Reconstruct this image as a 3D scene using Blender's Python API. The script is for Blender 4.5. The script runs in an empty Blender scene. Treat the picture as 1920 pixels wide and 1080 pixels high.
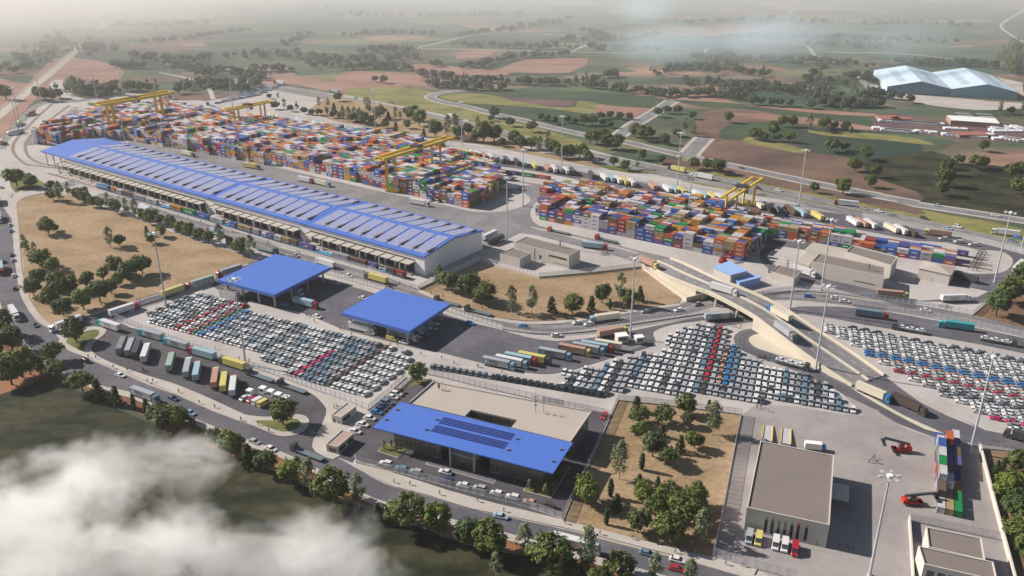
import bpy, math, random
import numpy as np
from mathutils import Vector
from mathutils.geometry import tessellate_polygon
R = math.radians
SC = bpy.context.scene
COL = SC.collection

# ------------------------------------------------------------------ camera, sky, sun, exposure
CAM_H, PITCH, FPX = 185.0, R(23.27), 1635.25          # camera height, downward tilt, focal length (px of a 1920 frame)
cd = bpy.data.cameras.new("camera"); cam = bpy.data.objects.new("camera", cd); COL.objects.link(cam)
cam.location = (0, 0, CAM_H); cam.rotation_euler = (math.pi/2 - PITCH, 0, 0)
cd.angle = 2*math.atan(960/FPX); cd.clip_start = 1.0; cd.clip_end = 12000
SC.camera = cam
SUN_EL, SHADOW_AZ = R(33), R(-20)                      # shadows fall towards SHADOW_AZ
world = bpy.data.worlds.new("World"); SC.world = world; world.use_nodes = True
wt = world.node_tree; sky = wt.nodes.new('ShaderNodeTexSky'); sky.sky_type = 'NISHITA'; sky.sun_disc = False
sky.sun_elevation = SUN_EL
sun_dir = Vector((-math.cos(SHADOW_AZ)*math.cos(SUN_EL), -math.sin(SHADOW_AZ)*math.cos(SUN_EL), math.sin(SUN_EL)))
sky.sun_rotation = math.atan2(sun_dir.x, sun_dir.y)
bg = wt.nodes['Background']; wt.links.new(sky.outputs[0], bg.inputs[0]); bg.inputs[1].default_value = 0.05
ld = bpy.data.lights.new("sun", 'SUN'); ld.energy = 5.0; ld.angle = R(0.6); ld.color = (1.0, 0.92, 0.83)
sun = bpy.data.objects.new("sun", ld); COL.objects.link(sun)
sun.rotation_euler = sun_dir.to_track_quat('Z', 'Y').to_euler(); sun.location = (0, 0, 400)
SC.view_settings.view_transform = 'Standard'; SC.view_settings.look = 'None'
SC.view_settings.exposure = 0.60; SC.view_settings.gamma = 1
SC.cycles.max_bounces = 6; SC.cycles.transparent_max_bounces = 24; SC.cycles.volume_bounces = 3
SC.cycles.diffuse_bounces = 2; SC.cycles.glossy_bounces = 2
SC.cycles.volume_step_rate = 1.5; SC.cycles.volume_max_steps = 96
random.seed(7); NR = np.random.default_rng(7)

# ------------------------------------------------------------------ surveying: a reading on a survey sheet -> a point on the ground (or at height h)
SHEETS = {'': (0, 0, 1), '1': (0, 0, 3), '2': (640, 0, 3), '3': (1280, 0, 3), '4': (0, 360, 3), '5': (640, 360, 3), '6': (1280, 360, 3),
          '7': (0, 720, 3), '8': (640, 720, 3), '9': (1280, 720, 3), 'a': (0, 80, 4), 'b': (0, 340, 4), 'c': (0, 560, 4),
          'd': (440, 640, 4), 'e': (440, 430, 4), 'f': (880, 480, 4), 'g': (1300, 380, 5.32), 'h': (1600, 380, 6), 'i': (1180, 560, 4),
          'j': (1500, 560, 4), 'k': (900, 240, 4), 'l': (1240, 200, 4), 'm': (1050, 740, 3.1757), 'n': (1560, 770, 3.483),
          'o': (700, 860, 4.8), 'p': (440, 180, 6), 'q': (760, 330, 9.6), 'r': (640, 360, 6), 's': (200, 640, 6.4), 'u': (1720, 820, 4.155),
          'v': (1600, 100, 6), 'w': (920, 420, 9.6), 'x': (690, 240, 7.717), 'y': (400, 460, 6), 'z': (620, 520, 6), 'A': (690, 720, 6), 'B': (900, 740, 6), 'C': (60, 240, 6), 'D': (340, 300, 6), 'E': (1340, 770, 6), 'F': (1380, 950, 9.817)}
def px(s, x, y):
    o = SHEETS[s]; return (o[0] + x/o[2], o[1] + y/o[2])
CP, SP = math.cos(PITCH), math.sin(PITCH)
def ray(X, Y):
    a = (X - 960)/FPX; b = (540 - Y)/FPX
    return (a, CP + b*SP, -SP + b*CP)
def at(X, Y, h=0.0):
    d = ray(X, Y); t = (CAM_H - h)/-d[2]
    return (d[0]*t, d[1]*t)
def P(s, x, y, h=0.0): return at(*px(s, x, y), h)
def pts(s, lst, h=0.0): return [P(s, a, b, h) for a, b in lst]
def height_at(s, bx, by, tx, ty):
    b = P(s, bx, by); d = ray(*px(s, tx, ty)); t = b[1]/d[1]
    return CAM_H + t*d[2]
def px_size(x, y):   # pixels of the 1920 frame per metre at a ground point
    return FPX/math.sqrt(x*x + y*y + CAM_H**2)
def smooth(p, n=4, closed=False):
    out = []; N = len(p)
    rng = range(N) if closed else range(N-1)
    for i in rng:
        if closed: a, b, c, d = p[i-1], p[i], p[(i+1) % N], p[(i+2) % N]
        else: a, b, c, d = p[max(i-1, 0)], p[i], p[i+1], p[min(i+2, N-1)]
        for k in range(n):
            t = k/n
            out.append(tuple(0.5*(2*b[j] + (c[j]-a[j])*t + (2*a[j]-5*b[j]+4*c[j]-d[j])*t*t + (3*b[j]-a[j]-3*c[j]+d[j])*t**3) for j in range(len(b))))
    if not closed: out.append(tuple(p[-1]))
    return out
def inpoly(x, y, poly):
    c = False; j = len(poly)-1
    for i in range(len(poly)):
        xi, yi = poly[i]; xj, yj = poly[j]
        if (yi > y) != (yj > y) and x < (xj-xi)*(y-yi)/(yj-yi)+xi: c = not c
        j = i
    return c
def lerp(a, b, t): return tuple(a[i]+(b[i]-a[i])*t for i in range(len(a)))
def dist(a, b): return math.hypot(a[0]-b[0], a[1]-b[1])
def head(a, b): return math.atan2(b[1]-a[1], b[0]-a[0])

# ------------------------------------------------------------------ object helpers
ORD = ['zeroth','first','second','third','fourth','fifth','sixth','seventh','eighth','ninth','tenth','eleventh','twelfth','thirteenth','fourteenth','fifteenth','sixteenth','seventeenth','eighteenth','nineteenth','twentieth']
TENS = ['','','twenty','thirty','forty','fifty','sixty','seventy','eighty','ninety']
TENTH = ['','','twentieth','thirtieth','fortieth','fiftieth','sixtieth','seventieth','eightieth','ninetieth']
def nth(n):
    if n <= 20: return ORD[n]
    if n >= 100: return 'hundred-and-' + nth(n-100) if n > 100 else 'hundredth'
    return TENTH[n//10] if n % 10 == 0 else TENS[n//10] + '-' + ORD[n % 10]
def tag(o, label, cat, group=None):
    o['label'] = label; o['category'] = cat
    if group: o['group'] = group
    return o
def empty(name, loc, rz=0.0, label=None, cat=None, group=None):
    o = bpy.data.objects.new(name, None); COL.objects.link(o); o.empty_display_size = 0.5
    o.location = (loc[0], loc[1], loc[2] if len(loc) > 2 else 0.0); o.rotation_euler = (0, 0, rz)
    if label: tag(o, label, cat, group)
    return o
def link(name, me, parent=None, loc=(0, 0, 0), rz=0.0):
    o = bpy.data.objects.new(name, me); COL.objects.link(o)
    if parent: o.parent = parent
    o.location = loc; o.rotation_euler = (0, 0, rz)
    return o
class MB:
    def __init__(s): s.v = []; s.f = []; s.m = []
    def quad(s, a, b, c, d, m=0):
        n = len(s.v); s.v += [a, b, c, d]; s.f.append((n, n+1, n+2, n+3)); s.m.append(m); return s
    def box(s, x0, x1, y0, y1, z0, z1, m=0, rz=0.0, o=(0, 0)):
        n = len(s.v); c, q = math.cos(rz), math.sin(rz)
        for z in (z0, z1):
            for x, y in ((x0, y0), (x1, y0), (x1, y1), (x0, y1)):
                s.v.append((o[0]+x*c-y*q, o[1]+x*q+y*c, z))
        for f in ((3, 2, 1, 0), (4, 5, 6, 7), (0, 1, 5, 4), (1, 2, 6, 5), (2, 3, 7, 6), (3, 0, 4, 7)):
            s.f.append(tuple(n+i for i in f)); s.m.append(m)
        return s
    def prism(s, poly, z0, z1, m=0, mt=None, bottom=True):
        if sum(poly[i-1][0]*poly[i][1]-poly[i][0]*poly[i-1][1] for i in range(len(poly))) < 0: poly = poly[::-1]
        n = len(s.v); N = len(poly)
        z0s = z0 if isinstance(z0, (list, tuple)) else [z0]*N; z1s = z1 if isinstance(z1, (list, tuple)) else [z1]*N
        s.v += [(p[0], p[1], z0s[i]) for i, p in enumerate(poly)] + [(p[0], p[1], z1s[i]) for i, p in enumerate(poly)]
        s.f.append(tuple(n+N+i for i in range(N))); s.m.append(m if mt is None else mt)
        if bottom: s.f.append(tuple(n+N-1-i for i in range(N))); s.m.append(m)
        for i in range(N):
            j = (i+1) % N; s.f.append((n+i, n+j, n+N+j, n+N+i)); s.m.append(m)
        return s
    def tube(s, a, b, r0, r1=None, k=6, m=0, cap=True):
        r1 = r0 if r1 is None else r1; a = Vector(a); b = Vector(b); d = (b-a).normalized()
        u = d.orthogonal().normalized(); w = d.cross(u); n = len(s.v)
        for c, r in ((a, r0), (b, r1)):
            for i in range(k):
                t = 2*math.pi*i/k; s.v.append(tuple(c + (u*math.cos(t)+w*math.sin(t))*r))
        for i in range(k):
            j = (i+1) % k; s.f.append((n+i, n+j, n+k+j, n+k+i)); s.m.append(m)
        if cap:
            s.f.append(tuple(n+k+i for i in range(k))); s.m.append(m); s.f.append(tuple(n+k-1-i for i in range(k))); s.m.append(m)
        return s
    def bar(s, a, b, w, h, m=0):     # rectangular beam from a to b (centre line), width w, depth h
        a = Vector(a); b = Vector(b); d = (b-a).normalized()
        up = Vector((0, 0, 1)) if abs(d.z) < .95 else Vector((1, 0, 0))
        x = d.cross(up).normalized()*w/2; y = d.cross(x.normalized())*h/2; n = len(s.v)
        for c in (a, b):
            for q in (x+y, x-y, -x-y, -x+y): s.v.append(tuple(c+q))
        for f in ((0, 1, 2, 3), (7, 6, 5, 4), (0, 4, 5, 1), (1, 5, 6, 2), (2, 6, 7, 3), (3, 7, 4, 0)):
            s.f.append(tuple(n+i for i in f)); s.m.append(m)
        return s
    def join(s, o, x=0, y=0, z=0, rz=0.0, sc=1.0):
        n = len(s.v); c, q = math.cos(rz)*sc, math.sin(rz)*sc
        s.v += [(x+a*c-b*q, y+a*q+b*c, z+d*sc) for a, b, d in o.v]
        s.f += [tuple(n+i for i in f) for f in o.f]; s.m += list(o.m); return s
    def mesh(s, name, mats, sm=False):
        me = bpy.data.meshes.new(name); me.from_pydata(s.v, [], s.f)
        for m in (mats if isinstance(mats, (list, tuple)) else [mats]): me.materials.append(m)
        if len(me.materials) > 1: me.polygons.foreach_set('material_index', s.m)
        if sm: me.polygons.foreach_set('use_smooth', [True]*len(me.polygons))
        me.update(); return me
    def build(s, name, mats, parent=None, loc=(0, 0, 0), rz=0.0, sm=False):
        return link(name, s.mesh(name, mats, sm), parent, loc, rz)
def text_mb(txt, size, m=0):
    """flat lettering in the x-z plane (facing -y), origin at its left foot"""
    cu = bpy.data.curves.new('lettering', 'FONT'); cu.body = txt; cu.size = size; cu.resolution_u = 1; cu.offset = size*0.018
    ob = bpy.data.objects.new('lettering', cu); COL.objects.link(ob)
    dg = bpy.context.evaluated_depsgraph_get(); me = bpy.data.meshes.new_from_object(ob.evaluated_get(dg))
    b = MB(); b.v = [(v.co.x, 0.0, v.co.y) for v in me.vertices]; b.f = [tuple(p.vertices) for p in me.polygons]; b.m = [m]*len(b.f)
    bpy.data.objects.remove(ob); bpy.data.curves.remove(cu); bpy.data.meshes.remove(me)
    xs = [v[0] for v in b.v]; b.w = max(xs) if xs else 0
    return b

# ------------------------------------------------------------------ materials
MATS = {}
def mat(name, col, rough=0.75, metal=0.0, noise=0.0, scale=0.1, spec=0.3, bump=0.0, bscale=2.0, coat=0.0):
    if name in MATS: return MATS[name]
    m = bpy.data.materials.new(name); m.use_nodes = True; nt = m.node_tree; b = nt.nodes['Principled BSDF']
    b.inputs['Base Color'].default_value = (*col, 1); b.inputs['Roughness'].default_value = rough
    b.inputs['Metallic'].default_value = metal; b.inputs['Specular IOR Level'].default_value = spec
    b.inputs['Coat Weight'].default_value = coat
    if noise or bump:
        tc = nt.nodes.new('ShaderNodeNewGeometry')
        if noise:
            a = nt.nodes.new('ShaderNodeTexNoise'); a.inputs['Scale'].default_value = scale; a.inputs['Detail'].default_value = 6; a.inputs['Roughness'].default_value = 0.65
            nt.links.new(tc.outputs['Position'], a.inputs['Vector'])
            mr = nt.nodes.new('ShaderNodeMapRange'); mr.inputs[1].default_value = 0.3; mr.inputs[2].default_value = 0.7
            mr.inputs[3].default_value = 1-noise; mr.inputs[4].default_value = 1+noise; nt.links.new(a.outputs['Fac'], mr.inputs[0])
            mx = nt.nodes.new('ShaderNodeVectorMath'); mx.operation = 'SCALE'; mx.inputs[0].default_value = col
            nt.links.new(mr.outputs[0], mx.inputs['Scale']); nt.links.new(mx.outputs[0], b.inputs['Base Color'])
        if bump:
            a2 = nt.nodes.new('ShaderNodeTexNoise'); a2.inputs['Scale'].default_value = bscale; a2.inputs['Detail'].default_value = 5
            nt.links.new(tc.outputs['Position'], a2.inputs['Vector'])
            bp = nt.nodes.new('ShaderNodeBump'); bp.inputs['Strength'].default_value = bump; bp.inputs['Distance'].default_value = 0.3
            nt.links.new(a2.outputs['Fac'], bp.inputs['Height']); nt.links.new(bp.outputs[0], b.inputs['Normal'])
    MATS[name] = m; return m
def two_tone(name, ca, cb, scale, rough=0.9, stretch=(1, 1, 1), rot=0.0, lo=.42, hi=.58, fine=0.12, fscale=0.35):
    """ground-like material: two real colours mixed by noise, with fine grain"""
    m = bpy.data.materials.new(name); m.use_nodes = True; nt = m.node_tree; b = nt.nodes['Principled BSDF']; L = nt.links
    b.inputs['Roughness'].default_value = rough; b.inputs['Specular IOR Level'].default_value = 0.15
    g = nt.nodes.new('ShaderNodeNewGeometry'); mp = nt.nodes.new('ShaderNodeMapping'); mp.inputs['Scale'].default_value = stretch; mp.inputs['Rotation'].default_value = (0, 0, rot)
    L.new(g.outputs['Position'], mp.inputs[0])
    n = nt.nodes.new('ShaderNodeTexNoise'); n.inputs['Scale'].default_value = scale; n.inputs['Detail'].default_value = 7; n.inputs['Roughness'].default_value = .6; L.new(mp.outputs[0], n.inputs['Vector'])
    r = nt.nodes.new('ShaderNodeValToRGB'); r.color_ramp.elements[0].position = lo; r.color_ramp.elements[1].position = hi
    r.color_ramp.elements[0].color = (*ca, 1); r.color_ramp.elements[1].color = (*cb, 1); L.new(n.outputs['Fac'], r.inputs[0])
    n2 = nt.nodes.new('ShaderNodeTexNoise'); n2.inputs['Scale'].default_value = fscale; n2.inputs['Detail'].default_value = 8; n2.inputs['Roughness'].default_value = .7; L.new(g.outputs['Position'], n2.inputs['Vector'])
    mr = nt.nodes.new('ShaderNodeMapRange'); mr.inputs[1].default_value = .3; mr.inputs[2].default_value = .7; mr.inputs[3].default_value = 1-fine; mr.inputs[4].default_value = 1+fine; L.new(n2.outputs['Fac'], mr.inputs[0])
    s = nt.nodes.new('ShaderNodeVectorMath'); s.operation = 'SCALE'; L.new(r.outputs[0], s.inputs[0]); L.new(mr.outputs[0], s.inputs['Scale']); L.new(s.outputs[0], b.inputs['Base Color'])
    MATS[name] = m; return m
M_CONC = two_tone('apron_concrete', (.355, .328, .315), (.415, .385, .37), .03, fine=.07, fscale=.25)
M_CONC2 = two_tone('dimmed_concrete', (.245, .222, .218), (.30, .273, .266), .035, fine=.08, fscale=.3)  # apron concrete darkened to carry the vignette of the lower-right corner
M_PAVE = two_tone('paving', (.37, .335, .305), (.42, .385, .35), .05, fine=.06, fscale=.6)
M_ASPH = two_tone('asphalt', (.088, .086, .102), (.120, .116, .132), .05, rough=.85, fine=.14, fscale=.3)
M_ASPH2 = two_tone('worn_asphalt', (.165, .16, .168), (.215, .205, .21), .05, rough=.85, fine=.12, fscale=.3)
M_ASPHD = two_tone('fresh_asphalt', (.062, .060, .070), (.088, .084, .094), .04, rough=.8, fine=.1, fscale=.4)
M_DIRT = two_tone('bare_earth', (.245, .170, .098), (.315, .228, .142), .03, stretch=(1, 1.5, 1), fine=.26, fscale=.45)
M_DIRT2 = two_tone('dark_earth', (.14, .085, .055), (.21, .13, .08), .05, fine=.2, fscale=.3)
M_ORANGE = two_tone('orange_earth', (.16, .075, .04), (.26, .13, .07), .06, fine=.15, fscale=.4)
M_GRASS = two_tone('grass', (.085, .095, .028), (.14, .145, .045), .1, fine=.2, fscale=.8)
M_FDARK = two_tone('dark_field', (.012, .018, .009), (.045, .042, .022), .03, stretch=(1, 2.6, 1), rot=.5, fine=.5, fscale=.16)
M_YEL = mat('yellow_line', (.52, .44, .22), .8); M_WHT = mat('white_line', (.62, .60, .58), .8)
M_WALL = mat('cream_wall', (.52, .48, .435), .8, noise=.05, scale=.15)
M_WALLG = mat('grey_wall', (.42, .41, .42), .8, noise=.05, scale=.2)
M_ROOFG = mat('grey_roof', (.185, .155, .142), .9, noise=.06, scale=.1)
M_ROOFP = mat('pale_roof', (.38, .335, .295), .9, noise=.05, scale=.06)
M_BLUE = mat('blue_metal', (.068, .150, .50), .42, noise=.04, scale=.05, spec=.4)
M_LBLUE = mat('light_blue_metal', (.27, .41, .68), .5)
M_WHWALL = mat('white_cladding', (.74, .73, .72), .7, noise=.04, scale=.2)
M_STEEL = mat('galvanised_steel', (.52, .53, .56), .45, metal=.3)
M_DARK = mat('dark_grey', (.035, .035, .04), .7); M_BLACK = mat('rubber', (.02, .02, .02), .8)
M_GLASS = mat('window_glass', (.022, .034, .045), .1, spec=.9)
M_WHITE = mat('white_paint', (.74, .74, .73), .5); M_CRANE = mat('crane_yellow', (.66, .45, .045), .5)
M_RED = mat('red_paint', (.50, .03, .02), .45); M_CREAMC = mat('bridge_concrete', (.50, .45, .365), .8, noise=.05, scale=.2)
M_BROWN = mat('brown_steel', (.10, .075, .06), .7)

# ------------------------------------------------------------------ ground and surfaces
PLN = [0]
def plate(name, m, z, poly, kind='structure', thick=0.0):
    PLN[0] += 1; z += .0008*PLN[0]
    b = MB()
    if thick: b.prism(poly, z-thick, z)
    else:
        if sum(poly[i-1][0]*poly[i][1]-poly[i][0]*poly[i-1][1] for i in range(len(poly))) < 0: poly = poly[::-1]
        b.v = [(x, y, z) for x, y in poly]; b.f = [tuple(range(len(poly)))]; b.m = [0]
    o = b.build(name, m); o['kind'] = kind; return o
def ribbon(b, path, w, z, m=0, dash=None, off=0.0):
    """a flat line along a path; dash = (on, gap) in metres"""
    segs = []; acc = 0.0
    P2 = [Vector((p[0], p[1])) for p in path]
    L = [0.0]
    for i in range(1, len(P2)): L.append(L[-1] + (P2[i]-P2[i-1]).length)
    nrm = []
    for i in range(len(P2)):
        d = (P2[min(i+1, len(P2)-1)]-P2[max(i-1, 0)]).normalized(); nrm.append(Vector((-d.y, d.x)))
    zz = lambda i: z if len(path[i]) < 3 else path[i][2] + z
    def pt(s):
        for i in range(1, len(L)):
            if s <= L[i]+1e-6:
                t = (s-L[i-1])/max(L[i]-L[i-1], 1e-6); q = P2[i-1].lerp(P2[i], t); n = nrm[i-1].lerp(nrm[i], t).normalized(); return q + n*off, n, zz(i-1)+(zz(i)-zz(i-1))*t
        return P2[-1]+nrm[-1]*off, nrm[-1], zz(len(P2)-1)
    if dash:
        s = 0.0; iv = []
        while s < L[-1]: iv.append((s, min(s+dash[0], L[-1]))); s += dash[0]+dash[1]
    else: iv = [(L[i-1], L[i]) for i in range(1, len(L))]
    for s0, s1 in iv:
        (a, na, za), (c, nc, zc) = pt(s0), pt(s1)
        p = [a-na*w/2, c-nc*w/2, c+nc*w/2, a+na*w/2]; h = [za, zc, zc, za]
        b.quad(*[(p[i].x, p[i].y, h[i]) for i in range(4)], m)
    return b
def fields_material():
    m = bpy.data.materials.new('farmland'); m.use_nodes = True; nt = m.node_tree; b = nt.nodes['Principled BSDF']; L = nt.links
    b.inputs['Roughness'].default_value = 1; b.inputs['Specular IOR Level'].default_value = .1
    g = nt.nodes.new('ShaderNodeNewGeometry')
    def vor(scale, rot, sx, sy, rnd):
        mp = nt.nodes.new('ShaderNodeMapping'); mp.inputs['Scale'].default_value = (sx, sy, 0); mp.inputs['Rotation'].default_value = (0, 0, rot); L.new(g.outputs['Position'], mp.inputs[0])
        v = nt.nodes.new('ShaderNodeTexVoronoi'); v.distance = 'CHEBYCHEV'; v.inputs['Scale'].default_value = scale; v.inputs['Randomness'].default_value = rnd; L.new(mp.outputs[0], v.inputs['Vector'])
        s = nt.nodes.new('ShaderNodeSeparateColor'); L.new(v.outputs['Color'], s.inputs[0]); return s
    v1 = vor(.0085, R(-14), 1, 1.9, .75)
    r = nt.nodes.new('ShaderNodeValToRGB'); r.color_ramp.interpolation = 'CONSTANT'; cr = r.color_ramp
    cols = [(.050, .082, .055), (.075, .105, .060), (.26, .155, .12), (.065, .095, .062), (.13, .11, .075), (.09, .12, .06), (.30, .19, .145), (.052, .075, .052), (.17, .16, .085), (.21, .135, .105), (.075, .11, .070)]
    while len(cr.elements) < len(cols): cr.elements.new(.5)
    for i, c in enumerate(cols): cr.elements[i].position = i/len(cols); cr.elements[i].color = (*c, 1)
    L.new(v1.outputs[0], r.inputs[0])
    n = nt.nodes.new('ShaderNodeTexNoise'); n.inputs['Scale'].default_value = .008; n.inputs['Detail'].default_value = 8; n.inputs['Roughness'].default_value = .65
    mp2 = nt.nodes.new('ShaderNodeMapping'); mp2.inputs['Scale'].default_value = (1, 2.6, 1); mp2.inputs['Rotation'].default_value = (0, 0, R(-14)); L.new(g.outputs['Position'], mp2.inputs[0]); L.new(mp2.outputs[0], n.inputs['Vector'])
    mr = nt.nodes.new('ShaderNodeMapRange'); mr.inputs[1].default_value = .3; mr.inputs[2].default_value = .7; mr.inputs[3].default_value = .55; mr.inputs[4].default_value = 1.4; L.new(n.outputs['Fac'], mr.inputs[0])
    n3 = nt.nodes.new('ShaderNodeTexNoise'); n3.inputs['Scale'].default_value = .0035; n3.inputs['Detail'].default_value = 5; L.new(mp2.outputs[0], n3.inputs['Vector'])
    r3 = nt.nodes.new('ShaderNodeMapRange'); r3.inputs[1].default_value = .42; r3.inputs[2].default_value = .60; L.new(n3.outputs['Fac'], r3.inputs[0])
    mix = nt.nodes.new('ShaderNodeMix'); mix.data_type = 'RGBA'; L.new(r3.outputs[0], mix.inputs[0]); L.new(r.outputs[0], mix.inputs[6]); mix.inputs[7].default_value = (.062, .088, .058, 1)
    s = nt.nodes.new('ShaderNodeVectorMath'); s.operation = 'SCALE'; L.new(mix.outputs[2], s.inputs[0]); L.new(mr.outputs[0], s.inputs['Scale']); L.new(s.outputs[0], b.inputs['Base Color'])
    return m
plate('ground', fields_material(), 0.0, [(-5000, -400), (5000, -400), (5000, 7000), (-5000, 7000)])
plate('near_field', M_FDARK, .03, [(-700, -200), (700, -200), (500, 240)] + pts('', [(1400, 1130), (1150, 1062), (900, 1030), (650, 940), (450, 850), (250, 780), (100, 712), (40, 620), (-40, 500), (-400, 400)]))
plate('orange_verge', M_ORANGE, .06, pts('', [(1500, 1180), (1330, 1125), (1160, 1080), (960, 1035), (820, 985), (640, 935), (500, 878), (420, 850), (330, 812), (250, 770), (170, 735), (100, 705), (60, 720), (0, 740), (-60, 760), (-150, 640), (-60, 560), (0, 560), (60, 600), (150, 660), (280, 730), (440, 790), (640, 872), (800, 925), (1000, 985), (1250, 1050), (1500, 1115)]))
APRON = pts('', [(-160, 400), (-100, 330), (0, 262), (33, 233), (58, 206), (77, 195), (105, 189), (120, 192), (160, 189), (180, 184), (250, 173), (300, 175), (328, 180), (385, 190), (420, 184), (470, 172), (520, 166), (640, 177), (740, 190), (833, 213), (945, 240), (1060, 268), (1150, 292), (1240, 311), (1365, 331), (1490, 358), (1565, 371), (1720, 404), (1920, 442), (2200, 500), (2300, 980), (1920, 1250), (1700, 1180), (1500, 1112), (1363, 1076), (1123, 1020), (900, 970), (746, 925), (533, 830), (366, 765), (233, 712), (110, 660), (60, 610), (20, 520), (-40, 440)])
plate('apron', M_CONC, .08, APRON)
# far roads
def road(name, s, centre, w, m=M_ASPH2, z=.16, edge=None, n=4):
    PLN[0] += 3; z += .002*PLN[0]
    c = smooth(pts(s, centre), n); b = ribbon(MB(), c, w, z, 0); o = b.build(name, m); o['kind'] = 'structure'
    if edge: e = ribbon(MB(), c, w+edge, z-.05, 0).build('path', M_PAVE); e['kind'] = 'structure'
    return c
LINES = MB()          # all painted lines on the roads (0 white, 1 yellow)
# distant roads, tracks and field patches
road('country_road', '2', [(1060, 530), (780, 545), (745, 510), (700, 508)][::-1] and [(690, 507), (560, 522), (500, 545), (560, 572), (700, 600), (850, 640), (1000, 672), (1200, 722), (1400, 765), (1600, 800), (1750, 835), (1900, 870)], 9, edge=5)
road('country_road', '3', [(-30, 862), (60, 885), (250, 930), (500, 980), (700, 1022), (900, 1062), (1100, 1100)], 9, edge=6)
road('country_road', 'l', [(470, 430), (700, 480), (1000, 548), (1300, 610), (1500, 648), (1720, 688), (1920, 725)], 9, edge=6)
road('country_road', 'h', [(500, -10), (900, 50), (1400, 125), (1920, 205), (2300, 260)], 9, edge=6)
road('country_road', '2', [(1860, 568), (1750, 640), (1640, 705), (1560, 765)], 11, edge=6)
road('country_road', 'l', [(325, 235), (270, 290), (215, 350), (190, 385)], 12, edge=7)
road('railway_track', 'a', [(640, 0), (520, 110), (400, 215), (270, 320), (140, 430), (0, 545), (-120, 640)], 4.5, M_PAVE, edge=5)
road('railway_track', 'a', [(610, 0), (490, 105), (370, 205), (240, 310), (110, 412), (0, 505), (-120, 590)], 2.5, M_DIRT, edge=2)
road('country_road', '1', [(560, 165), (580, 130), (540, 105), (490, 88), (640, 60), (660, 40), (600, 25), (480, 10)], 10, M_PAVE)
road('country_road', '1', [(455, 560), (400, 545), (350, 510), (325, 480), (330, 450)], 7, M_PAVE, edge=3)
road('country_road', '1', [(455, 562), (390, 552), (330, 530), (300, 500), (295, 475), (310, 455)], 7, M_PAVE)
for s, c in (('2', [(430, 268), (560, 240), (700, 205), (850, 190), (1050, 186), (1250, 200), (1500, 210)]), ('2', [(420, 275), (700, 278), (1000, 285), (1300, 293), (1500, 298), (1920, 300)]),
             ('2', [(1300, 290), (1370, 258), (1440, 245)]), ('3', [(1920, 60), (1830, 110), (1790, 150), (1850, 200), (1920, 240)]),
             ('3', [(120, 300), (150, 270), (300, 265), (500, 262), (690, 258), (740, 310), (800, 318)]), ('3', [(800, 295), (1200, 300), (1500, 330), (1920, 365)]), ('3', [(600, 80), (650, 48), (900, 45)]),
             ('1', [(1200, 560), (1160, 480), (1050, 440), (900, 410)]), ('2', [(1350, 130), (1600, 130), (1880, 138)])):
    road('farm_track', s, c, 5, M_PAVE)
def patch(name, s, p, m, z=.05): return plate(name, m, z, smooth(pts(s, p), 2, True) if len(p) > 4 else pts(s, p))
F_PURP = two_tone('purple_earth', (.10, .062, .07), (.15, .09, .09), .02, stretch=(1, 3, 1), rot=.2, fine=.15)
F_BRN = two_tone('ploughed_brown', (.085, .056, .05), (.19, .12, .085), .012, stretch=(1, 2, 1), rot=-.6, lo=.35, hi=.68, fine=.15, fscale=.2)
F_PINK = two_tone('pink_earth', (.24, .13, .10), (.30, .18, .14), .01, stretch=(1, 3, 1), fine=.12, fscale=.1)
F_GRN = two_tone('crop_green', (.035, .058, .036), (.055, .08, .04), .015, stretch=(1, 3, 1), fine=.2, fscale=.1)
F_TEAL = two_tone('dark_crop', (.028, .045, .036), (.042, .058, .040), .01, stretch=(1, 2, 1), fine=.15, fscale=.1)
F_YG = two_tone('straw_grass', (.14, .14, .045), (.22, .20, .075), .03, stretch=(1, 2, 1), fine=.2, fscale=.3)
patch('field', '2', [(560, 560), (760, 510), (1400, 520), (1850, 560), (1740, 630), (1540, 760), (1300, 735), (1000, 660)], F_GRN, .05)
patch('field', '2', [(545, 545), (700, 522), (900, 545), (1180, 600), (1320, 600), (1330, 568), (1480, 590), (1400, 640), (1200, 615), (900, 590), (700, 580)], F_YG, .08)
patch('field', '2', [(870, 548), (1320, 570), (1290, 598), (1190, 605)], F_PURP, .11)
patch('field', '2', [(1440, 590), (1740, 610), (1650, 665), (1420, 640)], F_PINK, .08)
patch('field', '2', [(0, 410), (420, 420), (440, 460), (200, 520), (0, 500)], F_PINK, .05)
patch('field', '2', [(700, 420), (900, 385), (1040, 335), (1390, 330), (1280, 410), (1000, 408)], F_PINK, .05)
patch('field', '2', [(640, 330), (660, 295), (880, 280), (820, 325)], F_PINK, .05)
patch('field', '2', [(410, 360), (640, 375), (900, 405), (920, 425), (600, 420), (430, 405)], F_PINK, .07)
patch('field', '2', [(0, 500), (300, 490), (520, 520), (520, 560), (700, 610), (980, 690), (1340, 790), (1340, 850), (1000, 770), (640, 660), (300, 590), (0, 530)], F_YG, .05)
patch('field', '1', [(900, 560), (1000, 520), (1250, 530), (1400, 520), (1200, 560), (1060, 565)], F_BRN, .05)
patch('field', '1', [(1480, 480), (1650, 470), (1920, 530), (1920, 480), (1700, 430), (1500, 440)], F_PINK, .05)
patch('field', '1', [(-200, 700), (0, 560), (0, 440), (160, 470), (300, 330), (540, 340), (700, 400), (600, 480), (380, 420), (330, 560), (200, 560), (0, 780), (-200, 900)], F_PINK, .04)
patch('field', 'l', [(120, 330), (270, 225), (600, 230), (900, 260), (1150, 350), (1480, 400), (1560, 520), (1920, 640), (1920, 720), (1500, 640), (1000, 540), (500, 430), (260, 370)], F_BRN, .06)
patch('field', 'l', [(540, 215), (700, 180), (1000, 150), (1920, 240), (1920, 640), (1600, 560), (1500, 400), (1150, 350), (950, 290)], F_TEAL, .05)
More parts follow.
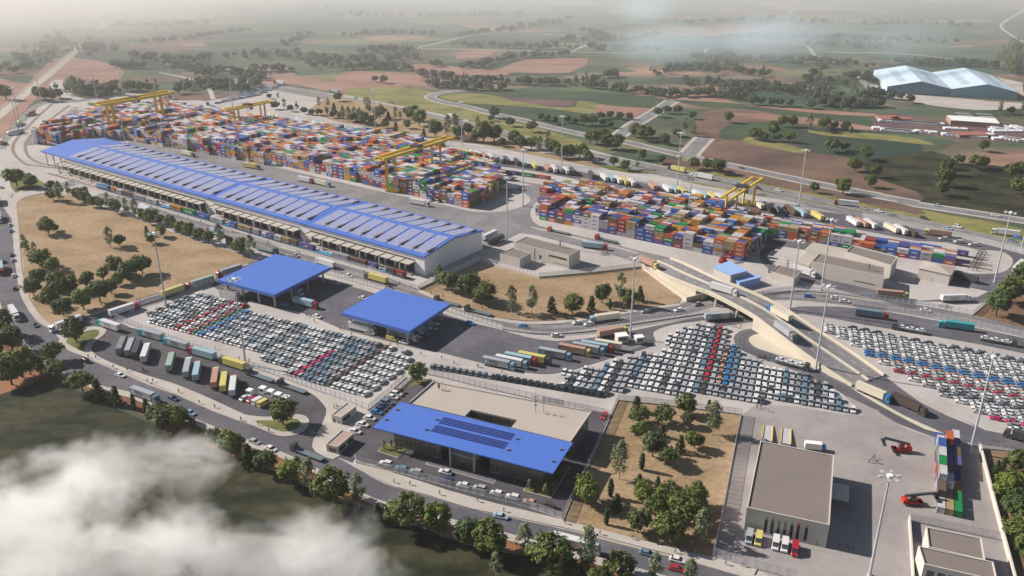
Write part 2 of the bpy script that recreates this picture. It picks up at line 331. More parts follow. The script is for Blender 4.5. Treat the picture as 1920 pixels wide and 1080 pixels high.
patch('field', '3', [(100, 640), (260, 610), (520, 640), (480, 690), (300, 700), (180, 770), (60, 760)], F_BRN, .055)
patch('field', '3', [(260, 700), (480, 690), (480, 760), (300, 790), (200, 770)], F_GRN, .058)
patch('field', '3', [(-60, 560), (400, 590), (1100, 640), (1080, 760), (700, 720), (400, 650), (100, 600)], F_GRN, .045)
patch('field', '3', [(340, 590), (700, 615), (1080, 640), (1060, 655), (700, 632)], F_PINK, .07)
patch('field', '3', [(280, 635), (700, 660), (1090, 720), (1080, 735), (700, 700), (400, 665)], F_PINK, .072)
patch('field', '3', [(700, 735), (1000, 745), (1300, 775), (1420, 820), (1150, 790), (800, 762)], F_YG, .075)
patch('field', '3', [(380, 770), (560, 810), (700, 850), (640, 860), (480, 830), (340, 800)], F_YG, .077)
patch('field', '3', [(0, 1020), (0, 890), (200, 945), (700, 1048), (1100, 1130), (1500, 1210), (1920, 1290), (1920, 1400), (1400, 1290), (900, 1180)], F_YG, .052)
patch('field', 'l', [(0, 380), (190, 410), (470, 450), (1000, 570), (1500, 670), (1920, 760), (1920, 810), (1300, 680), (900, 610), (500, 510), (0, 420)], F_BRN, .082)
patch('field', '3', [(830, 960), (1400, 850), (1560, 920), (1920, 960), (1920, 1250), (1300, 1120)], M_FDARK, .049)
patch('depot_yard', 'v', [(230, 860), (300, 690), (700, 700), (1100, 770), (1920, 800), (1960, 1000), (1200, 960), (700, 900)], F_PURP, .09)
patch('depot_yard', 'v', [(30, 260), (100, 220), (330, 230), (260, 300), (380, 430), (1000, 490), (1560, 540), (1900, 560), (1920, 620), (1400, 640), (900, 590), (640, 540), (300, 480), (150, 400)], M_PAVE, .1)
patch('depot_yard', 'v', [(1620, 270), (1900, 330), (1920, 480), (1800, 420)], M_PAVE, .1)
# highway (two carriageways, green median)
HW = smooth(pts('', [(430, 150), (500, 163), (560, 172), (700, 198), (800, 219), (900, 243), (1000, 268), (1100, 292), (1240, 321), (1370, 345), (1480, 368), (1565, 387), (1720, 421), (1920, 468), (2150, 520)]), 4)
for w, m, z, off in ((27, M_PAVE, .12, 0), (11.5, M_ASPH2, .16, 6.6), (11.5, M_ASPH2, .16, -6.6), (2.2, M_GRASS, .20, -.6)):
    o = ribbon(MB(), HW, w, z, 0, None, off).build('highway' if m is M_ASPH2 else ('median_grass' if m is M_GRASS else 'path'), m); o['kind'] = 'structure'
for off in (6.6, -6.6): ribbon(LINES, HW, .25, .19, 0, (4, 7), off)
for off in (12.0, -12.0, 1.6, -2.6): ribbon(LINES, HW, .18, .19, 0, None, off)
plate('bare_strip', M_DIRT, .14, smooth(pts('2', [(-120, 575), (-60, 535), (0, 548), (100, 566), (250, 592), (400, 630), (560, 680), (720, 735), (880, 775), (960, 800), (1080, 850), (1240, 880), (1400, 905), (1475, 928), (1440, 945), (1300, 915), (1150, 888), (950, 845), (760, 810), (620, 795), (480, 768), (300, 742), (140, 712), (0, 690), (-110, 655), (-180, 620)]), 2, True))
plate('grass_verge', M_GRASS, .16, smooth(pts('2', [(1440, 935), (1500, 930), (1650, 960), (1800, 975), (1620, 975)]), 2, True))
# asphalt inside the terminal
plate('yard_road', M_ASPH2, .15, pts('', [(235, 271), (247, 262), (325, 277), (480, 305), (559, 324), (690, 354), (823, 383), (890, 398)]) + smooth(pts('', [(890, 398), (937, 398), (975, 389), (995, 376), (985, 364), (968, 356)]), 3) + pts('', [(985, 348), (1010, 345), (1030, 352), (1052, 354)]) + smooth(pts('', [(1040, 360), (1020, 367), (1003, 380), (994, 396), (996, 410), (1010, 423), (1050, 434)]), 3) + pts('', [(1125, 452), (1200, 471), (1257, 484), (1275, 492), (1205, 495), (1137, 475), (1075, 459), (1000, 440), (975, 437), (955, 446), (925, 462), (905, 468), (906, 433), (700, 382), (480, 330)]))
plate('median_strip', M_PAVE, .20, ribbon(MB(), smooth(pts('k', [(380, 745), (600, 800), (800, 845), (1000, 890), (1190, 945)]), 3), 1, 0).v and [p for p in pts('k', [(380, 740), (700, 815), (1000, 885), (1190, 940), (1190, 950), (1000, 897), (700, 828), (380, 750)])])
plate('lane', M_ASPH, .15, smooth(pts('g', [(700, 335), (800, 350), (900, 372), (1400, 445), (1400, 500), (1150, 480), (900, 440), (800, 470), (735, 530), (760, 590), (850, 650), (780, 670), (700, 620), (660, 540), (680, 470), (720, 430)]), 2, True))
plate('lane', M_ASPH, .16, pts('', [(1440, 498), (1452, 500), (1530, 520), (1600, 534), (1648, 545), (1700, 560), (1716, 567)]) + pts('', [(1716, 580), (1690, 575), (1640, 560), (1560, 541), (1440, 512)]))
NYARD = pts('p', [(330, 215), (760, 300), (1250, 385), (1650, 440), (1900, 490)]) + pts('k', [(0, 190), (200, 240), (450, 285), (620, 305), (900, 355), (1200, 400), (1500, 465), (1920, 575)]) + pts('h', [(0, 150), (300, 225), (800, 315), (1100, 375), (1400, 455), (1700, 525), (1920, 590), (2200, 680), (2250, 800), (1920, 900), (1760, 960), (1560, 1130), (1200, 1120), (700, 1110)]) + pts('h', [(1400, 1065), (1520, 1000), (1300, 955), (1090, 925), (1100, 830)]) + smooth(pts('h', [(1200, 800), (1600, 800), (1740, 750), (1795, 670), (1760, 600), (1640, 545), (1400, 530)]), 3) + pts('h', [(1050, 450), (850, 435), (700, 430), (400, 372), (0, 295)]) + pts('k', [(1400, 512), (1000, 432), (780, 400), (600, 360), (300, 308), (0, 268)]) + pts('p', [(1920, 570), (1600, 500), (1200, 440), (700, 345), (330, 270)])
plate('truck_yard', M_ASPH, .14, NYARD)
RAILPAVE = pts('k', [(-500, 95), (0, 290), (300, 340), (600, 395), (1000, 470), (1400, 555), (1700, 620)]) + pts('h', [(400, 420), (900, 520), (1350, 590), (1290, 740), (700, 640)]) + pts('g', [(1400, 430), (800, 330)]) + pts('k', [(1100, 520), (600, 450), (300, 430), (0, 340)])
# public road through the middle (R3) and its neighbour (R4)
R3 = smooth(pts('4', [(330, 40), (520, 60), (700, 110)][:0] + [(540, 20), (700, 50), (850, 110), (1050, 170), (1300, 240), (1450, 290)]) + pts('e', [(300, 165), (620, 250), (900, 330), (1150, 400), (1500, 505), (1800, 610)]) + pts('5', [(860, 705), (1000, 742), (1150, 758), (1300, 750), (1500, 720), (1700, 690), (1920, 660)]) + pts('6', [(100, 630), (300, 600), (520, 583), (700, 590), (900, 612), (1100, 640), (1350, 668), (1600, 715), (1920, 790), (2300, 890)]), 3)
ribbon(MB(), R3, 12, .15).build('public_road', M_ASPH2)['kind'] = 'structure'
ribbon(LINES, R3, .16, .18, 0, (3, 5)); ribbon(LINES, R3, .16, .18, 1, None, 5.7); ribbon(LINES, R3, .16, .18, 1, None, -5.7)
CUSTOMS = pts('y', [(-250, 340), (0, 370), (300, 300), (700, 180)][:0]) + pts('', [(395, 535), (408, 520), (440, 500), (520, 478), (560, 482), (597, 520), (640, 532), (700, 550), (760, 566), (828, 588), (886, 606), (940, 619)]) + smooth(pts('', [(940, 619), (985, 632), (1040, 640), (1110, 634), (1180, 622)]), 2) + pts('', [(1280, 601), (1330, 593), (1400, 582), (1440, 585), (1395, 594), (1323, 600)]) + smooth(pts('', [(1310, 602), (1260, 609), (1225, 622), (1228, 640), (1215, 652), (1160, 667), (1110, 683), (1060, 697), (1020, 702), (975, 697), (930, 688)]), 3) + pts('', [(880, 675), (820, 660), (790, 656), (700, 633), (640, 617), (600, 600), (560, 585), (520, 578), (447, 562), (428, 556)])
plate('customs_yard', M_ASPH, .14, CUSTOMS)
plate('queue_road', M_ASPH, .145, pts('b', [(380, 1078), (560, 1030), (720, 1000), (820, 972), (1060, 900), (1240, 842), (1410, 792), (1620, 725), (1800, 660), (1830, 740), (1700, 760), (1600, 775), (1450, 800), (1240, 890), (1040, 950), (900, 1005), (860, 1040), (1000, 1110), (900, 1180), (600, 1140)]))
# bend by the kiosk, paved triangle and platform edges
plate('kiosk_paving', M_ASPH2, .17, smooth(pts('f', [(950, 640), (1100, 640), (1300, 645), (1310, 670), (1240, 700), (1150, 712)]), 2, True))
R4 = pts('j', [(-640, 155), (-300, 110), (0, 60), (300, 62), (640, 98), (1000, 163), (1300, 218), (1680, 298), (2200, 400), (2200, 520), (1680, 412), (1300, 335), (900, 265), (500, 200), (250, 150), (0, 112), (-300, 165), (-640, 215)])
plate('service_road', M_ASPH, .145, R4)
# ramp foot and outgoing roads
plate('exit_road', M_ASPH, .15, pts('j', [(200, 560), (395, 655), (470, 700), (640, 800), (800, 890), (1000, 980), (1110, 1028), (1240, 1070)]) + pts('n', [(900, 215), (1100, 240), (1300, 270), (1500, 300), (1500, 220), (1254, 180), (1000, 130), (860, 62)]) + pts('j', [(1350, 980), (1100, 880), (900, 780), (760, 680), (640, 588)]))
LOOP = smooth(pts('i', [(1012, 250), (900, 258), (845, 300), (870, 360), (960, 407), (1100, 455), (1250, 510), (1400, 565)]) + pts('j', [(170, 598), (300, 660), (440, 745), (620, 850), (850, 945), (1030, 1010), (1150, 1050)]) + pts('n', [(700, 170), (880, 200)]), 3)
ribbon(MB(), LOOP, 7.6, .17).build('loop_road', M_ASPH)['kind'] = 'structure'
plate('median_strip', M_CREAMC, .20, pts('j', [(385, 665), (600, 790), (800, 890), (1000, 980), (1110, 1028), (940, 985), (800, 915), (640, 828), (420, 700)]))
# the main road
UP = [(-25, 300), (0, 380), (21, 410), (26, 470), (33, 533), (42, 563), (66, 600), (92, 617), (112, 636), (140, 662), (233, 702), (277, 722), (367, 754), (433, 781), (500, 806), (533, 818), (590, 838), (650, 868), (700, 897.5), (742, 915), (804, 931), (846, 944), (888, 957), (950, 970), (1033, 988), (1092, 1001.7), (1123, 1011), (1280, 1051), (1370, 1073), (1500, 1105), (1700, 1155)]
LO = [(-120, 330), (-60, 420), (-22, 480), (-8, 540), (6, 582), (30, 618), (60, 655), (100, 688), (150, 712), (200, 727), (247, 737), (283, 754), (340, 777), (400, 800), (460, 824), (520, 845), (580, 872), (640, 902), (700, 935), (760, 952), (820, 967), (893, 987), (952, 1001), (1008, 1016), (1085, 1036), (1180, 1062), (1280, 1090), (1500, 1150), (1700, 1205)]
upw, low = smooth(pts('', UP), 2), smooth(pts('', LO), 2)
plate('main_road', M_ASPH, .14, upw + low[::-1])
def resample(p, n):
    L = [0]
    for i in range(1, len(p)): L.append(L[-1]+dist(p[i], p[i-1]))
    out = []; j = 1
    for k in range(n):
        s = L[-1]*k/(n-1)
        while j < len(p)-1 and L[j] < s: j += 1
        t = (s-L[j-1])/max(L[j]-L[j-1], 1e-6); out.append(lerp(p[j-1], p[j], t))
    return out
MAINC = [lerp(u, min(low, key=lambda q: dist(q, u)), .5) for u in resample(upw, 60)]
ribbon(LINES, MAINC, .22, .175, 0, (2.4, 2.6), .25); ribbon(LINES, MAINC, .22, .175, 0, (2.4, 2.6), -.35)
ribbon(LINES, low, .16, .175, 1, None, .5)
ribbon(LINES, [q for q in upw if q[0] < P('', 60, 590)[0]], .16, .175, 1, None, -.45)
def walk(name, poly, z=.30): return plate(name, M_PAVE, z, poly, thick=.22)
sw_o = smooth(pts('', [(-10, 350), (8, 378), (21, 400), (26, 470), (34, 533), (43, 563), (67, 599), (92, 617)]), 3)
walk('sidewalk', sw_o + smooth(pts('', [(95, 608), (83, 600), (62, 572), (50, 545), (41, 500), (37, 450), (32, 390), (34, 379), (50, 369), (88, 362)]), 3) + pts('', [(70, 356), (40, 358), (28, 364), (22, 372)]))
ribbon(LINES, sw_o, .16, .175, 1, None, -.8)
isl = smooth(pts('c', [(440, 320), (470, 285), (560, 250), (640, 225), (700, 212), (760, 218), (800, 240), (780, 275), (720, 320), (690, 365), (700, 410), (760, 450), (900, 510), (1100, 580), (1300, 640), (1500, 720), (1700, 810), (1840, 875), (1920, 885)]), 2) + smooth(pts('d', [(100, 560), (250, 572), (430, 552), (520, 560), (560, 600), (540, 660), (480, 700), (380, 718), (300, 705), (150, 640), (0, 590)]), 2) + smooth(pts('c', [(1600, 850), (1400, 760), (1200, 665), (1000, 580), (800, 505), (650, 445), (520, 395), (450, 350)]), 2)
walk('sidewalk', isl)
ribbon(LINES, smooth(pts('c', [(455, 368), (520, 405), (650, 455), (800, 515), (1000, 590), (1200, 675), (1400, 770), (1600, 860), (1750, 925)]), 3) + pts('d', [(0, 602), (150, 655), (300, 718)]), .16, .175, 1)
plate('island_grass', M_GRASS, .34, smooth(pts('c', [(498, 335), (520, 300), (640, 250), (720, 238), (745, 250), (730, 285), (660, 335), (635, 370), (632, 402), (560, 372)]), 2, True))
plate('island_grass', M_GRASS, .34, smooth(pts('d', [(150, 602), (300, 600), (440, 585), (490, 605), (495, 640), (450, 670), (380, 683), (300, 668)]), 2, True))
plate('truck_park', M_ASPHD, .15, pts('c', [(660, 215), (720, 160), (860, 170), (900, 205), (1040, 232), (1220, 275), (1420, 345), (1620, 430), (1850, 505)]) + smooth(pts('d', [(80, 235), (300, 320), (540, 380), (620, 430), (680, 500), (685, 550), (650, 640), (590, 740), (578, 790), (600, 825), (690, 880)]), 2) + pts('d', [(560, 850), (300, 720)]) + pts('c', [(1900, 930), (1400, 740), (800, 500), (470, 330)]))
walk('paved_corner', smooth(pts('d', [(540, 375), (640, 435), (688, 505), (685, 555), (650, 640), (592, 740), (580, 790), (610, 835), (690, 878), (740, 888), (790, 862), (900, 700), (1040, 540), (1330, 285), (1250, 260), (990, 480), (760, 420)]), 1), .28)
SW2 = pts('d', [(880, 930), (910, 905)]) + pts('o', [(0, 60), (200, 140), (500, 235), (700, 300), (1000, 385), (1400, 480), (1700, 555), (1860, 598)]) + pts('m', [(230, 805), (430, 855), (700, 925), (915, 972), (1175, 1040)]) + pts('9', [(400, 1080), (700, 1150)]) + pts('9', [(700, 1210), (380, 1102), (100, 1020)]) + pts('m', [(700, 965), (500, 915), (230, 845), (0, 790)]) + pts('o', [(1600, 605), (1340, 548), (900, 460), (700, 400), (500, 335), (200, 258), (0, 172)]) + pts('d', [(900, 950)])
walk('sidewalk', SW2)
ribbon(LINES, [lerp(u, u, 1) for u in smooth(pts('o', [(0, 182), (200, 266), (500, 343), (700, 408), (900, 468), (1340, 557), (1600, 615)]) + pts('m', [(0, 800), (230, 853), (500, 923), (700, 973)]) + pts('9', [(100, 1030), (400, 1110)]), 3)], .16, .175, 1)
lo2 = smooth(pts('', [(-60, 475), (-30, 520), (0, 595), (40, 645), (90, 690), (150, 722), (200, 736), (247, 748), (283, 764), (340, 788), (400, 812), (460, 836), (520, 857), (580, 884), (640, 914), (700, 948), (760, 965), (820, 980), (893, 1000), (952, 1015), (1008, 1031), (1085, 1051), (1180, 1077), (1280, 1105), (1500, 1165)]), 2)
walk('sidewalk', smooth(pts('', LO[3:]), 2) + lo2[::-1])
# office forecourt
plate('office_forecourt', M_ASPHD, .155, pts('d', [(1330, 283), (1450, 290), (1500, 270), (1500, 300)][:1] + [(1480, 285), (1330, 460), (1500, 500)]) + pts('', [(1098, 768), (1152, 778), (1075, 925), (1056, 976), (1000, 962), (900, 936), (800, 908), (740, 893), (700, 878), (665, 860), (660, 868), (632, 857), (640, 846), (660, 812), (700, 772), (740, 738)]))
plate('grass_patch', M_GRASS, .17, smooth(pts('d', [(1275, 360), (1350, 300), (1470, 290), (1440, 315), (1350, 330)]), 1, True))
# earth lots
plate('bare_lot', M_DIRT, .24, smooth(pts('b', [(130, 165), (170, 132), (250, 115), (360, 92), (520, 100), (700, 175), (1000, 275), (1300, 385), (1500, 455), (1700, 515), (1900, 590), (1860, 615), (1700, 668), (1600, 702), (1400, 775), (1200, 838), (1050, 885), (800, 962), (640, 1008), (500, 1040), (372, 1072), (290, 985), (215, 860), (185, 770), (178, 640), (155, 480), (138, 320)]), 2, True), thick=.1)
ribbon(MB(), pts('b', [(365, 1078), (640, 1012), (800, 968), (1050, 893), (1240, 838), (1400, 782), (1600, 708), (1860, 622)]), 1.6, .3).build('kerb', M_PAVE)['kind'] = 'structure'
DM = pts('5', [(445, 552), (515, 512), (610, 468), (775, 398), (850, 418), (1115, 488), (1400, 462), (1690, 428), (1800, 500), (1915, 590), (1900, 625)]) + smooth(pts('5', [(1880, 632), (1700, 655), (1500, 690), (1300, 716), (1100, 727), (950, 718), (820, 695), (700, 660), (600, 620), (500, 575)]), 2)
plate('bare_lot', M_DIRT, .22, DM)
ribbon(MB(), smooth(pts('5', [(440, 556), (600, 628), (760, 684), (900, 722), (1050, 738), (1250, 730), (1500, 694), (1700, 662), (1900, 634)]), 3), 3.2, .26).build('kerb', M_PAVE)['kind'] = 'structure'
plate('bare_lot', M_DIRT, .22, pts('m', [(352, 42), (700, 78), (1078, 125), (912, 968), (600, 892), (230, 805), (25, 752), (60, 650), (150, 470), (270, 235)]))
plate('dark_lot', M_DIRT2, .22, pts('n', [(962, 252), (1254, 292), (1700, 370), (1900, 1300), (1250, 1300), (1180, 1090), (1060, 640)]))
plate('dark_lot', M_DIRT2, .22, pts('6', [(1638, 692), (1700, 640), (1800, 545), (1920, 440), (2200, 500), (2300, 830), (1920, 762), (1740, 722)]))
plate('grass_verge', M_GRASS, .24, smooth(pts('b', [(75, 20), (95, -80), (240, -40), (330, 20), (310, 45), (180, 80), (120, 90)]), 2, True))
plate('side_road', M_ASPH2, .17, pts('b', [(85, 100), (350, 40), (560, -10), (620, 10), (460, 60), (250, 110), (130, 150), (60, 170)]))
# painted lines inside the terminal
def line(s, p, c=0, w=.18, dash=None, z=.20, n=3): ribbon(LINES, smooth(pts(s, p), n) if n else pts(s, p), w, z, c, dash)
for i in range(12): line('c', [(930-3+i*68.6, 445+i*27), (995+i*67, 300+i*25)] if 0 else [(925+i*66, 455+i*27.5), (990+i*64.5, 285+i*26.2)], 0, .32, None, .19, 0)
line('c', [(870, 440), (800, 410), (775, 370), (790, 310), (870, 265), (920, 275)], 1); line('c', [(1790, 770), (1800, 790), (1850, 820), (1920, 845)], 1)
line('c', [(1800, 610), (1850, 620), (1868, 660), (1860, 700)], 1)
line('c', [(900, 235), (1040, 255), (1220, 310), (1420, 390), (1620, 460), (1920, 590)], 0, .16, (2.5, 3), .19); line('d', [(100, 260), (300, 340), (540, 410), (620, 450)], 0, .16, (2.5, 3), .19)
line('d', [(30, 455), (40, 480), (120, 512), (240, 535)], 1); line('d', [(165, 340), (162, 370), (220, 410), (400, 480), (480, 500), (510, 480), (490, 450), (420, 430)], 1); line('d', [(165, 340), (250, 370), (420, 430)], 1)
for i in range(7): line('d', [(55+i*28, 468+i*6), (110+i*24, 500+i*5)], 1, .15, None, .19, 0)
for i in range(6): line('d', [(180+i*52, 352+i*22), (215+i*48, 392+i*18)], 1, .12, None, .19, 0)
for y0, y1, y2 in ((395, 400, 430), (430, 440, 475), (470, 485, 525), (515, 545, 570), (575, 600, 640)):
    line('e', [(880-(y0-395)*.2, y0), (930-(y0-395)*.5, y1), (860 if y0 < 450 else 1000-(y0-395), y2)][:2] + [(1010, y1+20)], 1, .2, None, .19)
for a in ([(600, 605), (700, 660), (800, 700), (880, 715)], [(710, 630), (800, 680), (860, 705)], [(665, 570), (760, 580), (870, 572)], [(700, 590), (780, 598), (860, 592)], [(750, 500), (830, 545)], [(780, 470), (875, 530)], [(800, 440), (900, 480), (1000, 490)],
          [(1560, 650), (1700, 700), (1800, 730), (1920, 745)], [(1650, 690), (1750, 740), (1920, 780)], [(1640, 740), (1740, 790), (1920, 830)], [(1560, 790), (1660, 850), (1800, 900), (1830, 905)], [(1520, 870), (1600, 910), (1740, 968)], [(1490, 880), (1580, 925), (1700, 968)]): line('e', a, 1, .2, None, .19)
for a in ([(40, 530), (200, 580), (400, 615), (580, 622)], [(60, 560), (200, 610), (400, 640), (560, 650), (680, 645)], [(0, 590), (180, 635), (420, 660), (540, 655)], [(0, 650), (100, 672), (180, 682)], [(70, 515), (250, 570), (450, 600)]): line('f', a, 1, .2, None, .19)
for i in range(9): line('f', [(205+i*95 if i < 4 else 250+i*92, 715-i*16), (345+i*100 if i < 4 else 390+i*97, 815-i*19)], 0, .18, None, .19, 0)
for i, (x, y) in enumerate([(1190, 640), (1240, 655)]): line('f', [(950, 640), (1080, 690), (1170, 712), (1250, 700), (1305, 665)], 1)
for a in ([(200, 80), (600, 120), (1000, 200), (1400, 280), (1680, 340)], [(300, 100), (640, 130), (1000, 215), (1300, 270), (1680, 350)]): line('j', a, 0, .16, (4, 4), .19)
for a in ([(250, 62), (640, 100), (1000, 168), (1300, 222), (1680, 302)], [(500, 195), (900, 258), (1300, 328), (1680, 403)], [(110, 104), (260, 108)]): line('j', a, 1, .18, None, .19)
line('j', [(330, 110), (500, 130), (700, 172), (900, 205)], 1, .18, None, .19)
for a in ([(660, 640), (800, 740), (950, 835), (1150, 930), (1400, 1020), (1600, 1080)], [(720, 800), (900, 900), (1100, 985), (1240, 1035)], [(560, 740), (720, 840), (880, 920), (1050, 1000), (1180, 1050)]): line('j', a, 0, .2, (3, 4), .19)
line('j', [(960, 880), (1060, 935), (1200, 1000), (1360, 1060), (1560, 1110)], 1, .25, None, .19)
line('k', [(310, 655), (305, 690), (340, 730), (400, 750), (560, 790)], 0, .16, (3, 3)); line('k', [(560, 790), (800, 850), (1050, 905), (1180, 945)], 0, .16, (3, 4))
line('k', [(100, 690), (300, 720), (240, 685), (100, 690)], 1, .25, None, .20, 0); line('k', [(400, 750), (700, 810), (1000, 870), (1180, 925)], 1, .2)
for k in range(4): line('', [(247+k*2, 265+k*4.2), (480, 309+k*4.2), (690, 358+k*4.4), (880, 402+k*5)], 0, .14, (4, 6) if k else None, .19)
for i in range(26):
    t = i/25.0; a = lerp((903, 285), (1640, 460), t); line('', [(a[0], a[1]-1), (a[0]-21+t*8, a[1]-16)], 0, .16, None, .17, 0)
line('h', [(1500, 545), (1700, 570), (1850, 640), (1905, 690)], 0, .16, (3, 3)); line('h', [(1250, 840), (1500, 850), (1700, 830), (1790, 800)], 0, .16, (3, 3)); line('h', [(1250, 870), (1400, 890), (1580, 895)], 1)
for i in range(8): line('n', [(840+i*3.5, 365+i*70)[0:2], (970-0 + i*10, 398+i*72)] if i < 7 else [(850, 705), (940, 740)], 0, .2, None, .12, 0)
for i in range(9):
    a = lerp((870, 665), (1215, 425), i/8); line('d', [(a[0]+60, a[1]-40), (a[0]+160, a[1]+10)], 0, .15, None, .19, 0)
line('d', [(960, 740), (1020, 680), (1060, 650)], 0, .15, (2, 2)); line('d', [(1260, 490), (1330, 410), (1400, 340)], 0, .15, (2, 2))

plate('dimmed_depot_apron', M_CONC2, .092, pts('m', [(1080, 126), (1000, 560), (912, 968), (1175, 1040)]) + pts('9', [(640, 1170), (1200, 1320), (2000, 1400), (2000, 500)]) + pts('n', [(1254, 235), (900, 222), (640, 172), (480, 120), (300, 10)]) + pts('i', [(1880, 850), (1600, 720), (1760, 880), (1540, 860), (1250, 815), (960, 790), (860, 860)]))  # darker sheet: vignette dimming painted into the paving, edged along the loop road

M_TYRE = mat('tyre_wear', (.062, .060, .068), .8); wear = MB()
for off in (-4.2, -2.4, 1.6, 3.4): ribbon(wear, MAINC, .55, .158, 0, None, off)
for off in (-4.6, -3.0, 2.2, 3.9): ribbon(wear, R3, .5, .165, 0, None, off)
ribbon(wear, LOOP, .5, .19, 0, None, -.9); ribbon(wear, LOOP, .5, .19, 0, None, .9)
for dy in (2.2, 5.5, 9, 12.5): ribbon(wear, smooth(pts('', [(247, 265+dy), (480, 309+dy), (690, 358+dy*1.1), (880, 402+dy*1.2)]), 2), .8, .175)
for k in (0, 1, 2, 3): ribbon(wear, smooth(pts('e', [(500+k*60, 430+k*40), (800+k*30, 520+k*42), (1300, 640+k*50), (1700, 720+k*55)]), 3) + smooth(pts('f', [(0, 560+k*50), (300, 640+k*30), (600, 660+k*28)]), 3), .6, .163)
ribbon(wear, smooth(pts('c', [(760, 200), (900, 330), (1200, 380), (1600, 500), (1850, 600)]) + pts('d', [(300, 350), (560, 430), (640, 560), (560, 720)]), 3), .6, .172); ribbon(wear, smooth(pts('c', [(740, 300), (720, 400), (900, 490), (1200, 590), (1600, 740), (1900, 860)]), 3), .6, .172)
wear.build('tyre_wear', M_TYRE)['kind'] = 'structure'
# ------------------------------------------------------------------ buildings
Z0 = .12
def roof_pts(s, q, h): return [P(s, a, b, h) for a, b in q]
def flat_building(name, cat, label, roof, h, wall=None, roofm=None, par=.5, pw=.35, group=None):
    """roof = 4+ world corners; walls, a sunk roof and a thin parapet"""
    if sum(roof[i-1][0]*roof[i][1]-roof[i][0]*roof[i-1][1] for i in range(len(roof))) < 0: roof = roof[::-1]
    c = (sum(p[0] for p in roof)/len(roof), sum(p[1] for p in roof)/len(roof))
    L = [(p[0]-c[0], p[1]-c[1]) for p in roof]
    e = empty(name, (c[0], c[1], 0), 0, label, cat, group); wall = wall or M_WALL
    MB().prism(L, 0, h-.01, 0).build('wall', wall, e)
    inn = inset(L, pw)
    MB().prism(inn, h-.005, h+.03, 0).build('roof', roofm or M_ROOFG, e)
    if par:
        b = MB(); n = len(L)
        for i in range(n):
            j = (i+1) % n; q = [L[i], L[j], inn[j], inn[i]]; b.prism(q, h-.02, h+par)
        b.build('parapet', wall, e)
    e['_h'] = h; return e, L, c
def inset(L, d):
    n = len(L); out = []
    for i in range(n):
        a, b, c = Vector(L[i-1]), Vector(L[i]), Vector(L[(i+1) % n])
        u = (b-a).normalized(); v = (c-b).normalized(); nu = Vector((-u.y, u.x)); nv = Vector((-v.y, v.x))
        k = (nu+nv); k = k/max(k.dot(nu), .2)
        out.append(tuple(b + k*d))
    return out
def wall_quad(name, e, a, b, t0, t1, z0, z1, m, out=.04, depth=.06, frame=None):
    """a panel on the wall that runs from a to b (local coords), between fractions t0..t1, heights z0..z1, standing out by `out`"""
    A, B = Vector(a), Vector(b); u = (B-A).normalized(); n = Vector((u.y, -u.x)); p = A.lerp(B, t0); q = A.lerp(B, t1)
    b_ = MB(); P4 = [p+n*out, q+n*out, q-n*depth, p-n*depth]; b_.prism([tuple(v) for v in P4], z0, z1)
    o = b_.build(name, m, e)
    if frame:
        f = MB(); w = .14
        for (s0, s1, za, zb) in ((-w, w*0, z0-w, z1+w), ((q-p).length, (q-p).length+w, z0-w, z1+w), (-w, (q-p).length+w, z1, z1+w), (-w, (q-p).length+w, z0-w, z0)):
            r0, r1 = p+u*s0, p+u*s1; f.prism([tuple(v) for v in (r0+n*(out+.03), r1+n*(out+.03), r1+n*.005, r0+n*.005)], za, zb)
        f.build('frame', frame, o)
    return o

# --- warehouse: long blue hall with three bays, solar roof and dock side
HE = 11.8                                      # eaves height
wA, wB, wC, wD = at(75.8, 283, HE), at(795, 481.7, HE), at(905, 432, HE), at(196.7, 258.3, HE)
U = Vector((wB[0]-wA[0], wB[1]-wA[1])).normalized(); V = Vector((-U.y, U.x))
WL = dist(wA, wB); WW = (dist(wB, wC)+dist(wA, wD))/2
wh = empty('warehouse', (wA[0], wA[1], 0), math.atan2(U.y, U.x), 'very long white warehouse under a blue ridged roof covered in solar panels', 'warehouse')
def wloc(Xp, Yp, h): a = Vector(at(Xp, Yp, h))-Vector(wA); return (a.dot(U), a.dot(V))
s1, s2 = wloc(395, 369, HE)[0], wloc(573.3, 420, HE)[0]
HR = HE+3.6; e0 = 34.0
E_ = []
b = MB(); b.box(e0, WL-.6, .8, WW-.6, 0, HE-.9)
b.v += [(WL-.6, .8, HE-.9), (WL-.6, WW-.6, HE-.9), (WL-.6, WW/2, HR-1.0)]; n_ = len(b.v); b.f.append((n_-3, n_-2, n_-1)); b.m.append(0)
b.build('wall', M_WHWALL, wh)
def gable(b, x0, x1, t=.9, mid=WW/2, m=0):
    y0, y1 = 0, WW
    pr = [(y0, HE-t), (mid, HR-t), (y1, HE-t), (y1, HE), (mid, HR), (y0, HE)]; n = len(b.v)
    for x in (x0, x1): b.v += [(x, y, z) for y, z in pr]
    b.f += [tuple(n+i for i in (0, 5, 4, 3, 2, 1)), tuple(n+6+i for i in range(6))] + [(n+i, n+(i+1) % 6, n+6+(i+1) % 6, n+6+i) for i in range(6)]; b.m += [m]*8
gaps = [(0, s1-.35), (s1+.35, s2-.35), (s2+.35, WL)]
for x0, x1 in gaps:
    r = MB(); gable(r, x0, x1); ro = r.build('roof', M_BLUE, wh)
for s_ in (s1, s2):
    sj = MB(); gable(sj, s_-.35, s_+.35, 1.2); sj.build('roof_joint', mat('joint_blue', (.01, .03, .25), .6), wh)
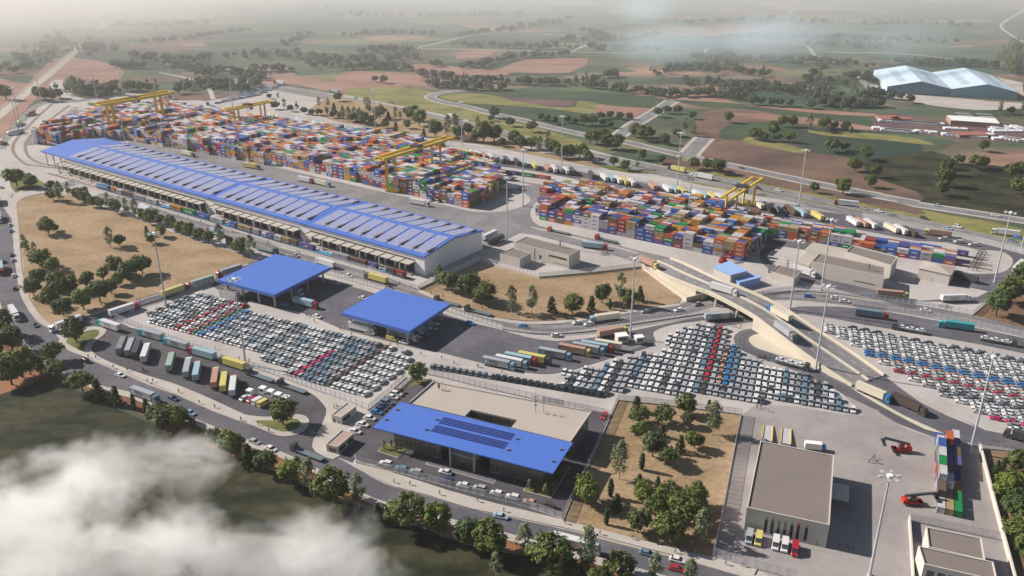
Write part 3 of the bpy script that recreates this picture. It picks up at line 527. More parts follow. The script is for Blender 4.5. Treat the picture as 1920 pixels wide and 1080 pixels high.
# gable fascia, end columns
c_ = MB()
for y in (2, WW/2, WW-2):
    for x in (3, 14, 25): MB().box(x-.35, x+.35, y-.35, y+.35, 0, HE-.9 + (0 if y != WW/2 else 2.6)).build('column', M_WALL, wh)
def solar_mat():
    m = bpy.data.materials.new('solar_panel'); m.use_nodes = True; nt = m.node_tree; b = nt.nodes['Principled BSDF']; L = nt.links
    b.inputs['Roughness'].default_value = .32; b.inputs['Specular IOR Level'].default_value = .6
    tc = nt.nodes.new('ShaderNodeTexCoord'); br = nt.nodes.new('ShaderNodeTexBrick'); L.new(tc.outputs['Object'], br.inputs[0])
    br.offset = 0; br.inputs['Scale'].default_value = 1; br.inputs['Brick Width'].default_value = 1.25; br.inputs['Row Height'].default_value = 1.9
    br.inputs['Mortar Size'].default_value = .13; br.inputs['Color1'].default_value = (.31, .32, .43, 1); br.inputs['Color2'].default_value = (.36, .36, .46, 1); br.inputs['Mortar'].default_value = (.10, .15, .40, 1)
    L.new(br.outputs[0], b.inputs['Base Color']); return m
M_SOL = solar_mat()
bays = []
for (x0, x1, n) in ((e0+1, s1-1.5, 16), (s1+3, s2-3, 9), (s2+3, WL-1.5, 9)):
    w = (x1-x0)/n
    for i in range(n): bays.append((x0+i*w, x0+(i+1)*w))
ga, vn = MB(), MB()
sl = (HR-HE)/(WW/2)
for bi, (x0, x1) in enumerate(bays):
    for side in (0, 1):
        ya, yb = 3.0, WW/2-2.2
        f = (lambda y: (y, HE+sl*y)) if side == 0 else (lambda y: (WW-y, HE+sl*y))
        g = MB(); m_ = 1.1; xs = (x0+m_, x1-m_*.6)
        (y0, z0), (y1, z1) = f(ya), f(yb); d = .22
        q = [(xs[0], y0, z0+d), (xs[1], y0, z0+d), (xs[1], y1, z1+d), (xs[0], y1, z1+d)]
        if side: q = q[::-1]
        n = len(g.v); g.v += q + [(x, y, z-.18) for x, y, z in q]
        g.f += [(0, 1, 2, 3), (0, 4, 5, 1), (1, 5, 6, 2), (2, 6, 7, 3), (3, 7, 4, 0)]; g.m += [0]*5
        g.build('solar_array', M_SOL, wh)
        # wedge-shaped roof vent lying beside the array
        if bi < len(bays)-0:
            v = MB(); xm = x1-m_*.25; ya2, yb2 = (5.0, 13.5)
            (yy0, zz0), (yy1, zz1) = f(ya2), f(yb2); n = len(v.v)
            v.v += [(xm-.75, yy0, zz0), (xm+.55, yy0, zz0), (xm+.55, yy0, zz0+1.25), (xm-.75, yy0, zz0+1.25), (xm, yy1, zz1), (xm+.15, yy1, zz1), (xm+.15, yy1, zz1+.15), (xm, yy1, zz1+.15)]
            v.f += [(0, 1, 2, 3), (1, 5, 6, 2), (3, 2, 6, 7), (0, 3, 7, 4), (5, 4, 7, 6)]; v.m += [0]*5
            v.build('roof_vent', mat('vent_metal', (.20, .17, .15), .7), wh)
# dock side: projecting shelter of pale slabs on brown beams, three stretches
def wl(Xp, Yp, h=7.0): return wloc(Xp, Yp, h)[0]
docks = [(wl(121, 304), wl(389, 379)), (wl(403, 384), wl(567, 429)), (wl(584, 434), wl(783, 489))]
M_SLAB = mat('shelter_slab', (.42, .385, .34), .8)
for x0, x1 in docks:
    n = max(3, int(round((x1-x0)/7.4))); w = (x1-x0)/n; sl_, bm, ps, dk = MB(), MB(), MB(), MB()
    for i in range(n): sl_.box(x0+i*w+.35, x0+(i+1)*w-.35, -4.3, .75, 6.7, 6.95)
    for i in range(n+1): bm.box(x0+i*w-.22, x0+i*w+.22, -4.6, .78, 6.55, 7.2)
    bm.box(x0, x1, .80, 1.2, 7.21, 8.4)
    for i in range(0, n+1, 2): MB().box(x0+i*w-.35, x0+i*w+.35, -4.2, -3.5, 0, 6.55).build('shelter_post', M_SLAB, wh)
    for i in range(n): dk.box(x0+i*w+.8, x0+(i+1)*w-.8, .70, .79, .9, 6.3)
    sl_.build('dock_shelter', M_SLAB, wh); bm.build('shelter_beam', M_BROWN, wh); dk.build('dock_opening', M_DARK, wh)
    pf = MB(); pf.box(x0, x1, -3.4, .69, 0, .9); pf.build('dock_platform', M_PAVE, wh)
    br_ = MB()
    for i in range(n): br_.box(x0+i*w+w*.5, x0+i*w+w*.62, -9.5, -3.5, .16, .34)
    br_.build('dock_ramp', M_PAVE, wh)
hl = MB(); hl.box(WL-.62, WL-.55, 14, 14.3, 0, HE-1); hl.build('downpipe', M_STEEL, wh)

# --- two customs canopies
def canopy(corn, h, label, nx, ny, ins=3.0):
    q = [at(x, y, h) for x, y in corn]; c = (sum(p[0] for p in q)/4, sum(p[1] for p in q)/4); L = [(p[0]-c[0], p[1]-c[1]) for p in q]
    e = empty('customs_canopy', (c[0], c[1], 0), 0, label, 'canopy', 'blue customs canopies')
    MB().prism(L, h-1.7, h).build('roof', M_BLUE, e)
    MB().prism(inset(L if sum(L[i-1][0]*L[i][1]-L[i][0]*L[i-1][1] for i in range(4)) > 0 else L[::-1], 1.0), h-1.9, h-1.71).build('soffit', mat('soffit', (.35, .36, .40), .7), e)
    for i in range(nx):
        for j in range(ny):
            u = ins/35 + (1-2*ins/35)*i/(nx-1); v = ins/42 + (1-2*ins/42)*j/(ny-1)
            p = lerp(lerp(L[0], L[1], v), lerp(L[3], L[2], v), u)
            if 0 < i < nx-1 and 0 < j < ny-1 and (i+j) % 2: continue
            MB().box(p[0]-.45, p[0]+.45, p[1]-.45, p[1]+.45, 0, h-1.9).build('column', mat('canopy_column', (.42, .38, .33), .7), e)
    rz = head(L[0], L[1])
    for i in range(nx-1):      # raised islands with inspection booths
        u = (i+.5)/(nx-1); p = lerp(lerp(L[0], L[1], .5), lerp(L[3], L[2], .5), .1+.8*u)
    return e, L, c, rz
can1 = canopy([(408, 524.2), (516.7, 475.8), (620.3, 500.8), (514.2, 552.5)], 8.8, 'blue flat customs canopy nearer the big bare lot, with a blue truck leaving it', 4, 4)
can2 = canopy([(639.7, 585.8), (720.8, 540.3), (844.2, 570), (768.3, 620.8)], 8.8, 'blue flat customs canopy beside the row of parked white freight trucks', 4, 4)
for (x, y) in ((985, 740), (1030, 690), (1120, 640), (1210, 590)):
    k = P('z', x-8, y-15)
    cb = empty('inspection_booth', (k[0], k[1], .15), R(-30), 'red-based glazed booth, %s from the kerb under the nearer canopy' % nth(int((x-985)/70)+1), 'booth', 'booths under the canopy')
    MB().box(-1.3, 1.3, -.8, .8, 0, 1.1).build('base', M_RED, cb); MB().box(-1.25, 1.25, -.75, .75, 1.1, 2.3).build('window', M_GLASS, cb); MB().box(-1.45, 1.45, -.95, .95, 2.3, 2.5).build('roof', M_WHITE, cb)

# --- administration building
hb = 10.0; q = [at(698.7, 801.2, hb), at(750.8, 753.3, hb), at(1074.2, 830, hb), at(1036.7, 887.5, hb)]
of = empty('office_building', (q[0][0], q[0][1], 0), 0, 'glass office building with a thin overhanging blue roof and a large pale terrace roof', 'office building')
o0 = q[0]; Lq = [(p[0]-o0[0], p[1]-o0[1]) for p in q]
MB().prism(Lq, hb-.45, hb).build('roof', M_BLUE, of)
def onroof(x, y, s='A', h=hb): p = P(s, x, y, h); return (p[0]-o0[0], p[1]-o0[1])
lv = MB()
for i in range(9):
    if i == 4: continue
    a, c2 = lerp((850, 380), (710, 525), i/8), lerp((1650, 572), (1530, 725), i/8)
    pa, pb = onroof(*a), onroof(*c2); lv.bar((pa[0], pa[1], hb+.06), (pb[0], pb[1], hb+.06), .75, .14)
lv.build('roof_louvre', mat('navy', (.008, .015, .12), .6), of)
for s, x, y in (('A', 330, 293), ('A', 207, 405), ('A', 773, 403), ('A', 658, 518), ('A', 1677, 620), ('A', 1577, 745), ('B', 912, 620), ('B', 823, 752)):
    p = onroof(x, y, s); MB().box(p[0]-.5, p[0]+.5, p[1]-.35, p[1]+.35, hb, hb+.55).build('roof_hatch', M_ROOFG, of)
ht = 8.6
terr = [onroof(*p_, h=ht) for p_ in ((735, -15), (470, 215))] + [onroof(1020, 530, 'B', ht), onroof(1250, 200, 'B', ht)]
hole = [onroof(*p_, h=ht) for p_ in ((1160, 288), (1085, 365), (1610, 487), (1680, 405))]
b = MB(); Tn = [tuple(p) for p in terr]
# terrace deck as four plates round the courtyard opening
tl, bl_, br2, tr = terr; hl1, hl2, hr2, hr1 = hole
for poly in ([tl, hl1, hl2, bl_], [tl, tr, hr1, hl1], [tr, br2, hr2, hr1], [bl_, hl2, hr2, br2]): b.prism(poly, ht-.5, ht)
b.build('terrace_roof', M_ROOFP, of)
b = MB()
for a, c2 in ((tl, bl_), (tl, tr), (tr, br2)): b.bar((*a, ht+.3), (*c2, ht+.3), .3, .6)
b.build('parapet', M_WALL, of)
ins = inset([tl, bl_, br2, tr] if sum([(tl, bl_, br2, tr)[i-1][0]*(tl, bl_, br2, tr)[i][1]-(tl, bl_, br2, tr)[i][0]*(tl, bl_, br2, tr)[i-1][1] for i in range(4)]) > 0 else [tr, br2, bl_, tl], .8)
gm = MB(); hin = [hl1, hl2, hr2, hr1]
for i in range(4): gm.prism([ins[i-1], ins[i], lerp(ins[i], (0, 0), 0), lerp(ins[i], ins[i-1], .001)], 0, ht-.5) if 0 else None
def wallseg(b, a, c, z0, z1, t=.3): b.bar((a[0], a[1], (z0+z1)/2), (c[0], c[1], (z0+z1)/2), t, z1-z0)
def glazing():
    m = bpy.data.materials.new('curtain_wall'); m.use_nodes = True; nt = m.node_tree; bb = nt.nodes['Principled BSDF']; bb.inputs['Roughness'].default_value = .12
    bb.inputs['Base Color'].default_value = (.11, .115, .095, 1); bb.inputs['Specular IOR Level'].default_value = .8; return m
M_CW = glazing(); M_MUL = mat('mullion', (.30, .28, .25), .5)
def curtain(e, a, c, z0, z1, n, bands=(.5,)):
    g = MB(); wallseg(g, a, c, z0, z1, .12); w = g.build('curtain_wall', M_CW, e); f = MB()
    for i in range(n+1):
        p = lerp(a, c, i/n); f.bar((p[0], p[1], z0), (p[0], p[1], z1), .14, .2)
    for t in (0.02,)+bands+(.98,): z = z0+(z1-z0)*t; f.bar((a[0], a[1], z), (c[0], c[1], z), .2, .16)
    f.build('mullion', M_MUL, w); return w
for i in range(4): curtain(of, ins[i-1], ins[i], .15, ht-.55, 14, (.5,))
for i in range(4): curtain(of, hin[i-1], hin[i], .15, ht-.55, 8, (.5,))
# wings and piers below the blue roof
Wd = Vector(Lq[3])-Vector(Lq[0]); Wd_n = Wd.normalized(); Dn = Vector(Lq[1])-Vector(Lq[0]); LW = Wd.length; DW = Dn.length; Dn_n = Dn.normalized()
def bl(t, d): v = Wd_n*t + Dn_n*d; return (v.x, v.y)
for t0, t1, inn in ((6, 26, 5.0), (LW-26, LW-5, 5.0)):
    c4 = [bl(t0, inn), bl(t1, inn), bl(t1, DW+1), bl(t0, DW+1)]
    for i in range(4): curtain(of, c4[i-1], c4[i], .15, hb-.6, 10, (.48, .56))
    MB().prism(inset(c4, .5), 4.4, 4.7).build('floor_slab', M_PAVE, of)
c4 = [bl(27, 11), bl(LW-27, 11)]; curtain(of, c4[0], c4[1], .15, hb-.6, 20, (.45, .55))
for t in (31, LW-31): pq = bl(t, 2.2); MB().box(pq[0]-.4, pq[0]+.4, pq[1]-.4, pq[1]+.4, 0, hb-.45).build('pier', M_SLAB, of)
c4 = [bl(LW/2-5, 4), bl(LW/2+5, 4), bl(LW/2+5, 11), bl(LW/2-5, 11)]
for i in range(4): curtain(of, c4[i-1], c4[i], .15, 4.6, 6, (.5,))
MB().prism(inset(c4, -.3), 4.6, 4.9).build('entrance_roof', M_WHITE, of)
# planters and hedged beds round the forecourt
def planter(s, p, label, h=.5):
    q = pts(s, p); e = empty('planter', (q[0][0], q[0][1], 0), 0, label, 'planter', 'planted beds before the office'); L = [(a-q[0][0], c-q[0][1]) for a, c in q]
    if sum(L[i-1][0]*L[i][1]-L[i][0]*L[i-1][1] for i in range(len(L))) < 0: L = L[::-1]
    MB().prism(L, 0, h).build('kerb', M_PAVE, e); MB().prism(inset(L, .35), h, h+.12).build('grass', M_GRASS, e); return e
planter('d', [(1070, 832), (1125, 775), (1300, 800), (1225, 882)], 'grass bed with small trees at the corner of the office near the cabins')
planter('8', [(1020, 605), (1060, 560), (1260, 470), (1292, 465), (1180, 648)], 'grass bed with small trees at the office corner beside the shaded lane')
planter('A', [(1380, 1000), (1440, 900), (1560, 925), (1490, 1020)], 'striped grass bed under the blue roof right of the office entrance')
planter('A', [(725, 820), (790, 740), (880, 770), (830, 850)], 'shaded grass bed under the blue roof left of the office entrance')
ws = pts('o', [(465, 55), (495, 28), (1110, 190), (1085, 232)]); we = empty('reflecting_pool', (ws[0][0], ws[0][1], 0), 0, 'long shallow pool with a white rim in front of the office entrance', 'pool'); L = [(a-ws[0][0], c-ws[0][1]) for a, c in ws]
if sum(L[i-1][0]*L[i][1]-L[i][0]*L[i-1][1] for i in range(4)) < 0: L = L[::-1]
MB().prism(L, 0, .35).build('rim', M_PAVE, we); MB().prism(inset(L, .3), .35, .38).build('water_surface', mat('pool_water', (.16, .15, .17), .1, spec=.6), we)

# --- depot at the lower right
H2 = 8.7
dep, L, c = flat_building('depot_building', 'building', 'big flat brown-roofed depot with five vans parked at its front wall', [at(1400, 953.3, H2), at(1555, 986.7, H2), at(1563.7, 855.8, H2), at(1425.3, 828.3, H2)], H2, par=.5)
fl = [i for i in range(4)]
def edge_with(L, c, x, y, s='', h=0):      # the wall whose middle is nearest to the given ground point
    p = P(s, x, y, h); best = min(range(4), key=lambda i: dist(((L[i-1][0]+L[i][0])/2+c[0], (L[i-1][1]+L[i][1])/2+c[1]), p)); return L[best-1], L[best]
fa, fb = edge_with(L, c, 1478, 1010); ln = dist(fa, fb)
for i in range(7):
    t0 = .24+i*.078 + (.0 if i < 6 else .02); w_ = wall_quad('window', dep, fa, fb, t0, t0+.036, 1.0, 6.2, M_GLASS, .03)
    wall_quad('blind', dep, fa, fb, t0, t0+.036, 6.25, 7.3, mat('blind_olive', (.32, .33, .18), .7) if i != 5 else M_RED, .03)
wall_quad('door', dep, fa, fb, .875, .91, .1, 2.3, mat('blind_olive', (.32, .33, .18), .7))
MB().bar((*lerp(fa, fb, .80), .9), (*lerp(fa, fb, .97), .9), .08, .08).build('rail', M_STEEL, dep, (0, -2.2, 0))
ea, eb = edge_with(L, c, 1570, 925); n_ = Vector(eb)-Vector(ea)
m1, m2 = lerp(ea, eb, .55), lerp(ea, eb, .78); nn = Vector((n_.y, -n_.x)).normalized()
MB().prism([m1, m2, tuple(Vector(m2)+nn*6), tuple(Vector(m1)+nn*6)], 3.6, 3.9).build('loading_canopy', M_WALL, dep)
for i in range(3): wall_quad('door', dep, ea, eb, .5+i*.12, .58+i*.12, .1, 3.3, M_STEEL)

H3 = 6.6
bb1, L1, c1 = flat_building('workshop_building', 'building', 'flat grey-roofed building behind the nearest one in the walled corner plot', [P('n', *p_, H3) for p_ in ((612, 765), (975, 840), (1000, 985), (628, 898))], H3)
bb2, L2, c2 = flat_building('workshop_building', 'building', 'nearest flat grey-roofed building in the walled corner plot, with shutters', [P('n', *p_, H3+.4) for p_ in ((562, 890), (1052, 995), (1080, 1120), (600, 1010))], H3+.4)
a, b2 = edge_with(L2, c2, 1800, 1100); 
for i in range(6): wall_quad('window', bb2, a, b2, .06+i*.15, .16+i*.15, 1.2, 5.6, M_GLASS)

# --- gate cabins, small buildings
def cabin(s, roof, h, label, wm=M_WALL, rm=M_ROOFG, name='gate_cabin', front=None, wins=()):
    e, L, c = flat_building(name, 'cabin' if 'cabin' in name else 'building', label, [P(s, x, y, h) for x, y in roof], h, wm, rm, .35, .25)
    for (x, y, spec) in wins:
        a, b2 = edge_with(L, c, x, y, s)
        for (t0, t1, z0, z1, m, nm) in spec: wall_quad(nm, e, a, b2, t0, t1, z0, z1, m, frame=M_DARK if nm == 'window' else None)
    return e, L, c
cabin('d', [(725, 555), (845, 462), (912, 492), (797, 575)], 3.3, 'pale gate cabin with a beige roof behind the one beside the road entry', rm=M_ROOFP, wins=[(860, 570, [(.12, .55, 1.2, 2.3, M_GLASS, 'window')]), (760, 600, [(.2, .35, .1, 2.3, M_DARK, 'door'), (.7, .76, .1, 2.3, M_DARK, 'door')])])
cabin('d', [(685, 775), (805, 668), (892, 695), (772, 797)], 3.3, 'pale gate cabin with a pinkish roof beside the road entry to the office', rm=mat('pink_roof', (.34, .25, .22), .9), wins=[(840, 770, [(.1, .42, 1.0, 2.4, M_GLASS, 'window'), (.6, .92, 1.0, 2.4, M_GLASS, 'window')]), (725, 830, [(.25, .85, 1.0, 2.4, M_GLASS, 'window')])])
cabin('b', [(1640, 820), (1680, 796), (1795, 828), (1760, 857)], 4.0, 'small concrete cabin with four square windows beside the blue canopy', M_WALLG, name='small_cabin', wins=[(1700, 870, [(.1+.21*i, .2+.21*i, 1.6, 2.9, M_GLASS, 'window') for i in range(4)])])
ma, La, ca = cabin('w', [(430, 340), (650, 232), (1610, 470), (1410, 575)], 8.0, 'long low building with a recessed bay and an antenna on its roof', name='service_building')
a, b2 = edge_with(La, ca, 900, 640, 'w')
wall_quad('recess', ma, a, b2, .64, .965, .3, 6.0, M_CREAMC, .02, .1, M_WALLG); wall_quad('recess_wall', ma, a, b2, .645, .96, 4.9, 6.0, M_DARK, .06); wall_quad('window', ma, a, b2, .47, .505, 2.2, 4.2, M_GLASS); wall_quad('drainpipe', ma, a, b2, .375, .387, .1, 7.9, M_DARK)
wall_quad('rail', ma, a, b2, .70, .95, 2.2, 2.7, M_STEEL, .3, -.2)
mb_, Lb, cb_ = cabin('w', [(165, 548), (405, 432), (725, 530), (525, 640)], 5.6, 'lower annex with a brown roof next to the long service building', name='annex_building')
def antenna(p, z, s_, label, n=2):
    e = empty('roof_antenna', (p[0], p[1], z), 0, label, 'antenna')
    for i in range(n): MB().tube((i*s_*.35, 0, 0), (i*s_*.35, 0, s_*(1-.2*i)), .09, .05).build('mast', M_DARK, e)
    d = MB()
    for i in range(3): d.tube((0, -.25, s_*(.35+.2*i)), (0, -.5, s_*(.35+.2*i)), .4, .55, 10)
    d.build('dish', M_WALLG, e); return e
antenna(P('w', 1250, 420, 8), 8, 5, 'thin antenna mast with dishes on the long service building')
antenna(P('B', 625, 190, ht), ht, 9, 'tall slim antenna with round dishes on the office terrace roof')
antenna(P('A', 800, 60, ht), ht, 3.4, 'pair of short antenna rods at the far corner of the office terrace', 3)
antenna(P('g', 930, 680, 5), 5, 8, 'tall antenna with round dishes on the small grey building')
antenna(P('g', 1745, 680, 8), 8, 5, 'twin antenna rods on the wide brown roof by the orange truck', 3)
cabin('g', [(775, 692), (855, 625), (1082, 680), (1012, 760)], 5.0, 'small flat grey building with a dish antenna beside the white truck', name='small_building')
HB = 8.4
big, Lg, cg = flat_building('depot_building', 'building', 'wide brown-roofed building with two roof levels near the end of the container row', [P('g', *p_, HB) for p_ in ((1178, 592), (1255, 512), (1915, 650), (1905, 742))], HB)
a, b2 = edge_with(Lg, cg, 1550, 860, 'g'); wall_quad('louvre', big, a, b2, .62, .9, 2.6, 3.1, M_DARK)
flat_building('depot_building', 'building', 'brown-roofed building behind and right of the wide one', [P('h', *p_, HB+.6) for p_ in ((-85, 560), (-10, 485), (500, 615), (430, 715))], HB+.6)
flat_building('low_building', 'building', 'pale hip-roofed building in front of the container row', [P('g', *p_, 4.5) for p_ in ((1120, 460), (1195, 395), (1580, 470), (1500, 550))], 4.5, roofm=M_ROOFP, par=0)
flat_building('low_building', 'building', 'small pale hip-roofed building beside the white truck', [P('g', *p_, 3.5) for p_ in ((1015, 590), (1105, 505), (1200, 550), (1155, 620))], 3.5, roofm=M_ROOFP, par=0)
# gabled shed
HG = 6.5; q = [P('h', *p_, HG) for p_ in ((740, 735), (805, 655), (1150, 720), (1090, 812))]; c = q[0]; L = [(x-c[0], y-c[1]) for x, y in q]
gs = empty('gabled_shed', (c[0], c[1], 0), 0, 'pale shed with a low hipped roof and one door beside the parked trucks', 'shed')
if sum(L[i-1][0]*L[i][1]-L[i][0]*L[i-1][1] for i in range(4)) < 0: L = L[::-1]
MB().prism(L, 0, HG-.01).build('wall', M_WALL, gs)
b = MB(); o_ = inset(L, -.5); ct = (sum(p[0] for p in L)/4, sum(p[1] for p in L)/4); ra, rb = lerp(lerp(L[0], L[3], .5), ct, .55), lerp(lerp(L[1], L[2], .5), ct, .55)
n = len(b.v); b.v += [(*p, HG) for p in o_] + [(*ct, HG+1.6)]; b.f += [(0, 1, 4), (1, 2, 4), (2, 3, 4), (3, 0, 4), (3, 2, 1, 0)]; b.m += [0]*5
b.build('roof', M_ROOFP, gs); a, b2 = edge_with(L, c, 900, 900, 'h'); wall_quad('door', gs, a, b2, .42, .52, .1, 2.6, M_WALLG)
# two sheds with light blue roofs beside the bridge
for lab, s, roof, h in (('white shed with a light blue roof beside the bridge, the taller of two', 'g', [(195, 640), (360, 578), (545, 678), (375, 722)], 7.0), ('low light blue shed beside the bridge, the smaller of two', 'g', [(362, 735), (555, 690), (683, 742), (460, 795)], 4.2)):
    q = [P(s, x, y, h) for x, y in roof]; c = q[0]; L = [(x-c[0], y-c[1]) for x, y in q]; e = empty('blue_roof_shed', (c[0], c[1], 0), 0, lab, 'shed', 'sheds with light blue roofs')
    if sum(L[i-1][0]*L[i][1]-L[i][0]*L[i-1][1] for i in range(4)) < 0: L = L[::-1]
    MB().prism(inset(L, .4), 0, h-.4).build('wall', M_WALL if h > 5 else M_LBLUE, e); MB().prism(L, h-.4, h).build('roof', M_LBLUE, e)
# toll booths in the truck park, kiosks by the bend
def booth(p, label, sx=1.5, sy=1.3, h=2.6, rz=R(-25), grp=None, name='ticket_booth'):
    e = empty(name, (p[0], p[1], .18), rz, label, 'booth', grp)
    MB().box(-sx, sx, -sy, sy, 0, h).build('wall', M_WHITE if grp else M_WALL, e); MB().box(-sx-.2, sx+.2, -sy-.2, sy+.2, h, h+.25).build('roof', M_WHITE, e)
    MB().box(-sx*.7, sx*.7, -sy-.03, sy+.03, h*.45, h*.8).build('window', M_GLASS, e); return e
for i, (x, y) in enumerate(((215, 388), (273, 412), (330, 435), (388, 458))): booth(P('d', x, y), 'white ticket booth on the hatched island, %s from the parked flatbed end' % nth(i+1), 1.15, 1.1, 2.5, grp='white ticket booths in the truck park')
booth(P('d', 117, 405), 'white ticket booth behind the parked red car in the truck park', 1.1, 1.0, 2.4, grp='white ticket booths in the truck park')
booth(P('f', 1140, 645), 'large pale kiosk between the light mast and the orange truck', 2.6, 2.0, 3.6, R(15), name='kiosk')
booth(P('f', 1270, 655), 'small pale kiosk at the foot of the light mast on the bend', 1.9, 1.5, 3.4, R(15), name='kiosk')
# distant light blue hall with two ridges, white-roofed shed, rubble yard
HI = 26.0
def ip(x, y, h): return P('v', x, y, h)
nf = [ip(370, 450, 0), ip(1840, 528, 0)]
hgt_e = 7.6; a, b2 = nf
ux = Vector((b2[0]-a[0], b2[1]-a[1])); Wt = ux.length; ux.normalize()
back = Vector(P('v', 235, 190, hgt_e)); vy = back-Vector(a); vy = vy - ux*(vy.dot(ux))*0; DP = vy.length; vy.normalize()
ih = empty('storage_hall', (a[0], a[1], 0), 0, 'huge light blue storage hall with two low ridges out in the farmland', 'hall')
prof = [(0, hgt_e), (.26, hgt_e+7.4), (.5, hgt_e+.8), (.76, hgt_e+7.8), (1, hgt_e+.6)]
b, g, lt = MB(), MB(), MB()
for (u0, z0), (u1, z1) in zip(prof[:-1], prof[1:]):
    p = [ux*Wt*u0, ux*Wt*u1, ux*Wt*u1+vy*DP, ux*Wt*u0+vy*DP]
    b.quad((*p[0], z0), (*p[1], z1), (*p[2], z1), (*p[3], z0))
    for s_ in (0, 1):
        qq = (p[0], p[1]) if s_ == 0 else (p[2], p[3]); za, zb = (z0, z1) if s_ == 0 else (z1, z0)
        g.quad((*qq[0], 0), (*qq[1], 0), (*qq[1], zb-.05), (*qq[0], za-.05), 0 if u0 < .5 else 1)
    um = (u0+u1)/2; uw = (u1-u0)*.12; zz = lambda u: z0+(z1-z0)*(u-u0)/(u1-u0)+.25
    for k in range(3):
        d0, d1 = DP*(.15+.25*k), DP*(.15+.25*k+.2); r = [ux*Wt*(um-uw)+vy*d0, ux*Wt*(um+uw)+vy*d0, ux*Wt*(um+uw)+vy*d1, ux*Wt*(um-uw)+vy*d1]
        lt.quad((*r[0], zz(um-uw)), (*r[1], zz(um+uw)), (*r[2], zz(um+uw)), (*r[3], zz(um-uw)))
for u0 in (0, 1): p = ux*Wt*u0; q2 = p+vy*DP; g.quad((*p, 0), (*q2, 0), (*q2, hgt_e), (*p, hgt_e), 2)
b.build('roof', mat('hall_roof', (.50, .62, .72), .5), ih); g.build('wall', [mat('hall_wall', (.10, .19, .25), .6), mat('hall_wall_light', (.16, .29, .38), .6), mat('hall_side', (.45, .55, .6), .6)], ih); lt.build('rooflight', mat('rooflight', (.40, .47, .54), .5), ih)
e, L, c = flat_building('white_shed', 'shed', 'long low shed with a flat white roof near the distant blue hall', [P('v', *p_, 9) for p_ in ((1060, 648), (1610, 680), (1665, 742), (1110, 705))], 5, mat('brick_tan', (.30, .2, .16), .9), M_WHITE, 0)
for t in ((1150, 672, 1310, 680), (1385, 680, 1550, 690), (1180, 698, 1340, 705), (1420, 710, 1580, 718)):
    p1, p2 = P('v', t[0], t[1], 5), P('v', t[2], t[3], 5); MB().bar((p1[0]-c[0], p1[1]-c[1], 5.2), (p2[0]-c[0], p2[1]-c[1], 5.2), 2.5, .3).build('rooflight', M_WALLG, e)
k_ = 0
for x, y, r in [(325, 765, 0)] + [(420+i*46, 770+i*3.0, 0) for i in range(13)] + [(255, 850, 0)] + [(350+i*42, 865+i*4, 0) for i in range(8)] + [(740, 885, 0), (790, 890, 0), (890, 900, 0)] + [(1040+i*52, 920+i*5, 1) for i in range(5)] + [(1350, 945, 1), (1450, 950, 1), (1610, 970, 1)] + [(1700+i*45, 960+i*7, 1) for i in range(5)] + [(1060, 855, 1), (1150, 860, 1), (1230, 865, 1)] + [(1545+i*44, 835+(i%3)*14, 1) for i in range(9)] + [(1570+i*40, 872+(i%2)*16, 1) for i in range(9)] + [(1250+i*70, 925+(i%2)*10, 1) for i in range(5)]:
    p = P('v', x, y); k_ += 1
    e = empty('storage_block', (p[0], p[1], .1), R(-10), 'white storage block in the distant depot yard, %s along its rows' % nth(k_), 'storage block', 'white blocks stored in the distant depot yard')
    MB().box(-3.6, 3.6, -3, 3, 0, 1.6).build('load', M_WHITE, e); MB().box(-3.7, 3.7, -3.1, 3.1, 1.6, 1.8).build('cover', mat('tarpaulin', (.68, .7, .72), .6), e)
for (x, y, x2, y2, lab) in ((400, 690, 480, 655, 'red-roofed shed at the corner of the distant depot yard'), (550, 700, 640, 680, 'orange-roofed shed beside the red one in the distant depot yard'), (1330, 870, 1520, 840, 'wide rusty red shed amid the distant depot yard')):
    p = P('v', x, y, 5); q2 = P('v', x2, y2, 5); e = empty('red_shed', (*p, 0), 0, lab, 'shed'); w_ = abs(q2[0]-p[0])/2+3; d_ = abs(q2[1]-p[1])/2+1
    MB().box(-w_, w_, -d_, d_, 0, 2.4).build('wall', mat('brick_tan', (.3, .2, .16), .9), e); MB().prism([(-w_-.5, -d_-.5), (w_+.5, -d_-.5), (w_+.5, d_+.5), (-w_-.5, d_+.5)], 2.4, 2.7).build('roof', mat('rust_red', (.30, .12, .09), .8), e)

# --- the flyover
Lp = [((1205, 495), .9), ((1230, 507), 2.2), ((1255, 520), 3.6), ((1305, 540), 5.8), ((1330, 549), 6.6), ((1367, 567), 7.2), ((1413, 593), 7.1), ((1453, 623), 5.8), ((1493, 653), 4.1), ((1540, 687), 2.2), ((1572, 708), 1.1), ((1597, 724), .5)]
Rp = [((1257, 485), .9), ((1278, 493), 2.2), ((1300, 503), 3.6), ((1338, 521), 5.8), ((1357, 529), 6.6), ((1385, 539), 7.2), ((1432, 559), 7.1), ((1480, 585), 5.8), ((1522, 613), 4.1), ((1580, 650), 2.2), ((1622, 679), 1.1), ((1657, 704), .5)]
DL = smooth([(*at(*p, h), h) for p, h in Lp], 3); DR = smooth([(*at(*p, h), h) for p, h in Rp], 3)
fo = empty('flyover', (0, 0, 0), 0, 'curved concrete flyover with cream parapets carrying two carriageways over the roads', 'bridge')
dk, rd, pa, mid = MB(), MB(), MB(), MB()
def slabseg(b, a, b2, c2, d, t, up=0):
    v = [(*a[:2], a[2]+up), (*b2[:2], b2[2]+up), (*c2[:2], c2[2]+up), (*d[:2], d[2]+up)]; n = len(b.v); b.v += v + [(x, y, z-t) for x, y, z in v]
    b.f += [(n, n+1, n+2, n+3), (n+7, n+6, n+5, n+4), (n, n+4, n+5, n+1), (n+1, n+5, n+6, n+2), (n+2, n+6, n+7, n+3), (n+3, n+7, n+4, n)]; b.m += [0]*6
MID = [lerp(l, r, .52) for l, r in zip(DL, DR)]
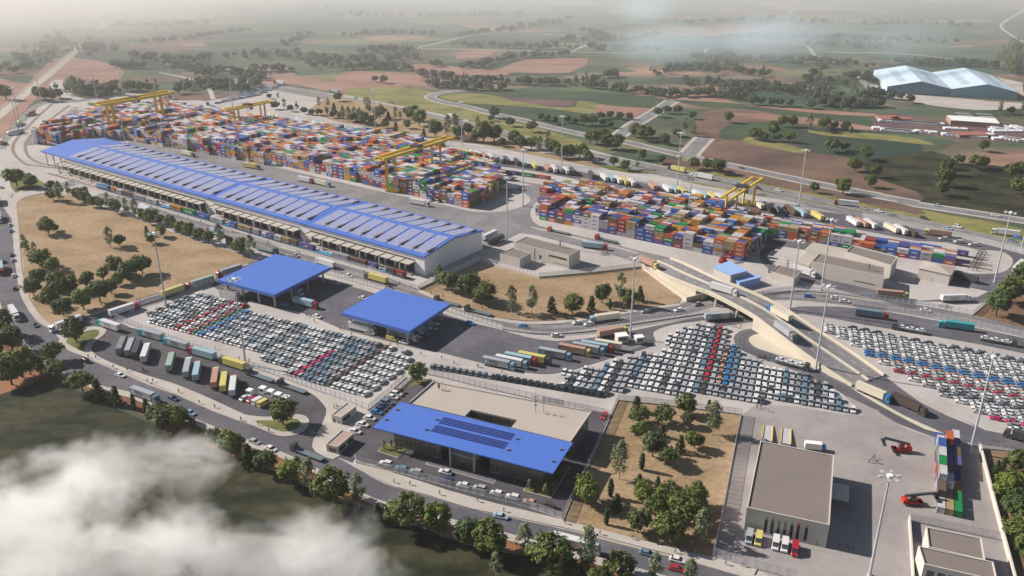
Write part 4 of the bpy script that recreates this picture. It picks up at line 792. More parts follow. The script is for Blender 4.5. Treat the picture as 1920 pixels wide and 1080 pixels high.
for i in range(len(DL)-1):
    l0, l1, r0, r1 = DL[i], DL[i+1], DR[i], DR[i+1]; t = 1.5 if 9 <= i <= 18 else max(min(l0[2], l1[2])-.0, .4)
    if 9 <= i <= 17: slabseg(dk, l0, l1, r1, r0, 1.4)
    else: slabseg(dk, l0, l1, r1, r0, max(max(l0[2], l1[2])+.0, .5))
    slabseg(rd, lerp(l0, r0, .035), lerp(l1, r1, .035), lerp(l1, r1, .965), lerp(l0, r0, .965), .03, .05)
dk.build('deck', M_CREAMC, fo); rd.build('roadway', M_ASPH2, fo)
for side, line_ in (('l', DL), ('r', DR)):
    b = MB()
    for i in range(len(line_)-1): b.bar((*line_[i][:2], line_[i][2]+.3), (*line_[i+1][:2], line_[i+1][2]+.3), .45, 1.6)
    b.build('parapet', M_CREAMC, fo)
for i in range(len(MID)-1): mid.bar((*MID[i][:2], MID[i][2]+.4), (*MID[i+1][:2], MID[i+1][2]+.4), .6, .9)
mid.build('median_barrier', M_CREAMC, fo)
for fr, mm in ((.27, 0), (.76, 0)):
    for a_ in range(1): ribbon(mid, [lerp(l, r, fr) for l, r in zip(DL, DR)], .2, .09)
lm = MB()
for fr, dsh in ((.06, None), (.28, (3, 4)), (.48, None), (.56, None), (.76, (3, 4)), (.94, None)): ribbon(lm, [lerp(l, r, fr) for l, r in zip(DL, DR)], .18, .10, 0, dsh)
lm.build('lane_marking', M_WHT, fo)
for i in (10, 13, 16):
    for fr in (.12, .5, .88):
        p = lerp(DL[i], DR[i], fr); MB().tube((p[0], p[1], 0), (p[0], p[1], p[2]-1.35), .7, .7, 12).build('pier', M_CREAMC, fo)
# retaining walls beside the ramp
def wall_run(name, label, cat, path, h0, h1, m, w=.35, base=0.1):
    c = path[0]; e = MB()
    for i in range(len(path)-1):
        a, b2 = path[i], path[i+1]; za, zb = lerp((h0,), (h1,), i/(len(path)-1))[0], lerp((h0,), (h1,), (i+1)/(len(path)-1))[0]
        d = Vector((b2[0]-a[0], b2[1]-a[1])).normalized(); n = Vector((-d.y, d.x))*w/2
        e.prism([(a[0]-n.x-c[0], a[1]-n.y-c[1]), (b2[0]-n.x-c[0], b2[1]-n.y-c[1]), (b2[0]+n.x-c[0], b2[1]+n.y-c[1]), (a[0]+n.x-c[0], a[1]+n.y-c[1])], base, [za, zb, zb, za])
    o = e.build(name, m, None, (c[0], c[1], 0)); tag(o, label, cat); return o
wall_run('retaining_wall', 'white retaining wall between the tan lot with trees and the bridge ramp', 'wall', [P('f', 1290, 95), P('f', 1450, 215), P('f', 1628, 345)], 1.6, 2.6, M_CREAMC)
wall_run('retaining_wall', 'short white wall closing the ramp bank beside the public road', 'wall', [P('f', 1628, 345), P('f', 1780, 318)], 2.6, 3.6, M_CREAMC)
plate('ramp_bank', M_CREAMC, .3, pts('f', [(1300, 95), (1628, 340), (1780, 312), (1900, 330), (1700, 240), (1500, 160)]))
wall_run('low_wall', 'cream low wall beside the road at the foot of the flyover', 'wall', pts('j', [(210, 562), (300, 610), (388, 658)]), 1.3, 1.0, M_CREAMC)
plate('sand_patch', M_CREAMC, .17, smooth(pts('i', [(1015, 268), (935, 275), (895, 303), (910, 340), (965, 378), (1100, 418), (1340, 478), (1200, 400), (1100, 330)]), 2, True))
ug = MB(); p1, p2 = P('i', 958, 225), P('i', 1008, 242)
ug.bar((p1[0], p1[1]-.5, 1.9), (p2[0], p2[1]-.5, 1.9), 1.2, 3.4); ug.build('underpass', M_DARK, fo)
# ------------------------------------------------------------------ vehicles and other objects
SHEETS.update({'G': (1330, 320, 12), 'H': (160, 150, 9), 'I': (400, 170, 13.5)})
CC = {'white': (.62, .62, .62), 'silver': (.34, .36, .38), 'grey': (.20, .21, .22), 'dark grey': (.05, .055, .06), 'black': (.02, .02, .024), 'dark blue': (.025, .045, .10), 'blue': (.03, .15, .38),
      'pale blue': (.22, .36, .46), 'red': (.36, .015, .03), 'crimson': (.48, .01, .09), 'green': (.05, .20, .12), 'brown': (.13, .075, .05), 'orange': (.60, .13, .03), 'yellow': (.56, .49, .15),
      'salmon': (.44, .26, .19), 'light blue': (.31, .44, .50), 'teal': (.03, .34, .36), 'cream': (.60, .55, .44), 'pale green': (.30, .40, .32), 'dark brown': (.07, .05, .04), 'steel blue': (.12, .20, .27)}
def paint(c): return mat('paint ' + c, CC[c], .32, spec=.5, coat=.3)
def loft(b, stations, m=0, mtop=None):
    """stations: (x, half width, z bottom, z shoulder, z top, half width top)"""
    n = len(b.v); K = 6
    for x, w, z0, z1, z2, wt in stations: b.v += [(x, -w, z0), (x, -w, z1), (x, -wt, z2), (x, wt, z2), (x, w, z1), (x, w, z0)]
    for i in range(len(stations)-1):
        for k in range(K):
            j = (k+1) % K; b.f.append((n+i*K+k, n+i*K+j, n+(i+1)*K+j, n+(i+1)*K+k)[::-1]); b.m.append(m)
    b.f.append(tuple(n+k for k in range(K))[::-1]); b.m.append(m); e = n+(len(stations)-1)*K; b.f.append(tuple(e+k for k in range(K))); b.m.append(m)
    return b
def car_parts(kind):
    body, glass = MB(), MB()
    if kind == 'van':
        loft(body, [(-2.5, .92, .35, 1.2, 2.2, .85), (1.2, .95, .35, 1.2, 2.25, .84), (1.75, .95, .35, 1.15, 1.75, .8), (2.2, .93, .35, 1.0, 1.1, .8), (2.6, .88, .4, .8, .95, .75)])
        glass.quad((1.26, -.78, 2.14), (1.26, .78, 2.14), (2.02, .78, 1.36), (2.02, -.78, 1.36)); glass.v = [(x+.05, y, z+.06) for x, y, z in glass.v]
        for s in (-1, 1): glass.box(.35, 1.15, s*.955-.01, s*.955+.01, 1.25, 1.8)
        glass.box(-2.53, -2.49, -.6, .6, 1.3, 1.9)
    else:
        hr = {'sedan': 1.42, 'hatch': 1.5, 'suv': 1.7}[kind]; bl_ = {'sedan': .88, 'hatch': .9, 'suv': 1.05}[kind]; L = {'sedan': 2.25, 'hatch': 2.05, 'suv': 2.25}[kind]
        loft(body, [(-L, .78, .35, .6, bl_-.12, .66), (-L+.15, .86, .25, .62, bl_-.02, .74), (-L+.9, .9, .25, .65, bl_+.02, .78), (.9, .9, .25, .65, bl_+.02, .78), (L-.35, .87, .25, .6, bl_-.14, .74), (L-.05, .78, .3, .5, bl_-.24, .64)])
        xr = {'sedan': -1.2, 'hatch': -1.6, 'suv': -1.8}[kind]; xb = {'sedan': -1.75, 'hatch': -1.98, 'suv': -2.08}[kind]
        loft(body, [(xr, .72, hr-.08, hr-.03, hr, .66), (.38, .72, hr-.08, hr-.02, hr+.02, .66)])
        loft(glass, [(xb, .76, bl_-.05, bl_-.02, bl_, .72), (xr, .79, bl_-.05, bl_, hr-.06, .68), (.4, .79, bl_-.05, bl_, hr-.05, .68), (1.05, .76, bl_-.05, bl_-.02, bl_, .70)])
        for s in (-1, 1): body.box(-.35, -.23, s*.69-.08, s*.69+.08, bl_, hr-.04)
    lights = MB()
    x = 2.56 if kind == 'van' else L-.12
    for s in (-1, 1): lights.box(x-.1, x+.06, s*.6-.16, s*.6+.16, .58, .72)
    return body, glass, lights
CARM = {}
def wheel_mesh(r=.33, w=.22):
    k = ('wh', r, w)
    if k not in CARM:
        b = MB(); b.tube((0, -w/2, 0), (0, w/2, 0), r, r, 12, 0); b.tube((0, -w/2-.01, 0), (0, w/2+.01, 0), r*.55, r*.55, 8, 1); CARM[k] = b.mesh('wheel', [M_BLACK, mat('hub', (.3, .3, .31), .4, metal=.6)])
    return CARM[k]
def car_mesh(kind, col, low=False):
    k = (kind, col, low)
    if k not in CARM:
        b, g, l = car_parts(kind)
        if low:
            for x in (-1.35, 1.35):
                for s in (-1, 1): b.tube((x, s*.72, .32), (x, s*.92, .32), .33, .33, 8, 1)
        CARM[k] = (b.mesh('body', [paint(col), M_BLACK]), g.mesh('windows', M_GLASS), l.mesh('headlight', mat('lamp_glass', (.6, .6, .58), .2)))
    return CARM[k]
NCAR = [0]
def add_car(x, y, rz, col, kind='sedan', z=.17, label=None, group=None, name='car', cat='car'):
    NCAR[0] += 1
    bm, gm_, lm_ = car_mesh(kind, col)
    e = empty(name, (x, y, z), rz, label, cat, group); e.scale = (1.16 if z < 1 else 1,)*3
    link('body', bm, e); link('windows', gm_, e); link('headlights', lm_, e)
    wb = 1.55 if kind == 'van' else 1.35
    for a in (-wb, wb):
        for s in (-.8, .8): link('wheel', wheel_mesh(), e, (a, s, .33))
    return e
def tangent(path, p):
    i = min(range(len(path)-1), key=lambda i: dist(lerp(path[i], path[i+1], .5), p)); return head(path[i], path[i+1])
CARLIST = []
def cars_on(path, s, lst, place, flip=False, z=.17, group=None):
    for it in lst:
        x, y, col = it[:3]; kind = it[3] if len(it) > 3 else 'sedan'; p = P(s, x, y); rz = tangent(path, p) + (math.pi if (it[4] if len(it) > 4 else flip) else 0)
        CARLIST.append((p, rz, col, kind, place, group, z))
cars_on(MAINC, 'c', [(265, 208, 'dark grey'), (640, 475, 'black', 'suv', 1), (905, 585, 'white'), (1300, 758, 'dark blue'), (1430, 868, 'pale blue')], 'on the tree-lined main road by the truck park')
cars_on(MAINC, 'd', [(150, 765, 'silver'), (275, 818, 'white')], 'on the main road below the grass island')
cars_on(MAINC, 'o', [(1150, 535, 'light blue')], 'alone on the main road in front of the office')
cars_on(MAINC, 'm', [(520, 955, 'steel blue'), (700, 995, 'white'), (695, 1048, 'red')], 'on the main road below the tree-filled lot')
cars_on(MAINC, 'b', [(78, 335, 'silver'), (85, 380, 'blue'), (92, 560, 'dark blue'), (100, 600, 'silver'), (28, 610, 'dark grey'), (105, 716, 'white'), (112, 812, 'dark blue'), (10, 50, 'white')], 'on the west road beside the big bare lot', True)
cars_on(R3, 'y', [(925, 128, 'silver'), (1525, 352, 'white')], 'on the public road behind the two canopies')
cars_on(R3, 'z', [(660, 128, 'dark grey')], 'on the public road behind the two canopies'); cars_on(R3, 'r', [(80, 955, 'white')], 'on the public road beside the rail yard')
cars_on(R3, 'f', [(400, 535, 'blue'), (810, 510, 'white'), (895, 520, 'white'), (1320, 425, 'silver'), (1570, 415, 'white'), (1710, 370, 'grey')], 'on the curved public road below the tan lot', True)
cars_on(R3, 'g', [(1150, 945, 'blue'), (1420, 960, 'white'), (1505, 995, 'white')], 'on the public road east of the flyover'); cars_on(R3, 'j', [(940, 97, 'white')], 'on the public road by the long fence')
CARLIST += [(P('f', 655, 605), head(P('f', 620, 605), P('f', 690, 605)), 'white', 'sedan', 'at the right end of the customs yard', None, .17), (P('z', 1565, 530), R(-28), 'blue', 'sedan', 'in the customs yard by the fence', None, .17),
            (P('y', 800, 685), R(-20), 'blue', 'sedan', 'under the edge of the farther canopy', None, .17), (P('y', 1170, 815), R(-35), 'white', 'sedan', 'on the asphalt between the two canopies', None, .17), (P('y', 1370, 440), R(-30), 'silver', 'suv', 'in the shade of the farther canopy', None, .17),
            (P('z', 455, 645), R(-25), 'silver', 'suv', 'beside the nearer canopy', None, .17), (P('z', 695, 712), R(-25), 'yellow', 'van', 'beside the nearer canopy', None, .17), (P('z', 830, 745), R(-28), 'white', 'sedan', 'at the front corner of the nearer canopy', None, .17), (P('z', 370, 248), R(-28), 'white', 'sedan', 'just behind the nearer canopy', None, .17)]
HWp = [(q[0], q[1]) for q in HW]
cars_on(HWp, 'h', [(120, 76, 'silver'), (285, 105, 'white'), (790, 185, 'dark grey', 'suv'), (1175, 280, 'white', 'suv'), (1060, 302, 'light blue'), (1780, 440, 'steel blue'), (1850, 405, 'blue')], 'on the highway at its eastern end')
cars_on(HWp, 'l', [(880, 635, 'white'), (720, 616, 'dark grey', 'suv'), (560, 584, 'light blue'), (215, 546, 'steel blue')], 'on the highway behind the fourth gantry crane')
cars_on(HWp, '2', [(280, 580, 'steel blue'), (215, 588, 'silver'), (80, 556, 'teal'), (710, 680, 'white'), (845, 697, 'dark grey', 'suv')], 'on the far stretch of the highway')
CTRY = smooth(pts('l', [(470, 430), (1000, 548), (1500, 648), (1920, 725)]) + pts('h', [(1400, 125), (1920, 205)]), 2)
cars_on(CTRY, 'l', [(600, 466, 'brown'), (1425, 630, 'silver')], 'on the country road beyond the highway'); cars_on(CTRY, 'h', [(950, 42, 'light blue'), (1600, 155, 'white')], 'on the country road beyond the highway')
for i, (x, y) in enumerate(((1010, 420), (1180, 455), (1345, 488))): CARLIST.append((P('h', x, y), R(170), 'white', 'suv', 'parked alone in the truck yard by the highway wall', 'white cars in the truck yard', .17))
hd = head(P('o', 600, 200), P('o', 1500, 430))
for x, y, c, k in ((115, 62, 'white', 'suv'), (255, 108, 'steel blue', 'suv'), (385, 138, 'silver', 'suv'), (665, 218, 'dark blue', 'suv'), (815, 255, 'white', 'sedan'), (960, 285, 'silver', 'suv'), (1110, 328, 'white', 'hatch'), (1255, 365, 'white', 'suv'), (1410, 408, 'salmon', 'sedan'), (1565, 438, 'dark brown', 'suv')):
    CARLIST.append((P('o', x, y), hd + (0 if i % 2 else math.pi), c, k, 'in the roadside row in front of the office', 'cars parked before the office fence', .18))
CARLIST.append((P('o', 650, 135), hd+math.pi, 'white', 'sedan', 'pulled up beside the pool at the office entrance', None, .18))
hd2 = head(P('d', 915, 625), P('d', 1000, 645))
for x, y, c, k in ((905, 688, 'white', 'sedan'), (960, 636, 'white', 'sedan'), (1015, 588, 'white', 'sedan'), (1065, 543, 'blue', 'sedan'), (1095, 520, 'dark blue', 'hatch'), (1120, 495, 'dark blue', 'sedan'), (1145, 472, 'steel blue', 'suv'), (1185, 430, 'white', 'sedan'), (1215, 408, 'white', 'suv'), (1240, 388, 'brown', 'sedan')):
    CARLIST.append((P('d', x, y), hd2, c, k, 'in the bays along the fence left of the office', 'cars in the bays beside the office', .18))
CARLIST.append((P('m', 262, 138), head(P('m', 280, 110), P('m', 245, 160)), 'red', 'hatch', 'in the lane behind the office terrace', None, .18))
for x, y, c, k in ((82, 435, 'white', 'sedan'), (135, 445, 'red', 'sedan'), (182, 465, 'white', 'van'), (222, 480, 'yellow', 'van')): CARLIST.append((P('d', x, y), head(P('d', 60, 460), P('d', 130, 425)), c, k, 'on the hatched end of the truck park', None, .18))
hv = head(P('F', 700, 560), P('F', 670, 780))
for x, y, c in ((240, 610, 'silver'), (410, 650, 'yellow'), (725, 725, 'white'), (890, 765, 'white'), (1080, 835, 'red')): CARLIST.append((P('F', x, y), hv, c, 'van', 'parked nose out at the depot front wall', None, .10))
cnt = {}
allc = {}
for c in CARLIST: allc[(c[2], c[3], c[4])] = allc.get((c[2], c[3], c[4]), 0)+1
for p, rz, col, kind, place, group, z in CARLIST:
    k = (col, kind, place); cnt[k] = cnt.get(k, 0)+1
    nm = {'sedan': 'car', 'hatch': 'hatchback', 'suv': 'tall car', 'van': 'van'}[kind]
    lab = f"{col} {nm} {place}" if allc[k] == 1 else f"{nth(cnt[k])} {col} {nm} {place}"
    if len(lab.split()) < 4: lab += ' of the terminal'
    add_car(p[0], p[1], rz, col, kind, z, lab, group, 'van' if kind == 'van' else 'car', 'van' if kind == 'van' else 'car')

# --- lots full of new cars
def lot(name, poly, org, du, dv, heading, colour, kinds, gap=None):
    """grid of cars at org + i*dv + j*du (world vectors) that fall inside poly"""
    out = []
    for i in range(-90, 91):
        for j in range(-60, 61):
            x = org[0]+dv[0]*i+du[0]*j; y = org[1]+dv[1]*i+du[1]*j
            if inpoly(x, y, poly) and not (gap and gap(i, j)): out.append((x, y, i, j))
    return [(x+random.uniform(-.12, .12), y+random.uniform(-.12, .12), heading+random.uniform(-.015, .015), colour(i, j), kinds(i, j), i, j, name) for x, y, i, j in out]
def vec(a, b, n): return ((b[0]-a[0])/n, (b[1]-a[1])/n)
rr = random.Random(3)
# lot A: beside the canopies
uA = vec(P('d', 525, 232), P('d', 775, 80), 4); vA = vec(P('d', 790, 345), P('d', 988, 400), 5.2)
polyA = pts('c', [(1060, 145), (1160, 85), (1260, 60), (1340, 20), (1440, -20), (1490, -35), (1530, -25)]) + pts('y', [(330, 690), (560, 770), (800, 850), (1000, 905), (1160, 960)]) + pts('d', [(740, -90), (900, -10), (1080, 15), (1090, 45), (1170, 60), (1200, 75), (1320, 95), (1290, 190), (1220, 245), (1150, 300), (1000, 410), (900, 385), (760, 340), (600, 300), (420, 245), (235, 180), (240, 140), (80, 80)]) + pts('c', [(1880, 395), (1600, 305), (1340, 230)])
colsA = {}
mixA = ['dark blue', 'silver', 'grey', 'steel blue', 'silver', 'steel blue', 'dark grey', 'grey']
iref = lambda s, x, y: round(((P(s, x, y)[0]-P('d', 988, 400)[0])*uA[1]-(P(s, x, y)[1]-P('d', 988, 400)[1])*uA[0])/(vA[0]*uA[1]-vA[1]*uA[0]))
i_crim = iref('d', 650, 155); i_r1 = iref('c', 1520, 150); i_r2 = iref('c', 1610, 175); i_g = iref('c', 1640, 190); i_b1 = iref('c', 1690, 200); i_br = iref('d', 950, 195)
def colA(i, j):
    if i == i_crim and j <= 4: return 'crimson'
    if i in (i_r1, i_r2): return 'red'
    if i == i_g: return 'green'
    if i in (i_g+1, i_g+2): return 'blue' if i == i_g+2 else 'steel blue'
    if i_crim < i < i_br: return rr.choice(['steel blue', 'grey', 'steel blue', 'silver'])
    if i == i_br: return 'brown'
    if i > i_br: return rr.choice(['white', 'white', 'white', 'silver'])
    if i < i_r1: return mixA[(i*7) % 8] if rr.random() < .75 else 'white'
    return rr.choice(['white', 'silver', 'white', 'silver', 'white', 'grey']) if rr.random() < .5 else ['white', 'silver', 'grey', 'steel blue'][i % 4]
kinds = ['sedan', 'hatch', 'sedan', 'suv', 'sedan', 'hatch']
A_ = lot('A', polyA, P('d', 988, 400), uA, vA, math.atan2(uA[1], uA[0]), colA, lambda i, j: kinds[i % 6])
# lot B: the stepped triangle in the middle, and the single row
uB = vec(P('i', 605, 568), P('i', 695, 247), 8); vB = vec(P('i', 1360, 790), P('i', 1675, 845), 6)
polyB = pts('i', [(1705, 862), (1540, 845), (1250, 800), (960, 775), (820, 775), (540, 735), (250, 725), (100, 705), (0, 695)]) + pts('f', [(1000, 1065), (720, 1015), (690, 970), (680, 880), (1030, 835), (1110, 795), (1230, 770), (1350, 740), (1480, 715), (1485, 600), (1560, 570), (1640, 540), (1780, 530)]) + pts('i', [(600, 220), (725, 225), (740, 330), (760, 350), (790, 380), (835, 405), (870, 440), (955, 455), (970, 490), (1190, 530), (1210, 570), (1370, 600), (1400, 640), (1510, 670), (1530, 720), (1600, 745), (1620, 790), (1720, 830)])
OB = P('i', 1675, 845)
irefB = lambda s, x, y: round(((P(s, x, y)[0]-OB[0])*uB[1]-(P(s, x, y)[1]-OB[1])*uB[0])/(vB[0]*uB[1]-vB[1]*uB[0]))
i_rB = irefB('i', 645, 405); i_oB = irefB('i', 735, 450); i_bB = irefB('i', 765, 500)
jref = lambda s, x, y: round(((P(s, x, y)[0]-OB[0])*vB[1]-(P(s, x, y)[1]-OB[1])*vB[0])/(uB[0]*vB[1]-uB[1]*vB[0]))
j_cut = jref('i', 605, 570)
cb = {i: rr.choice(['white', 'silver', 'white', 'grey', 'silver', 'dark grey', 'silver', 'white', 'steel blue', 'silver']) for i in range(-95, 95)}
def colB(i, j):
    if j >= j_cut-1:
        if i == i_rB: return 'red'
        if i == i_oB: return 'salmon' if j % 2 else 'brown'
        if i == i_bB: return 'blue'
        if i == i_bB+1: return 'steel blue'
    if i == i_rB and j < j_cut-1: return 'dark brown'
    return cb[i] if rr.random() < .8 else rr.choice(['white', 'silver', 'dark grey', 'grey'])
B_ = lot('B', polyB, OB, uB, vB, math.atan2(-uB[1], -uB[0]), colB, lambda i, j: ['hatch', 'sedan', 'suv', 'hatch'][i % 4])
a, b2 = P('d', 1490, 195), P('f', 975, 1045); n = 26
for k in range(n):
    q = lerp(a, b2, k/(n-1)); B_.append((q[0], q[1], math.atan2(uA[1], uA[0])+.25, 'black' if k > 9 else rr.choice(['silver', 'grey', 'steel blue']), 'hatch', k, 0, 'row'))
# lot C: cars seen side-on, at the right
cC = [P('j', 220, 252), P('j', 1280, 430)]
vC = vec(P('j', 305, 305), P('j', 1240, 860), 11)
colsC = pts('j', [(220, 255), (315, 270)]); vC = vec(P('j', 495, 300), P('j', 1180, 440), 7); uC = vec(P('j', 780, 330), P('j', 860, 628), 15)
polyC = pts('j', [(165, 190), (270, 205), (1330, 395), (1760, 480), (2100, 560), (2100, 1100), (1700, 1010), (1610, 1000), (1600, 975), (1500, 965), (1480, 920), (1370, 905), (1360, 865), (1240, 850), (1235, 800), (1130, 790), (1130, 750), (1015, 745), (1010, 685), (910, 680), (905, 635), (805, 620), (800, 560), (705, 555), (700, 500), (612, 490), (610, 455), (520, 440), (515, 410), (425, 405), (420, 365), (335, 350), (330, 310), (245, 300), (240, 265), (165, 260)])
OC = P('j', 495, 300)
jC = lambda x, y: round(((P('j', x, y)[0]-OC[0])*vC[1]-(P('j', x, y)[1]-OC[1])*vC[0])/(uC[0]*vC[1]-uC[1]*vC[0]))
jb, jr = jC(860, 510), jC(950, 605)
def colC(i, j):
    if j in (jb, jb-1): return 'blue'
    if j == jb+1: return 'salmon'
    if j == jr: return 'red'
    if j == jC(1430, 900): return 'crimson'
    return ['white', 'silver', 'white', 'grey', 'white', 'silver', 'dark grey', 'silver', 'white'][j % 9] if rr.random() < .85 else 'silver'
C_ = lot('C', polyC, OC, uC, vC, math.atan2(vC[1], vC[0])+math.pi, colC, lambda i, j: ['sedan', 'suv', 'sedan', 'hatch'][j % 4])
F_ = []
for r_ in range(5):
    for k in range(16):
        q = lerp(P('1', 1220, 582), P('1', 1460, 535), k/15); w_ = lerp(P('1', 1220, 582), P('1', 1190, 560), r_/1.5*.8)
        F_.append((q[0]+(w_[0]-P('1', 1220, 582)[0])*.5+r_*6, q[1]+r_*14, .5, rr.choice(['white', 'white', 'silver', 'blue']), 'sedan', k, r_, 'far'))
pool = [c for c in A_+B_+C_+F_]
inframe = lambda x, y: abs((x)*FPX/(y*CP+CAM_H*SP)) < 985
pool = [c for c in pool if inframe(c[0], c[1]) or c[7] != 'C']
pool.sort(key=lambda c: c[0]**2+c[1]**2)
NIND = 300-NCAR[0]
lotname = {'A': 'lot by the canopies', 'B': 'stepped middle lot', 'row': 'in the single file behind the office', 'C': 'lot right of the flyover', 'far': 'far parking'}
base = {}
for c in pool:
    k = c[7]; b0 = base.setdefault(k, [1e9, 1e9]); b0[0] = min(b0[0], c[5]); b0[1] = min(b0[1], c[6])
LOW = {}
def low_parts(kind):
    if kind not in LOW:
        b, g, l = car_parts(kind)
        for x in (-1.35, 1.35):
            for s in (-1, 1): b.box(x-.32, x+.32, s*.82-.08, s*.82+.09, .02, .62, 1)
        LOW[kind] = (b, g)
    return LOW[kind]
sm = MB(); paints = list(CC); pidx = {c: i for i, c in enumerate(paints)}
for n_, (x, y, rz, col, kind, i, j, lt_) in enumerate(pool):
    if n_ < NIND:
        bm, gm_, lm_ = car_mesh(kind, col, True); i_, j_ = i-base[lt_][0]+1, j-base[lt_][1]+1
        nm = {'sedan': 'car', 'hatch': 'hatchback', 'suv': 'tall car'}[kind]
        lab = f"{col} {nm}, {nth(i_)} from the left {lotname[lt_]}" if lt_ == 'row' else f"{col} {nm}, line {nth(i_)}, {nth(j_)} from the front, {lotname[lt_]}"
        e = empty('parked_car', (x, y, .11), rz, ' '.join(lab.split()[:16]), 'car', 'new cars parked in dense lots'); k_ = 1.03 if lt_ == 'C' else 1.13; e.scale = (k_, k_, k_); link('body', bm, e); link('windows', gm_, e)
    else:
        b, g = low_parts(kind); n0 = len(sm.v); c_, s_ = math.cos(rz), math.sin(rz); k_ = 1.03 if lt_ == 'C' else 1.13
        for part, mi in ((b, None), (g, len(paints))):
            n0 = len(sm.v); sm.v += [(x+(a*c_-d*s_)*k_, y+(a*s_+d*c_)*k_, z*k_+.11) for a, d, z in part.v]; sm.f += [tuple(n0+q for q in f) for f in part.f]
            sm.m += [(len(paints) if mi is not None else (pidx[col] if m_ == 0 else len(paints)+1)) for m_ in part.m]
o = sm.build('car_fleet', [paint(c) for c in paints]+[M_GLASS, M_BLACK]); o['kind'] = 'stuff'; o['label'] = 'the rest of the new cars parked in the dense lots'

# --- trucks
TM = {}
def tmesh(key, fn):
    if key not in TM: TM[key] = fn()
    return TM[key]
def cab_mesh(col):
    def f():
        b = MB(); b.prism([(0, -1.25), (2.2, -1.25), (2.2, 1.25), (0, 1.25)], .7, 3.0)
        b = MB(); v = [(0, .75), (2.25, .75), (2.3, 1.7), (2.05, 3.05), (1.6, 3.35), (0, 3.5)]; n = 0
        for s in (-1.22, 1.22): b.v += [(x, s, z) for x, z in v]
        b.f += [tuple(range(6)), tuple(range(11, 5, -1))] + [(i, i+6, (i+1) % 6+6, (i+1) % 6) for i in range(6)]; b.m = [0]*8
        b.box(-1.0, 2.3, -1.15, 1.15, .5, 1.0); b.box(2.25, 2.42, -1.2, 1.2, .38, 1.05)
        b.f = [f_[::-1] if k_ < 8 else f_ for k_, f_ in enumerate(b.f)]
        return b.mesh('cab', [paint(col)])
    return tmesh(('cab', col), f)
def windscreen_mesh():
    def f():
        b = MB(); b.quad((2.335, -1.05, 1.75), (2.335, 1.05, 1.75), (2.11, 1.05, 2.95), (2.11, -1.05, 2.95))
        for s in (-1, 1): b.box(1.1, 1.95, s*1.235-.01, s*1.235+.01, 1.9, 2.75)
        return b.mesh('windscreen', M_GLASS)
    return tmesh('ws', f)
def box_mesh(col, L=12.6, txt=None):
    def f():
        b = MB(); b.box(0, L, -1.27, 1.27, 1.15, 3.95, 0)
        for x in (0, L-.12): 
            for s in (-1, 1): b.box(x, x+.12, s*1.29-.02, s*1.29+.02, 1.1, 4.0, 1)
        for s in (-1, 1): b.box(0, L, s*1.285-.02, s*1.285+.02, 3.88, 4.0, 1); b.box(0, L, s*1.285-.02, s*1.285+.02, 1.08, 1.2, 1)
        for i in range(1, 12): b.box(i*L/12-.02, i*L/12+.02, -1.275, 1.275, 3.955, 3.965, 1)
        b.box(-.02, 0, -.03, .03, 1.2, 3.9, 2)
        mats = [paint(col), mat('trim_'+col, tuple(c*.82 for c in CC[col]), .5), M_DARK]
        if txt:
            for line_i, (t, size, z, x0, m, mm) in enumerate(txt):
                tb = text_mb(t, size); mats.append(mm); mi = len(mats)-1
                for side in (-1, 1):
                    n = len(b.v)
                    for (x, y, zz) in tb.v: b.v.append((x0+x if side < 0 else L-x0-x, side*1.283, z+zz))
                    b.f += [tuple(n+i for i in ff) for ff in tb.f]; b.m += [mi]*len(tb.f)
            if txt[0][0] == 'MAERSK':
                mats.append(mat('emblem_blue', (.16, .45, .55), .5)); mi = len(mats)-1; mats.append(mat('emblem_white', (.8, .8, .8), .5))
                for side in (-1, 1):
                    x0 = 1.9 if side < 0 else L-1.9; y = side*1.281; b.box(x0-.85, x0+.85, y-.003, y+.003, 1.75, 3.45, mi)
                    n = len(b.v); 
                    for k in range(14): r_ = .65 if k % 2 == 0 else .28; t = k*math.pi/7; b.v.append((x0+r_*math.sin(t), side*1.287, 2.6+r_*math.cos(t)))
                    b.f.append(tuple(range(n, n+14))); b.m.append(mi+1)
        return b.mesh('trailer_box', mats)
    return tmesh(('box', col, L, txt[0][0] if txt else None), f)
TXT = {'MAERSK': [('MAERSK', 1.25, 2.55, 3.4, 0, M_DARK), ('SEALAND', 1.05, 1.5, 3.4, 0, M_DARK)],
       'FedEx': [('Fed', 1.9, 1.9, 4.0, 0, mat('purple_ink', (.09, .02, .24), .5)), ('Ex', 1.9, 1.9, 7.05, 0, mat('orange_ink', (.75, .14, .01), .5))]}
def chassis_mesh(L, flat=False):
    def f():
        b = MB(); b.box(0, L, -.5, .5, .85, 1.1)
        if flat: b.box(0, L, -1.25, 1.25, 1.1, 1.28, 1); b.box(L-.15, L, -1.25, 1.25, 1.28, 1.9, 1)
        b.box(-.05, .05, -1.2, 1.2, .5, .85); b.box(L-3.6, L-3.4, -.7, .7, .1, .9)
        for s in (-1, 1): b.box(4.2, L-4.2, s*1.2-.03, s*1.2+.03, .55, .95)
        return b.mesh('chassis', [M_DARK, mat('flatbed_deck', (.11, .15, .17), .6)])
    return tmesh(('ch', L, flat), f)
def wheels(e, xs, z=.5):
    for x in xs:
        for s in (-1.02, 1.02): link('wheel', wheel_mesh(.5, .35), e, (x, s, z))
